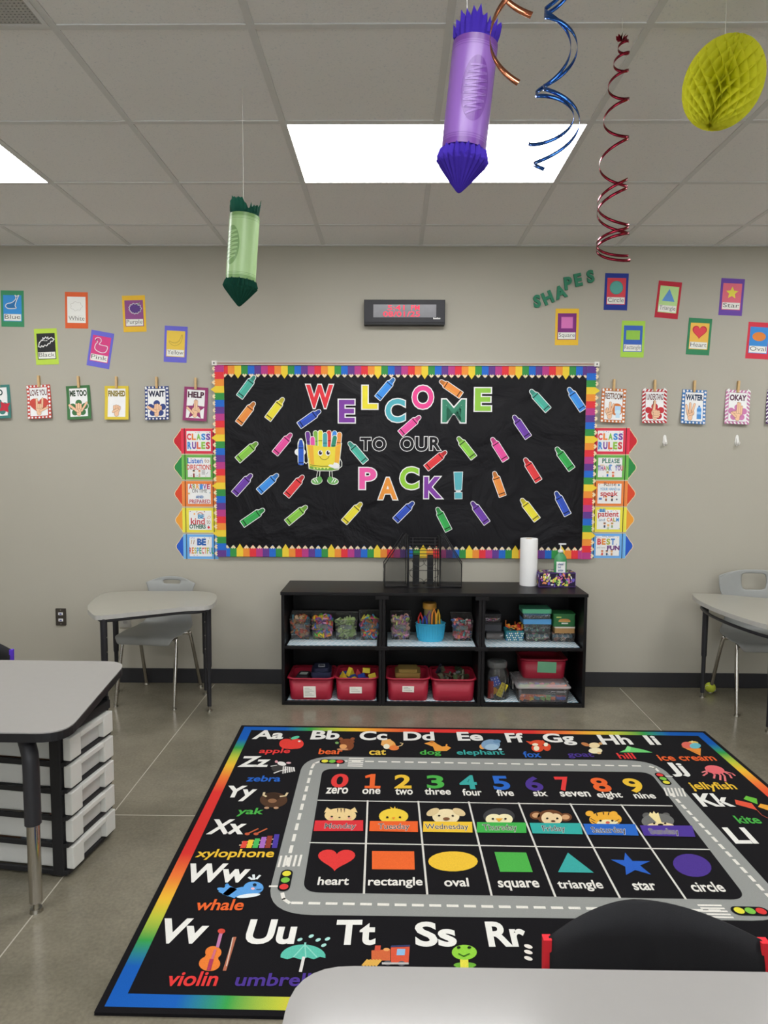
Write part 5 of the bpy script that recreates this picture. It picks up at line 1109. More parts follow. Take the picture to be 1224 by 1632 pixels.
# ================================================================= on top of the shelf
zT = zt_+.0005
meshm = None
def meshmat():
    m = bpy.data.materials.new('wire_mesh'); m.use_nodes = True; nt = m.node_tree; b = nt.nodes['Principled BSDF']; sock(b, 'Base Color', lin('2a2a2c')); sock(b, 'Roughness', .45); sock(b, 'Metallic', .4)
    tc = nt.nodes.new('ShaderNodeTexCoord'); ch = nt.nodes.new('ShaderNodeTexChecker'); ch.inputs['Scale'].default_value = 520; nt.links.new(tc.outputs['Object'], ch.inputs[0])
    tr_ = nt.nodes.new('ShaderNodeBsdfTransparent'); mx = nt.nodes.new('ShaderNodeMixShader'); mr = nt.nodes.new('ShaderNodeMapRange'); mr.inputs[3].default_value = .22; mr.inputs[4].default_value = .48
    nt.links.new(ch.outputs['Fac'], mr.inputs[0]); nt.links.new(mr.outputs[0], mx.inputs[0]); nt.links.new(tr_.outputs[0], mx.inputs[1]); nt.links.new(b.outputs[0], mx.inputs[2]); nt.links.new(mx.outputs[0], nt.nodes['Material Output'].inputs[0]); return m
meshm = meshmat(); bk2 = K('1a1a1c', .4, .45, .3)
pO = lambda x, y: (590+x/7.2, 840+y/7.2)
for s_ in (-1, 1):
    xa = pO(135, 0)[0] if s_ < 0 else pO(1080, 0)[0]; xb = pO(430, 0)[0] if s_ < 0 else pO(795, 0)[0]
    f0p = pO(168, 0)[0] if s_ < 0 else pO(1046, 0)[0]
    f0 = onY(f0p, 931, -.225); f1 = onY(xb, 931, -.215)
    hf = onY(xa, 899.5, f0.y).z-zT; hb = onY(xb, 852, f0.y+.02).z-zT; Ln = abs(f1.x-f0.x); Wd = .085
    t = thing('magazine_file', 'black mesh magazine file facing %s on the black shelf' % ('left' if s_ < 0 else 'right'), 'magazine file', Matrix.Translation((f0.x, f0.y, zT)) @ Matrix.Rotation(-s_*.12, 4, 'Z') @ (Matrix.Identity(4)), 'magazine files on the shelf')
    sg = -s_    # local +x toward the rack
    for yy in (0, Wd):
        b = B(); b.add([(0, yy, .004), (sg*Ln, yy, .004), (sg*Ln, yy, hb), (sg*Ln*.86, yy, hb), (0, yy, hf)], [(0, 1, 2, 3, 4)], meshm); b.build('mesh_side', t)
        b = B(); b.tube([(0, yy, .004), (sg*Ln, yy, .004), (sg*Ln, yy, hb), (sg*Ln*.86, yy, hb), (0, yy, hf)], .003, bk2, 6, True); b.build('wire_rim', t)
    b = B(); b.bx(-.002, .002, 0, Wd, .002, hf, bk2); b.box((-sg*.0025, Wd*.5, hf*.72), (.002, Wd*.3, .018), K('8a8a8c', .4)); b.build('front_panel', t)
    b = B(); b.bx(min(0, sg*Ln), max(0, sg*Ln), 0, Wd, .001, .004, bk2); b.add([(sg*Ln, 0, .004), (sg*Ln, Wd, .004), (sg*Ln, Wd, hb), (sg*Ln, 0, hb)], [(0, 1, 2, 3)], meshm); b.build('base_and_back', t)
# wire rack between the files
a = onY(pO(440, 0)[0], 930, -.235); c = onY(pO(795, 0)[0], 930, a.y); W_ = c.x-a.x; y0 = a.y; hz = onY(675, 854.5, y0+.10).z-zT
t = thing('wire_rack', 'black wire desk rack with curled front between the magazine files', 'wire rack', ((a.x+c.x)/2, y0, zT)); w_ = W_/2
b = B()
for s_ in (-1, 1):
    b.tube([(s_*w_, 0, 0.003), (s_*w_, 0, hz*.6), (s_*w_*.96, .07, hz), (s_*w_*.96, .16, hz), (s_*w_, .16, .003)], .003, bk2, 6, True)
    b.tube([(s_*w_*.72, 0, .003), (s_*w_*.72, 0, hz*.6), (s_*w_*.72, .07, hz*.98)], .0022, bk2, 6)
b.build('side_frame', t)
for y_, z_ in [(.07*(1-k/6), hz*(.98-.36*k/6)) for k in range(7)]+[(0, .003), (0, hz*.35), (.16, .003)]:
    b = B(); b.cyl((-w_, y_, z_), (w_, y_, z_), .0022, None, bk2, 6); b.build('cross_wire', t)
b = B()
for s_ in (-1, 1):
    for (cx_, cz, r_, a0, a1) in ((.35, .05, .036, 0, PI), (.35, .56, .04, PI, 2*PI), (.62, .30, .03, -PI/2, PI/2)):
        b.tube([(s_*(w_*cx_+r_*math.cos(a0+(a1-a0)*k/12)), -.001, hz*cz+r_*math.sin(a0+(a1-a0)*k/12)+(.008 if cz < .1 else 0)) for k in range(13)], .0016, bk2, 5)
b.build('curled_wires', t)
b = B()
for s_ in (-1, 1): b.bx(s_*w_*.46-.020, s_*w_*.46+.018, .10, .104, .004, hz*.62, bk2)
b.build('back_plates', t)
# paper towel roll
x0, x1, y = slot(828, 855.5, 928, zT); R_ = (x1-x0)/2; H_ = onY(842, 858, -.11).z-zT
y = -.165; x0, x1 = onY(828, 928, y+R_).x, onY(855.5, 928, y+R_).x; R_ = (x1-x0)/2
t = thing('paper_towel_roll', 'white paper towel roll standing on the black shelf', 'paper towel', ((x0+x1)/2, y+R_, zT))
b = B(); pw = K('efedea', .9, .1, var=.02, scale=120, bump=.4, bscale=260)
b.lathe([(R_*.985, 0), (R_, .004), (R_, H_-.004), (R_*.98, H_), (.021, H_), (.021, .001)], pw, 40); b.build('paper', t)
b = B(); b.lathe([(.0208, .002), (.0208, H_-.001), (.0195, H_-.001), (.0195, .002), (.0208, .002)], K('b8a080', .8), 24, cap=False); b.build('cardboard_core', t)
# tissue box
x0, x1, y = slot(858, 917, 935.5, zT, -.38); W_ = x1-x0; H_ = zat(911.5, y)-zT; dep = .115
t = thing('tissue_box', 'purple patterned tissue box on the right end of the black shelf', 'tissue box', RZ(((x0+x1)/2, y+dep/2, zT), 2))
b = B(); b.box((0, 0, H_/2), (W_, dep, H_), K('5a3a88', .5)); b.build('carton', t, bevel=.001)
rr = random.Random(3); b = B()
def blobs(n, w_, h_):
    for k in range(n):
        x, y_ = rr.uniform(-.46, .46)*w_, rr.uniform(-.42, .42)*h_; c = rr.choice(['a8c850', 'c8d888', 'e8e4da', '6a58b8', 'd8885a', '8a4ab0', 'c86a9a', '5a8a48', 'e0c060'])
        a = rr.random()*3; b.z = .0004+k*.00002; b.ell(x, y_, rr.uniform(.006, .014), rr.uniform(.003, .008), c, 10, rot=a)
for M, w_, h_, n in ((Matrix.Translation((0, -dep/2, H_/2)) @ Matrix.Rotation(PI/2, 4, 'X'), W_*.97, H_*.92, 75), (Matrix.Translation((0, 0, H_)), W_*.97, dep*.94, 60), (Matrix.Translation((-W_/2, 0, H_/2)) @ Matrix.Rotation(-PI/2, 4, 'Z') @ Matrix.Rotation(PI/2, 4, 'X'), dep*.94, H_*.92, 40)):
    b.T = M; b.z = .0003; b.rect(-w_/2, -h_/2, w_/2, h_/2, '241c34'); blobs(n, w_, h_)
b.build('toy_print', t)
b = B(); b.poly([(.055*math.cos(a), .022*math.sin(a)) for a in [2*PI*k/24 for k in range(24)]], '2a2230'); b.T = Matrix.Translation((0, 0, H_+.0025)); bb = B(); bb.T = Matrix.Translation((0, 0, H_+.003)); bb.ell(0, 0, .05, .016, 'd8d4d8'); bb.build('opening_film', t)
# hand sanitiser bottle behind the tissue box
by = -.155; x0, x1 = onY(882.5, 905, by).x, onY(903, 905, by).x; W_ = x1-x0; zs_ = onY(893, 877, by).z-zT; ztop = onY(893, 866, by).z-zT; hw = W_/2
t = thing('sanitizer_bottle', 'green hand sanitizer pump bottle behind the tissue box', 'bottle', ((x0+x1)/2, by, zT)); gl = K('5ab87a', .15, .5, trans=.55)
ov = lambda r, zz, sy=.6: [(r*math.cos(2*PI*k/28), r*sy*math.sin(2*PI*k/28), zz) for k in range(28)]
b = B(); b.loft([ov(hw*.9, 0), ov(hw, .006), ov(hw, zs_*.72), ov(hw*.9, zs_*.82), ov(hw*.55, zs_*.9), ov(hw*.38, zs_*.93), ov(hw*.38, zs_*.97)], gl); b.build('bottle_body', t)
b = B(); pm = K('d2d4d6', .35); b.lathe([(hw*.42, zs_*.95), (hw*.42, zs_*1.0), (hw*.25, zs_*1.02)], pm, 18); b.cyl((0, 0, zs_), (0, 0, ztop-.006), .004, None, pm, 10); b.box((.010, 0, ztop-.004), (.045, .014, .009), pm); b.build('pump', t, bevel=.001)
b = B(); zz0, zz1 = zs_*.40, zs_*.70
ar = [PI*1.5+(-.75+1.5*k/10) for k in range(11)]; rr_ = hw*1.015
b.loft([[(rr_*math.cos(a), rr_*.6*math.sin(a), zz) for a in ar] for zz in (zz0, zz1)], P('e8ecee'), False, False, closed=False)
b.T = Matrix.Translation((0, -hw*.6*1.03, (zz0+zz1)/2)) @ Matrix.Rotation(PI/2, 4, 'X'); hh = (zz1-zz0)
for t_, u, v, wd, c in (('advanced', -.8, .20, 1.3, '3a5a8a'), ('hand', -.8, -.08, .7, '4a6a98'), ('sanitizer', -.8, -.38, 1.35, '4a6a98')): b.z = .002; b.text(t_, (hw*.62*u, hh*v), (hw*.62*(u+wd), hh*v), hh*.2, c, .02)
b.build('label', t)

# ================================================================= alphabet rug
ZR = .0104
def RG(px, py): p = onZ(px, py, ZR); return (p.x-RC.x, p.y-RC.y)
fl, fr, nl = onZ(385, 1155.5, ZR), onZ(1123.5, 1165, ZR), onZ(149.5, 1613, ZR)
nr = fr+(nl-fl)*1.0; RC = (fl+fr+nl+nr)/4; RC.z = 0
def carpet(c):
    key = ('carpet', c)
    if key in _mats: return _mats[key]
    m, nt, b = nodes_of('carpet_'+c); N = nt.nodes.new; L = nt.links.new; sock(b, 'Roughness', .95); sock(b, 'Specular IOR Level', .08); sock(b, 'Sheen Weight', .03)
    tc = N('ShaderNodeTexCoord'); n = N('ShaderNodeTexNoise'); n.inputs['Scale'].default_value = 420; n.inputs['Detail'].default_value = 2; L(tc.outputs['Object'], n.inputs[0])
    mx = N('ShaderNodeMix'); mx.data_type = 'RGBA'; k = lin(c, 1.0); mx.inputs[6].default_value = tuple(x*.72 for x in k[:3])+(1,); mx.inputs[7].default_value = tuple(min(x*1.22, .92) for x in k[:3])+(1,)
    L(n.outputs['Fac'], mx.inputs[0]); L(mx.outputs[2], b.inputs['Base Color'])
    bp = N('ShaderNodeBump'); bp.inputs['Strength'].default_value = .35; bp.inputs['Distance'].default_value = .002; L(n.outputs['Fac'], bp.inputs['Height']); L(bp.outputs[0], b.inputs['Normal'])
    _mats[key] = m; return m
def rainbow(axis, length):
    m, nt, b = nodes_of('rainbow_border'); N = nt.nodes.new; L = nt.links.new; sock(b, 'Roughness', .95); sock(b, 'Specular IOR Level', .08)
    tc = N('ShaderNodeTexCoord'); sp = N('ShaderNodeSeparateXYZ'); L(tc.outputs['Object'], sp.inputs[0]); mr = N('ShaderNodeMapRange'); mr.inputs[1].default_value = -length/2; mr.inputs[2].default_value = length/2; L(sp.outputs[axis], mr.inputs[0])
    r = N('ShaderNodeValToRGB'); e = r.color_ramp.elements; st_ = [(0, '1a58ae'), (.09, '1c5cb0'), (.145, '3a9a4a'), (.20, 'b8c040'), (.245, 'e8b83a'), (.31, 'e8783a'), (.38, 'd63834')]
    st_ = st_+[(1-p, c) for p, c in st_[::-1]]; e[0].position = 0; e[0].color = lin(st_[0][1], .95); e[1].position = 1; e[1].color = lin(st_[-1][1], .95)
    for p, c in st_[1:-1]: x = e.new(p); x.color = lin(c, .95)
    L(mr.outputs[0], r.inputs[0]); n = N('ShaderNodeTexNoise'); n.inputs['Scale'].default_value = 420; L(tc.outputs['Object'], n.inputs[0])
    mx = N('ShaderNodeMix'); mx.data_type = 'RGBA'; mx.blend_type = 'OVERLAY'; mx.inputs[0].default_value = .25; L(r.outputs[0], mx.inputs[6]); L(n.outputs['Fac'], mx.inputs[7]); L(mx.outputs[2], b.inputs['Base Color'])
    return m
RGW = (fr-fl).length; RGH = (nl-fl).length
c4p = [(p.x-RC.x, p.y-RC.y) for p in (nl, nr, fr, fl)]
def inset(d0, d1=None):
    """points inset from the rug edge by fractions of width / height"""
    o = []
    for (u, v) in ((0, 0), (1, 0), (1, 1), (0, 1)):
        uu = d0 if u == 0 else 1-d0; vv = (d1 or d0*RGW/RGH) if v == 0 else 1-(d1 or d0*RGW/RGH)
        p = nl+(nr-nl)*uu+(fl-nl)*vv; o.append((p.x-RC.x, p.y-RC.y))
    return o
ip = onZ(204, 1581, ZR); INF = ((ip-nl).dot((nr-nl).normalized())/(nr-nl).length + (ip-nl).dot((fl-nl).normalized())/(nr-nl).length)/2
rug = thing('alphabet_rug', 'black classroom rug with rainbow border, alphabet, numbers, weekdays and shapes', 'rug', (RC.x, RC.y, 0))
CB, CW, CG = carpet('141316'), carpet('dedbd3'), carpet('8e908d')
b = B(); b.prism(c4p, .0008, .0094, CB); b.build('binding', rug, bevel=.003)
b = B(); BASE = .0096; b.z = BASE
o1, o2 = inset(.008), inset(INF)
for i, ax in enumerate((0, 1, 0, 1)):
    j = (i+1) % 4; mt_ = rainbow(ax, RGW if ax == 0 else RGH); z = BASE
    b.add([(*o1[i], z), (*o1[j], z), (*o2[j], z), (*o2[i], z)], [(0, 1, 2, 3)], mt_)
b.z = BASE; b.poly(o2, CB)
_n = [0]
def at(l): _n[0] += 1; b.z = BASE+.00010+l*.0009+(_n[0] % 12)*.00002
C_ = carpet
def pp(pts, c, l=1): at(l); b.poly([RG(*p) for p in pts], C_(c))
def pe(cx, cy, rx, ry, c, l=1, rot=0, a0=0, a1=2*PI, n=22):
    ps = []; full = abs(a1-a0-2*PI) < 1e-6
    for i in range(n if full else n+1):
        t = a0+(a1-a0)*i/n; x, y = rx*math.cos(t), ry*math.sin(t); ps.append((cx+x*math.cos(rot)-y*math.sin(rot), cy+x*math.sin(rot)+y*math.cos(rot)))
    pp(ps[::-1], c, l)
def pl_(pts, w_, c, l=1, closed=False): at(l); b.path([RG(*p) for p in pts], w_, C_(c), closed)
def rt(t, xl, xr, yb_, yt, c, bold=.03, l=2, halo=None):
    at(l); p, q = RG(xl, yb_), RG(xr, yb_); h = RG(xl, yt)[1]-p[1]
    b.text(t, p, q, (0.008*h, h), C_(c), bold, 0, C_(halo) if halo else None, .026)
# road
def rquad(tl, tr, br, bl, r, mat, l):
    at(l); P_ = [Vector(RG(*p)) for p in (bl, br, tr, tl)]; o = []
    for i in range(4):
        p, a, c = P_[i], P_[i-1], P_[(i+1) % 4]; p0 = p+(a-p).normalized()*r; p1 = p+(c-p).normalized()*r
        o += [tuple((1-t)**2*p0+2*t*(1-t)*p+t*t*p1) for t in [k/8 for k in range(9)]]
    b.poly(o, mat)
rquad((485, 1205), (1047, 1212), (1278, 1468), (420, 1457), .16, CG, 0)
rquad((514, 1225), (1036, 1230.5), (1192, 1434), (482, 1422), .06, CB, .5)
def dashes(p, q, n, w_=.013, frac=.55, l=1):
    P0, P1 = Vector(RG(*p)), Vector(RG(*q)); at(l); z = b.z
    for k in range(n):
        b.z = z; a, c = P0.lerp(P1, k/n), P0.lerp(P1, (k+frac)/n); b.path([tuple(a), tuple(c)], w_, CW)
dashes((520, 1212.5), (1030, 1221), 24); dashes((1070, 1265), (1236, 1440), 15); dashes((466, 1439), (1160, 1452), 25); dashes((496, 1228), (455, 1388), 10)
pl_([(497, 1224), (501, 1217), (510, 1213.5)], .013, 'dedbd3'); pl_([(1036, 1221.5), (1044, 1224), (1049, 1229)], .013, 'dedbd3'); pl_([(450, 1424), (452, 1433), (461, 1439)], .013, 'dedbd3')
def cross(p, q, n, d, w_=.016):
    """zebra crossing: n bars between pixels p and q, each along pixel vector d"""
    for k in range(n):
        x, y = p[0]+(q[0]-p[0])*k/(n-1), p[1]+(q[1]-p[1])*k/(n-1); pl_([(x-d[0], y-d[1]), (x+d[0], y+d[1])], w_, 'dedbd3')
cross((568, 1209), (566, 1221), 5, (11, .2), .010); cross((446, 1373), (478, 1371.5), 5, (2.2, -8.5), .0085); cross((1061, 1262), (1090, 1263), 6, (2.6, 6.2), .0075); cross((1131, 1443), (1150, 1462), 5, (18, .3), .0085)
def light(p, q, r, cs):
    """traffic light from pixel p to q"""
    A, D_ = Vector(RG(*p)), Vector(RG(*q)); d = (D_-A).normalized(); e = d*r*.2; at(2); b.cap(*(A-e), *(D_+e), r*2.75, C_('141416'), 8)
    for k, c in enumerate(cs): m_ = A.lerp(D_, k/2); at(3); b.ell(m_.x, m_.y, r, r, C_(c))
light((517.7, 1213.6), (541.4, 1214.3), .0165, ('d8d040', '78b848', 'd03a38')); light((457, 1393), (452.4, 1414), .0155, ('d8d040', '78b848', 'd03a38')); light((1051.4, 1235.6), (1062, 1247.5), .0155, ('d03a38', '78b848', 'd8d040')); light((1178, 1452), (1213, 1453), .0165, ('d8d040', '78b848', 'd03a38'))
pl_([(539, 1216.5), (538.5, 1221.5)], .010, 'dedbd3'); pl_([(1058, 1237), (1071, 1237.5)], .008, 'dedbd3'); pl_([(430, 1412.5), (446, 1412.5)], .009, 'dedbd3')
# inner grid
for p, q in (((507, 1275.5), (1071, 1284.5)), ((494, 1343), (1130, 1354)), ((586, 1276), (580, 1424)), ((666.6, 1277), (681, 1425)), ((747, 1278), (783.5, 1427)), ((826.4, 1279.5), (885, 1429)), ((908.8, 1281), (988, 1431)), ((990, 1282.5), (1093, 1433))): pl_([p, q], .0075, 'cfcdc6')
RC_, OC, YC, GC, TC, BC, VC = 'd63a38', 'e0622e', 'e2b838', '4aa848', '3aa09a', '2a62bc', '4a3488'
for t_, x0, x1, y0, y1, c in (('0', 525.5, 553.5, 1255.5, 1233.5, RC_), ('2', 628.5, 656, 1257, 1235, YC), ('3', 681, 709, 1257, 1236, GC), ('4', 734, 762, 1258, 1236, TC), ('5', 788, 815.5, 1259.5, 1237, BC), ('6', 841, 869, 1261, 1238, VC), ('7', 893, 916, 1261, 1238.5, RC_), ('8', 950, 978.5, 1262.5, 1240, OC), ('9', 1004, 1033, 1264, 1241, YC)): rt(t_, x0, x1, y0, y1, c, .03)
pp([(581, 1256.5), (606, 1257), (606.5, 1253), (597, 1252.8), (598.5, 1234), (592, 1234), (582, 1237), (582.5, 1240.5), (590, 1239), (589, 1252.8), (581.3, 1252.6)], OC, 2)
for t_, x0, x1, y0, y1 in (('zero', 518.5, 554, 1265.5, 1255.5), ('one', 577, 606, 1266, 1257.5), ('two', 630, 658, 1267, 1257), ('three', 677, 719, 1267, 1256.5), ('four', 738, 769, 1268.5, 1257.5), ('five', 793, 820, 1269, 1258.5), ('six', 851.5, 874, 1269.5, 1260), ('seven', 894.5, 942.5, 1270, 1262), ('eight', 955.5, 995.5, 1274.5, 1262), ('nine', 1013, 1047, 1273, 1264)): rt(t_, x0, x1, y0, y1, 'e2dfd8', .022)
# weekday animals
z6r = lambda x, y: (380+x/2.782, 1140+y/2.782); z7r = lambda x, y: (780+x/2.757, 1140+y/2.757)
def E(f, cx, cy, rx, ry, c, l=1, rot=0, a0=0, a1=2*PI): x, y = f(cx, cy); s = 2.77; pe(x, y, rx/s, ry/s, c, l, rot, a0, a1)
def PL(f, pts, c, l=1): pp([f(*p) for p in pts], c, l)
def eyes(f, x, y, d, l=4, r=5.5): E(f, x-d, y, r, r*.7, '231a14', l); E(f, x+d, y, r, r*.7, '231a14', l)
TAN = 'e2c68e'
f = z6r
for x, rr_ in ((400, -.4), (508, .4)): PL(f, [(x-20, 432), (x-8, 408), (x+18, 424)] if rr_ < 0 else [(x-18, 424), (x+8, 408), (x+20, 432)], TAN)
E(f, 452, 445, 70, 33, TAN, 1.2)
for x in (440, 455, 470): PL(f, [(x-3, 415), (x+3, 415), (x+1, 432), (x-1, 432)], '5a4632', 2)
eyes(f, 452, 452, 38); E(f, 448, 456, 5, 3, '3a2c22', 4); E(f, 412, 458, 9, 5, 'e8a890', 3); E(f, 492, 458, 9, 5, 'e8a890', 3)
E(f, 688, 448, 65, 34, 'e8c440', 1.2); PL(f, [(680, 420), (672, 406), (688, 414), (694, 404), (698, 416), (706, 410), (698, 424)], 'e0b838', 1); eyes(f, 688, 455, 28); PL(f, [(680, 455), (696, 455), (688, 466)], 'e08a30', 4)
E(f, 920, 450, 60, 34, 'e4d2a8', 1.2); E(f, 862, 430, 30, 15, 'd2bc8e', 1.6, -.4); E(f, 978, 430, 30, 15, 'd2bc8e', 1.6, .4); eyes(f, 920, 448, 30); E(f, 922, 462, 15, 7, '7a5238', 4)
E(f, 1155, 448, 70, 36, '3c3c3e', 1.2); E(f, 1132, 462, 36, 24, 'ecdcb0', 1.5); E(f, 1180, 462, 36, 24, 'ecdcb0', 1.5); eyes(f, 1156, 462, 28); PL(f, [(1140, 460), (1172, 460), (1156, 476)], 'e0a030', 4)
f = z7r
E(f, 268, 448, 58, 32, '6a4228', 1.2); E(f, 205, 440, 28, 18, '6a4228', 1); E(f, 335, 448, 28, 18, '6a4228', 1); E(f, 205, 440, 18, 11, 'c89a70', 1.4); E(f, 335, 448, 18, 11, 'c89a70', 1.4); E(f, 258, 452, 30, 26, 'e6caa0', 1.5); E(f, 290, 456, 30, 24, 'e6caa0', 1.5); eyes(f, 276, 456, 22); E(f, 280, 468, 10, 4, '5a3828', 4)
E(f, 510, 458, 72, 34, 'e6a838', 1.2); E(f, 440, 432, 18, 12, 'e6a838', 1); E(f, 545, 434, 18, 12, 'e6a838', 1)
for x, y, d in ((470, 436, 4), (500, 430, 2), (525, 432, -3), (445, 458, 20), (448, 470, 20), (570, 462, -20), (574, 474, -20)): PL(f, [(x-3, y-4), (x+3, y-4), (x+d+2, y+8), (x+d-2, y+8)], '3a2a20', 2)
E(f, 520, 476, 48, 17, 'f0dcae', 1.5); eyes(f, 514, 466, 26); E(f, 520, 474, 9, 5, 'c86050', 4)
E(f, 740, 466, 72, 34, '6c6c6a', 1.2); E(f, 690, 440, 18, 12, '5c5c5a', 1); E(f, 775, 440, 18, 12, '5c5c5a', 1); PL(f, [(700, 440), (706, 426), (716, 434), (722, 422), (732, 434), (742, 428), (746, 442), (758, 476), (740, 478)], 'e8d49a', 2); E(f, 752, 488, 60, 17, 'e6d0a4', 1.5); eyes(f, 748, 478, 24); E(f, 752, 484, 12, 5, '2a221e', 4)
for f, q4, t_, c, tx in ((z6r, [(340, 470), (553, 469), (553, 516), (333, 517)], 'Monday', 'd0343a', (378, 520, 506, 482)), (z6r, [(583, 472), (795, 473), (796, 521), (580, 517)], 'Tuesday', 'e0602c', (618, 760, 510, 483)), (z6r, [(820, 474), (1036, 476), (1038, 523), (818, 520)], 'Wednesday', 'e6ba38', (828, 1024, 510, 485)), (z6r, [(1058, 477), (1275, 479), (1277, 525), (1056, 523)], 'Thursday', '3fa84a', (1088, 1242, 515, 487)),
                         (z7r, [(176, 476), (400, 477), (410, 526), (190, 522)], 'Friday', '34a49c', (240, 342, 514, 488)), (z7r, [(412, 480), (640, 482), (656, 532), (430, 528)], 'Saturday', '2a64bc', (460, 612, 522, 494)), (z7r, [(660, 487), (890, 488), (905, 538), (680, 532)], 'Sunday', '4c3690', (716, 846, 527, 501))):
    PL(f, q4, c, 4.3); (xa, ya), (xb, _) = f(tx[0], tx[2]), f(tx[1], 0); yt = f(0, tx[3])[1]; yd = f(0, tx[2]+7)[1]; rt(t_, xa, xb, yd, yt, '1c1a18', 0, 4.8, 'ece8e0')
# shapes row
at(1); p = RG(535.5, 1371); k = (RG(565, 1371)[0]-RG(505, 1371)[0]); hh = RG(535, 1352.5)[1]-RG(535, 1387)[1]; b.poly(heart(p[0], p[1]+.0, k, hh), C_(RC_))
pp([(593, 1356.5), (660, 1357), (661, 1386), (593, 1385.5)], 'e0642e'); pe(722, 1373, 39.5, 16, YC); pp([(788, 1358), (838.5, 1359), (849, 1390), (797, 1389.5)], GC); pp([(905, 1359), (946.5, 1391), (889.5, 1390)], TC)
PL(z7r, [(596, 604), (628, 640), (706, 641), (662, 660), (710, 700), (640, 680), (600, 702), (597, 665), (533, 634), (592, 637)], '2a5cb8'); E(z7r, 891, 660, 86, 49, VC, 1, .2)
for t_, x0, x1, y0, y1 in (('heart', 505.5, 555.5, 1411, 1398), ('rectangle', 586, 674, 1416, 1398.5), ('oval', 708.5, 748, 1413.5, 1399.5), ('square', 796, 862.5, 1420, 1404), ('triangle', 892.5, 965, 1421, 1403), ('star', 1012, 1049, 1419.5, 1406), ('circle', 1106, 1158.5, 1422, 1406)): rt(t_, x0, x1, y0, y1, 'dedbd4', .022)
# outer alphabet
for t_, x0, x1, y0, y1 in (('Aa', 401, 450, 1178.5, 1164), ('Bb', 494, 540, 1179, 1164.5), ('Cc', 572, 617, 1180, 1165.5), ('Dd', 643, 693, 1180.5, 1166.5), ('Ee', 730, 771, 1181, 1167), ('Ff', 809, 838, 1183.5, 1168.5), ('Gg', 871, 922, 1188, 1169.5), ('Hh', 961, 1010.5, 1187, 1171.5), ('Ii', 1036.5, 1055, 1187.5, 1172.5), ('Jj', 1075, 1104, 1238.5, 1216), ('Kk', 1121, 1173.5, 1286, 1265), ('Ll', 1172.5, 1210, 1345, 1319.5),
                           ('Zz', 378, 426.5, 1222.7, 1205.5), ('Yy', 351, 402, 1277.5, 1252.5), ('Xx', 328, 387, 1330, 1306), ('Ww', 288, 392, 1407, 1376.5), ('Vv', 242, 322, 1504.5, 1464), ('Uu', 387, 468, 1505.5, 1465.5), ('Tt', 532, 598, 1507, 1466.5), ('Ss', 662, 729, 1509.5, 1469.5), ('Rr', 779.5, 843, 1509.5, 1469.5)): rt(t_, x0, x1, y0, y1, 'e6e3dc', .032)
for t_, x0, x1, y0, y1, c in (('apple', 411, 460.5, 1203, 1193, RC_), ('bear', 507, 545, 1202.5, 1193.5, OC), ('cat', 588, 615, 1203.5, 1195, 'e0bc48'), ('dog', 669.5, 703.5, 1205.5, 1195.5, GC), ('elephant', 729, 805.5, 1205.5, 1195.5, TC), ('fox', 836, 863.5, 1207.5, 1198, BC), ('goat', 907.5, 949, 1209, 1200, VC), ('hill', 988, 1014.5, 1209.5, 1200.5, RC_), ('ice cream', 1053, 1143.5, 1212.8, 1203.5, OC), ('jellyfish', 1107, 1180, 1262, 1247, 'e2b838'), ('kite', 1179, 1216, 1313, 1300.5, GC),
                              ('zebra', 391.5, 446, 1246, 1236.5, BC), ('yak', 375.5, 417.5, 1301.5, 1288, GC), ('xylophone', 308.5, 434, 1371, 1353.5, 'e2b838'), ('whale', 309, 386, 1451.5, 1433.5, OC), ('violin', 262.5, 344, 1572.5, 1548.5, RC_), ('umbrella', 373, 512, 1572.5, 1551.5, VC)): rt(t_, x0, x1, y0, y1, c, .02)
# little pictures
f = lambda x, y: (360+x/6.12, 1150+y/6.12)
def S(cx, cy, rx, ry, c, l=1, rot=0): pe(cx, cy, rx, ry, c, l, rot)
S(457, 1185.5, 12, 8, 'd83c34'); S(472, 1185.5, 12, 8, 'd83c34'); S(464.5, 1187.5, 15, 6.5, 'd83c34'); S(470.5, 1176, 7, 2.3, '5ac09a', 2, -.25); pl_([(464, 1180), (462, 1175.5)], .006, '6a4a2a', 2); S(477, 1182, 2.2, 1.2, 'f0e0d8', 3)
S(553, 1188, 11, 8.5, '7c4428'); S(553, 1182, 12, 4.5, '7c4428'); S(543, 1177.5, 3.5, 2, '8a5030'); S(562, 1177.5, 3.5, 2, '8a5030'); S(547, 1190, 6, 3.5, 'd89a60', 2); S(537, 1184, 3, 1.8, '7aa860'); eyes(lambda x, y: (x, y), 552, 1182, 4.5, 3, 1.2); S(546, 1194.5, 9, 1.4, 'c89068', 2)
S(622, 1187, 9, 7, 'e29a4a', 1, .4); pp([(607, 1187), (609, 1179), (622, 1178), (628, 1184), (618, 1194)], 'e8a860'); S(628, 1192, 8, 4, 'd8763a', 1); pl_([(634, 1190), (640, 1188), (642, 1185), (638, 1184)], .007, 'e8c890'); S(616, 1190, 5, 4, 'f0e0c8', 2)
pp([(676, 1185), (690, 1181), (697, 1186), (705, 1190), (713, 1189), (719, 1192), (712, 1197), (693, 1197), (690, 1190)], 'e0963e'); pl_([(711, 1190), (712, 1186.5)], .008, 'e0963e'); S(688, 1183, 3.5, 1.7, 'b86e28', 2)
S(782, 1187, 15, 8.5, '7a9ab8'); S(769, 1190, 5, 4, 'd89850', .9); S(784, 1191, 11, 5, '9ab8cc', 2); S(792, 1182, 6, 3, '6488a8', 2); S(797, 1194.5, 3, 1.6, 'c8d8e0', 2)
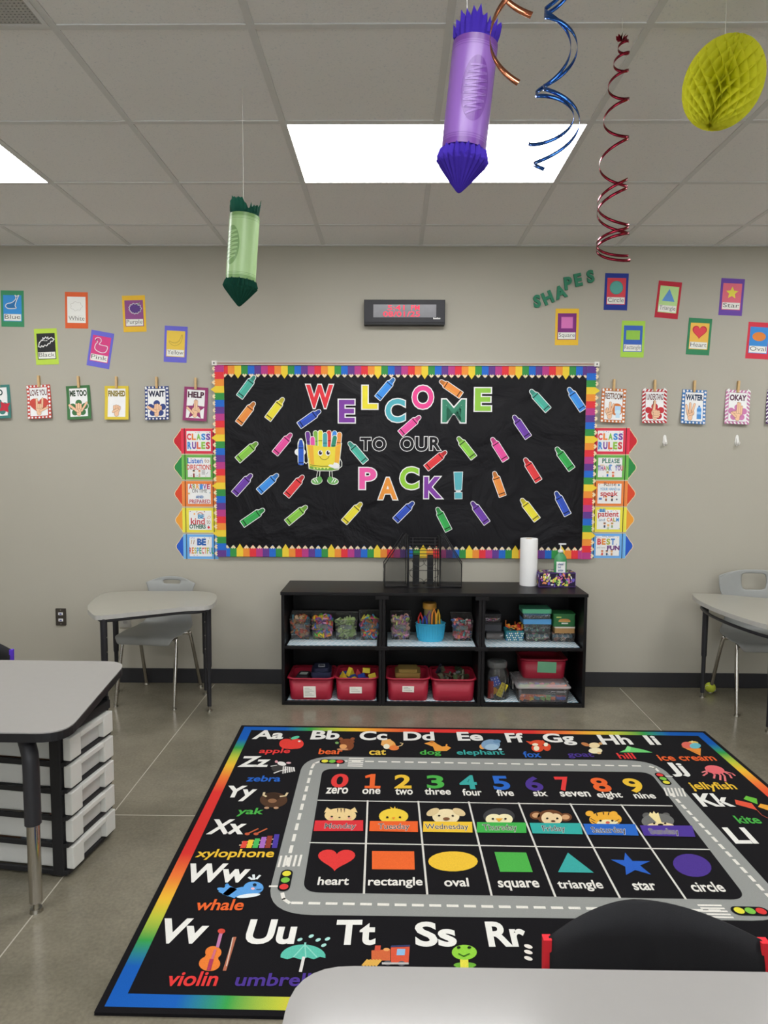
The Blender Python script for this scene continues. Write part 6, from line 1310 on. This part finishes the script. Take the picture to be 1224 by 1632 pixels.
S(857, 1184, 12, 4.5, 'd04a2c'); pp([(838, 1181), (850, 1182.5), (846, 1187)], 'd04a2c'); pp([(866, 1185), (866, 1179.5), (860, 1181.5)], 'd04a2c'); S(857, 1192, 10, 6.5, 'd04a2c'); S(855, 1193, 4.5, 4, 'f0dcc0', 2); S(872, 1191, 6, 6, 'd04a2c', 1, .6); S(870, 1187, 3.5, 3, 'f0e0c8', 2); S(853, 1187, 5, 2, 'f0dcc0', 2)
S(947, 1188, 9, 4.5, 'e6cfa0'); S(949, 1196.5, 11, 4.5, 'ecdab4'); S(933, 1186.5, 7, 2.6, 'b87848', 1.5, .3); S(957, 1185.5, 3.5, 2, 'c89860', 2); S(955, 1200.5, 3.5, 1.8, 'd8b888', 2)
pp([(987, 1199), (996, 1195), (1000, 1189), (1006, 1191), (1012, 1192), (1026, 1195), (1040, 1199.5)], '6cc870'); pp([(1000, 1189), (1006, 1191), (1004, 1198), (996, 1197)], '8ada88', 2)
pp([(1086, 1190), (1117, 1193), (1116.5, 1204.5)], 'e2903a'); S(1096, 1188, 10, 5.2, 'd8685a', 2, .15); S(1108, 1189, 9, 4.5, '6ab4c0', 2); S(1104, 1184.5, 9, 3, 'e8c060', 1.8); pl_([(1102.5, 1184), (1103, 1181)], .005, 'e0d0a0', 2); pl_([(1095, 1195), (1114, 1201)], .004, 'c8702a', 3)
S(1139, 1227, 16, 6.5, 'e0686e', 2, .18); pl_([(1119, 1231), (1126, 1228.5), (1132, 1231)], .008, 'e88a8c', 1); 
for x0, x1, y1 in ((1126, 1121, 1236), (1134, 1138, 1240.5), (1142, 1148, 1243), (1148, 1156, 1245), (1153, 1166, 1240), (1156, 1171, 1236)): pl_([(x0, 1230), ((x0+x1)/2+3, (1231+y1)/2-1), (x1, y1)], .009, 'e4787c', 1)
pp([(1171, 1274.5), (1198, 1280.5), (1207, 1291.5), (1173, 1282)], 'd8543c'); pp([(1189, 1268.5), (1206, 1273), (1207.5, 1282), (1185, 1273.5)], '68b83e'); pp([(1212, 1281), (1230, 1285), (1228, 1293), (1208, 1286)], 'e0a038'); pl_([(1207, 1291.5), (1214, 1299), (1224, 1304)], .004, 'a04a3a')
f = lambda x, y: (360+x/6.12, 1150+y/6.12)
S(445, 1224.5, 12.5, 6.5, '3a3836'); S(449, 1217.5, 7, 3.2, 'dcdad6', 2, .2); S(440.5, 1214.5, 2.5, 2, 'd89aa0', 3); S(460, 1216.5, 4, 1.5, 'd8a8b0', 3)
for k in range(6): pl_([(452+k*3.2, 1222+k*.3), (451+k*3.6, 1233-k*.7)], .007, 'e0deda' if k % 2 else 'c8c6c2', 2)
pl_([(437, 1232.5), (446, 1229), (456, 1227)], .009, 'dedcd8', 2); pl_([(432, 1221.5), (441, 1220)], .006, 'dedcd8', 2)
S(436, 1275, 22, 12, '4e3626'); S(434, 1270, 13, 6, '3a281c', 2); S(434, 1277, 7, 3.5, '8a6448', 3); pl_([(424, 1270), (420, 1268), (421, 1264)], .010, 'dcc8a0', 3); pl_([(447, 1270), (455, 1269), (458, 1264.5)], .010, 'dcc8a0', 3)
for x in (425, 440): S(x, 1288, 4, 1.8, 'b89070', 2)
for x, c in ((387.5, 'd84a3c'), (397, 'e2c038'), (407, '4ab058'), (417.5, 'a068b8'), (427, '8a3a2c'), (438, '4a3a98')):
    k = (x-387)/51; pp([(x-5, 1352), (x+3.5, 1352), (x+7.5, 1341-k*11), (x-.5, 1341-k*11)], c, 2)
pl_([(382, 1347), (442, 1345)], .007, 'd0b898', 1); pl_([(386, 1342), (441, 1337)], .006, 'd0b898', 1)
for x in (394, 408): S(x, 1329.5, 4, 2.2, 'b8583a', 2); pl_([(x, 1329), (x+17, 1321)], .008, 'b8603c')
S(378, 1424, 16, 6, '5a9ad8'); S(404, 1415, 16, 10, '5a9ad8'); S(388, 1422, 20, 8.5, '5a9ad8', 1, -.1); pl_([(375, 1424), (366, 1421), (360, 1418)], .045, '5a9ad8', 1); S(354, 1418, 8, 3.2, '5a9ad8', 1, .2); S(362, 1412.5, 3.5, 4.5, '4a8acc', 1); S(396, 1428, 19, 3, 'dce8f0', 2, -.12); S(406, 1411, 3, 2.4, '1e2a3a', 3); pl_([(409, 1418.5), (416, 1418)], .004, '2a4a6a', 3); S(403, 1417, 3, 2, 'e8b8c0', 2.5)
for a_, c_ in (((405, 1402), (404, 1395)), ((409, 1401), (414, 1396)), ((402, 1402), (397, 1399))): pl_([a_, c_], .009, 'dce4e8', 2)
S(340, 1518, 13, 10, 'e07a34'); S(334, 1536, 17, 12, 'e07a34'); S(337, 1527, 11, 8, 'e07a34'); pp([(344, 1510), (349, 1511), (355, 1488), (350, 1486)], 'b878a0', 2); S(353, 1484.5, 6, 4, 'c8483a', 2); pl_([(336, 1536), (343, 1515)], .008, 'c86a78', 3); pl_([(333, 1546), (337, 1531)], .012, 'a83a58', 3)
pl_([(374, 1494.5), (358, 1546)], .010, 'b06a50'); pl_([(371, 1495), (361, 1540)], .003, 'd8c8b8', 2)
pp([(447, 1526)]+[(483+36.5*math.cos(a), 1526-20.5*math.sin(a)) for a in [PI-PI*k/14 for k in range(1, 14)]]+[(518.5, 1527), (510, 1525), (500, 1529), (490, 1526), (480, 1529.5), (468, 1526), (458, 1529)], '5ab8a4')
for dx in (-14, 4, 20): pl_([(486, 1506), (483+dx*1.1, 1526)], .004, '8ad0c0', 2)
pl_([(484, 1526), (479, 1548)], .009, 'd8d4d0'); pl_([(486, 1507), (486.5, 1503)], .006, '8ac8c0')
for x, y in ((478, 1498), (496, 1492.5), (507, 1498.5), (522, 1497), (516, 1507)): S(x, y, 4.5, 2.4, 'a8d8d0', 2, -.4)
pp([(592, 1528), (592, 1515), (622, 1513), (622, 1531), (592, 1531)], 'c8643c'); pp([(623, 1510), (653, 1509), (651, 1537), (623, 1535)], 'd0563c'); pp([(622, 1510), (654, 1509), (653, 1506.5), (624, 1507.5)], '36406a', 2); pp([(597, 1515), (606, 1515), (607, 1507), (598, 1507)], 'c8503c'); pp([(633, 1513), (646, 1513), (645, 1523), (632, 1523)], '8ab4d8', 2); S(616, 1514, 5, 2.5, 'e0a060', 2)
for k in range(5): pl_([(586+k*5, 1531), (579+k*5, 1539)], .009, 'd8a850', 2)
pl_([(610, 1536), (650, 1536)], .008, 'b8b4b0', 2); S(618, 1535, 6, 4, '5a5a60', 1.5); S(640, 1536, 6, 4, '5a5a60', 1.5)
S(740, 1518, 20, 12, '8cc840'); S(731, 1511, 3, 2, '1e2a18', 3); S(748, 1511, 3, 2, '1e2a18', 3); pl_([(731, 1521), (739, 1525), (748, 1521)], .004, '3a6a20', 3); pp([(733, 1525), (746, 1525), (747, 1548), (734, 1548)], 'd8d04a', .9); S(741, 1538, 18, 4.5, '6aa838', .8); S(740, 1545, 20, 5, '7ab83c', .7)
for y in (1509, 1518, 1528): S(842, y, 7, 3, 'e6dcd4', 2, .3)
b.build('printed_pile', rug)

# ================================================================= hanging paper crayons
strm = K('d8d6d0', .6)
def vec(y, *p): return [onY(a, c, y) for a, c in p]
def hang_crayon(Y, top, bot, wpx, c, cd, ctis, label, sx, ang, jg=1.0):
    """top, bot: axis ends of the printed tube in pixels"""
    T_, A_ = onY(*top, Y), onY(*bot, Y); d = (T_-A_); L_ = d.length; R_ = wpx/2*(A_-CAM).dot(fwd)/F_PX
    zx = d.normalized(); yx = (zx.cross(Vector((1, 0, 0)))).normalized(); xx = yx.cross(zx)
    M = Matrix(((xx.x, yx.x, zx.x, A_.x), (xx.y, yx.y, zx.y, A_.y), (xx.z, yx.z, zx.z, A_.z), (0, 0, 0, 1)))
    t = thing('paper_crayon', label, 'hanging paper crayon', M, 'paper crayons hanging from the ceiling')
    # printed tube, facing the camera with -Y
    sh_ = K(c, .30, .5, var=.03); sd = K(cd, .30, .5, var=.03); n = 64
    b = B()
    def band(z0, z1, m_, r=R_, a0=0, a1=2*PI):
        k = max(3, int(n*(a1-a0)/(2*PI))); full = abs(a1-a0-2*PI) < 1e-6
        rg = [[(r*math.cos(a0+(a1-a0)*i/k), r*math.sin(a0+(a1-a0)*i/k), z) for i in range(k if full else k+1)] for z in (z0, z1)]
        b.loft(rg, m_, False, False, True, full)
    H = [0, .055, .07, .085, .915, .93, .945, 1.0]
    for i, (z0, z1) in enumerate(zip(H, H[1:])): band(L_*z0, L_*z1, sd if i in (0, 6) else sh_)
    for z0, z1 in ((.066, .072), (.088, .094), (.906, .912), (.928, .934)): band(L_*z0, L_*z1, sd, R_+.0003)
    band(L_, 0.0, K(dk(c, .8), .6), R_-.0008)
    # oval with scribbled letters, wrapped on the tube
    import bmesh
    bb = B(); OW, OH = R_*.62, L_*.30; bb.z = .0004; bb.ell(0, 0, OW, OH, sd, 40); bb.z = .0012
    zg = []; nz = 15                          # scribbled band of slanted strokes, as printed
    for k in range(nz): f = -1+2*k/(nz-1); w2 = OW*.80*math.sqrt(max(.05, 1-(f*.80)**2)); zg.append(((w2 if k % 2 else -w2), OH*.74*f+(.006 if k % 2 else -.004)))
    bb.path(zg, R_*.085, sh_)
    bm = bmesh.new(); vv = [bm.verts.new(v) for v in bb.v]
    for f_, m_ in zip(bb.f, bb.m):
        try: fc_ = bm.faces.new([vv[i] for i in f_]); fc_.material_index = m_
        except ValueError: pass
    for k in range(-6, 7): bmesh.ops.bisect_plane(bm, geom=bm.verts[:]+bm.edges[:]+bm.faces[:], plane_co=(OW*k/6.5, 0, 0), plane_no=(1, 0, 0))
    bm.verts.index_update(); o = len(b.v)
    for v in bm.verts:
        a = -PI/2+ang+v.co.x/R_; r = R_+v.co.z; b.v.append(Vector((r*math.cos(a), r*math.sin(a), L_*.5+v.co.y)))
    for f_ in bm.faces: b.f.append([o+v.index for v in f_.verts]); b.m.append(b.mi(bb.mats[f_.material_index])); b.s.append(False)
    bm.free()
    b.build('printed_tube', t)
    ts = tissue(ctis); rr = random.Random(label)
    # pleated tissue ruffle at the top
    b = B(); n = 44; rings = []
    for k, (z, r, jag) in enumerate(((L_-.02, .86, 0), (L_+.006, .93, .03), (L_+.022, .99, .06), (L_+.040, 1.0, .10))):
        ring = []
        for i in range(n):
            a = 2*PI*i/n; q_ = (1 if i % 2 else -1); rj = R_*(r+q_*jag*.8*jg)
            ring.append((rj*math.cos(a), rj*math.sin(a), z+(q_*.007*jg if k == 3 else 0)+(.010*math.sin(3*a+1)+.006*math.sin(7*a)+(1-jg)*.016*math.sin(2*a+.4) if k > 1 else 0)))
        rings.append(ring)
    b.loft(rings, ts, False, False, False)
    for i in range(14):
        a = 2*PI*i/14+rr.uniform(-.1, .1); p = Vector((math.cos(a), math.sin(a), 0)); q_ = Vector((-math.sin(a), math.cos(a), 0)); h_ = .03+rr.random()*.03
        b.add([p*R_*.15+Vector((0, 0, L_-.03)), p*R_*.9+q_*.008+Vector((0, 0, L_-.01)), p*R_*(.72+.1*rr.random())+Vector((0, 0, L_+h_)), p*R_*.3+q_*.006+Vector((0, 0, L_+h_*.5))], [(0, 1, 2, 3)], ts)
    b.build('tissue_ruffle', t)
    # pleated cone tip with a frilled rim
    b = B(); n = 48; rings = []
    for k, (z, r, jag) in enumerate(((.012, .80, .02), (-.004, 1.0, .07), (-.024, 1.10, .09), (-.032, 1.02, .035), (-.032-L_*.14, .52, .025), (-.032-L_*.245, .12, .008), (-.032-L_*.258, .04, .0))):
        rings.append([(R_*(r+(jag if i % 2 else -jag))*math.cos(2*PI*i/n), R_*(r+(jag if i % 2 else -jag))*math.sin(2*PI*i/n), z+(.004 if i % 4 == 1 else 0)*(k in (1, 2))) for i in range(n)])
    b.loft(rings, ts, True, True, False); b.build('tissue_tip', t)
    # hanging string up to the ceiling
    Mi = M.inverted(); p0 = Mi @ onY(*sx, Y); s1 = onY(*sx, Y); p1 = Mi @ Vector((s1.x, s1.y, HC-.001))
    b = B(); b.tube([(0, 0, L_-.01), p0, p1], .0012, strm, 5); b.build('string', t)
hang_crayon(-1.86, (390, 345), (383.5, 448), 47, 'a6c88e', '789f62', '1f5142', 'green paper crayon lantern hanging at left with dark green tissue ends', (388, 318), -.62, .35)
hang_crayon(-2.79, (757.5, 73), (738.5, 242), 71, '7d56a2', '66388a', '4a34b0', 'purple paper crayon lantern hanging in front of the ceiling light', (744, 36), .16, 1.0)

# ================================================================= foil spirals
def foil(c, h_): return K(c, .18, .5, 1, .12, 40, g=1.1)
def ribbon(b, fn, n, w_, mat, th=.0003):
    """fn(t)->(centre offset point, outward normal); ribbon of width w_ across the tangent"""
    P_ = [fn(i/n) for i in range(n+1)]; ra = []; 
    for i, (p, nrm) in enumerate(P_):
        tg = (P_[min(i+1, n)][0]-P_[max(i-1, 0)][0]).normalized(); s_ = tg.cross(nrm).normalized()*w_/2; o = nrm*th
        ra.append([p-s_+o, p+s_+o, p+s_-o, p-s_-o])
    b.loft(ra, mat, True, True, True)
def helix(cx, cy, z0, z1, r0, r1, turns, ph, power=1.0, drift=(0, 0), sgn=1):
    def fn(t):
        u = t**power; a = ph+sgn*2*PI*turns*t; r = r0+(r1-r0)*t; z = z0+(z1-z0)*u
        return Vector((cx+drift[0]*u+r*math.cos(a), cy+drift[1]*u+r*math.sin(a), z)), Vector((math.cos(a), math.sin(a), 0))
    return fn
# red: from the flower near the ceiling down to the wall line
Yr = -2.25; rt_ = onY(991, 66, Yr); k_ = (Yr-CAM.y)/F_PX
zt2 = [onY(980, y, Yr).z for y in (66, 84, 112, 157, 218, 297, 372, 415)]
t = thing('foil_spiral', 'dark red foil spiral hanging from the ceiling at the right', 'foil spiral', rt_, 'foil spirals hanging from the ceiling')
fr_ = foil('8a2436', .2)
def red_fn(off):
    xs_ = [onY(x, 200, Yr).x for x in (990, 990, 985, 983, 981, 979, 982, 984)]; rs_ = [7, 9, 13, 17, 20, 22, 24, 26]
    def fn(u):
        q_ = u*7; i = min(int(q_), 6); f = q_-i; z = zt2[i]+(zt2[i+1]-zt2[i])*f; x = xs_[i]+(xs_[i+1]-xs_[i])*f; r = (rs_[i]+(rs_[i+1]-rs_[i])*f)*k_
        a = 2*PI*q_+off+PI; return Vector((x-r*math.cos(a), Yr+r*math.sin(a), z))-rt_, Vector((-math.cos(a), math.sin(a), 0))
    return fn
f1 = red_fn(0)
b = B(); ribbon(b, lambda u: f1(u), 220, .0085, fr_); b.build('spiral_strip', t)
f2 = red_fn(1.1)
b = B(); ribbon(b, lambda u: f2(.70+.27*u), 70, .0085, fr_); b.build('spiral_strip', t)
b = B()
for i in range(9):
    a = 2*PI*i/9; b.add([(0, 0, 0), (.016*math.cos(a), .016*math.sin(a), .006), (.018*math.cos(a+.35), .018*math.sin(a+.35), .016), (.005*math.cos(a+.5), .005*math.sin(a+.5), .012)], [(0, 1, 2, 3)], fr_)
b.build('flower_knot', t)
b = B(); b.cyl((0, 0, .004), (0, 0, HC-rt_.z-.0005), .0007, None, strm, 5); b.build('string', t)
# blue double spiral
Yb = -2.62; kb = (Yb-CAM.y)/F_PX; pb_ = onY(893, 20, Yb); org = Vector((pb_.x, Yb, HC-.004)); fb = foil('3a68b8', .2)
t = thing('foil_spiral', 'double blue foil spiral hanging in front of the ceiling light at right', 'foil spiral', org, 'foil spirals hanging from the ceiling')
def zz(py): return onY(890, py, Yb).z
def blue_fn(keys, ph):
    """keys: (turn, pixel y, centre pixel x, radius px)"""
    def fn(u):
        T = keys[0][0]+(keys[-1][0]-keys[0][0])*u; i = 0
        while i < len(keys)-2 and T > keys[i+1][0]: i += 1
        a_, c = keys[i], keys[i+1]; f = (T-a_[0])/(c[0]-a_[0]); py = a_[1]+(c[1]-a_[1])*f; px = a_[2]+(c[2]-a_[2])*f; r = (a_[3]+(c[3]-a_[3])*f)*kb
        z = zz(py); x = onY(px, py, Yb).x; a = 2*PI*T+PI+ph; return Vector((x+r*math.cos(a), Yb+r*math.sin(a), z))-org, Vector((math.cos(a), math.sin(a), 0))
    return fn
ytop = 816-F_PX*.9
fA = blue_fn([(-2.6, -215, 893, 14), (-1, -95, 893, 21), (0, 26, 893, 24), (1, 140, 893, 26), (2, 262, 888, 36), (2.15, 282, 882, 34)], 0)
fB = blue_fn([(-2.6, -215, 893, 14), (-1, -95, 893, 20), (0, 24, 889, 20), (1, 158, 880, 26), (1.95, 228, 882, 38)], .35)
for fn in (fA, fB):
    b = B(); ribbon(b, fn, 200, .0095, fb); b.build('spiral_strip', t)
b = B(); b.ball((0, 0, -.02), (.012, .012, .012), fb, 10, 6); b.cyl((0, 0, -.01), (0, 0, .0035), .0008, None, strm, 5); b.build('knot', t)
# copper spiral, nearest the camera, mostly above the frame
Yc = -3.02; kc = (Yc-CAM.y)/F_PX; org = Vector((onY(822, 40, Yc).x, Yc, HC-.004)); fc = foil('b87456', .25)
t = thing('foil_spiral', 'copper orange foil spiral cut by the top edge, beside the purple crayon', 'foil spiral', org, 'foil spirals hanging from the ceiling')
def zc_(py): return onY(822, py, Yc).z
def cop(T0, T1, y0, pitch, r0=30, r1=39, cx=822):
    """T counts turns: whole numbers are the right-hand cusps; y0 pixel row of T = 0"""
    def fn(u):
        T = T0+(T1-T0)*u; py = y0+pitch*T; a = 2*PI*T+PI; r = (r0+(r1-r0)*u)*kc; return Vector((onY(cx, 40, Yc).x-r*math.cos(a), Yc+r*math.sin(a), zc_(py)))-org, Vector((-math.cos(a), math.sin(a), 0))
    return fn
b = B(); ribbon(b, cop(-2.2, .80, -45, 195), 150, .0125, fc); b.build('spiral_strip', t)
b = B(); ribbon(b, cop(-2.2, .88, -165, 195), 150, .0125, fc); b.build('spiral_strip', t)
b = B(); b.ball((0, 0, -.02), .012, fc, 10, 6); b.cyl((0, 0, -.01), (0, 0, .0035), .0008, None, strm, 5); b.build('knot', t)

# ================================================================= honeycomb ball
Yy_ = -2.34; kb = (Yy_-CAM.y)/F_PX; cb = onY(1152.5, 132.5, Yy_)
t = thing('honeycomb_ball', 'yellow tissue honeycomb ball hanging at the top right', 'paper ball', cb)
ym = tissue('fff046', .38); axis = Matrix.Rotation(math.radians(16), 3, 'Y'); n, mm = 40, 15
b = B(); V = []; fs = []
for i in range(n):                             # radial leaves glued to their neighbours turn by turn
    o = len(V)
    for j in range(2*mm+1):
        th = PI*(.03+.94*j/(2*mm)); s_ = 0 if j % 2 else (1 if (i+j//2) % 2 == 0 else -1); a = 2*PI/n*(i+.46*s_)
        for q_ in (.45, 1.0):
            V.append(axis @ Vector((57*kb*q_*math.sin(th)*math.cos(a), 57*kb*q_*math.sin(th)*math.sin(a), -66*kb*math.cos(th)*(.55+.45*(q_-.55)/.45 if False else q_))))
    for j in range(2*mm): k = o+2*j; fs.append((k, k+1, k+3, k+2))
b.add(V, fs, ym, False); b.build('tissue_leaves', t)
b = B(); rg = [[axis @ Vector((57*kb*.42*math.sin(PI*k/12)*math.cos(2*PI*i/24), 57*kb*.42*math.sin(PI*k/12)*math.sin(2*PI*i/24), -66*kb*.9*math.cos(PI*k/12))) for i in range(24)] for k in range(13)]
b.loft(rg, ym, False, False, True); b.build('core', t)
topz = 60*kb; b = B(); b.tube([(.0, 0, topz-.004), (0, 0, HC-cb.z-.001)], .0009, strm, 5); b.build('string', t)
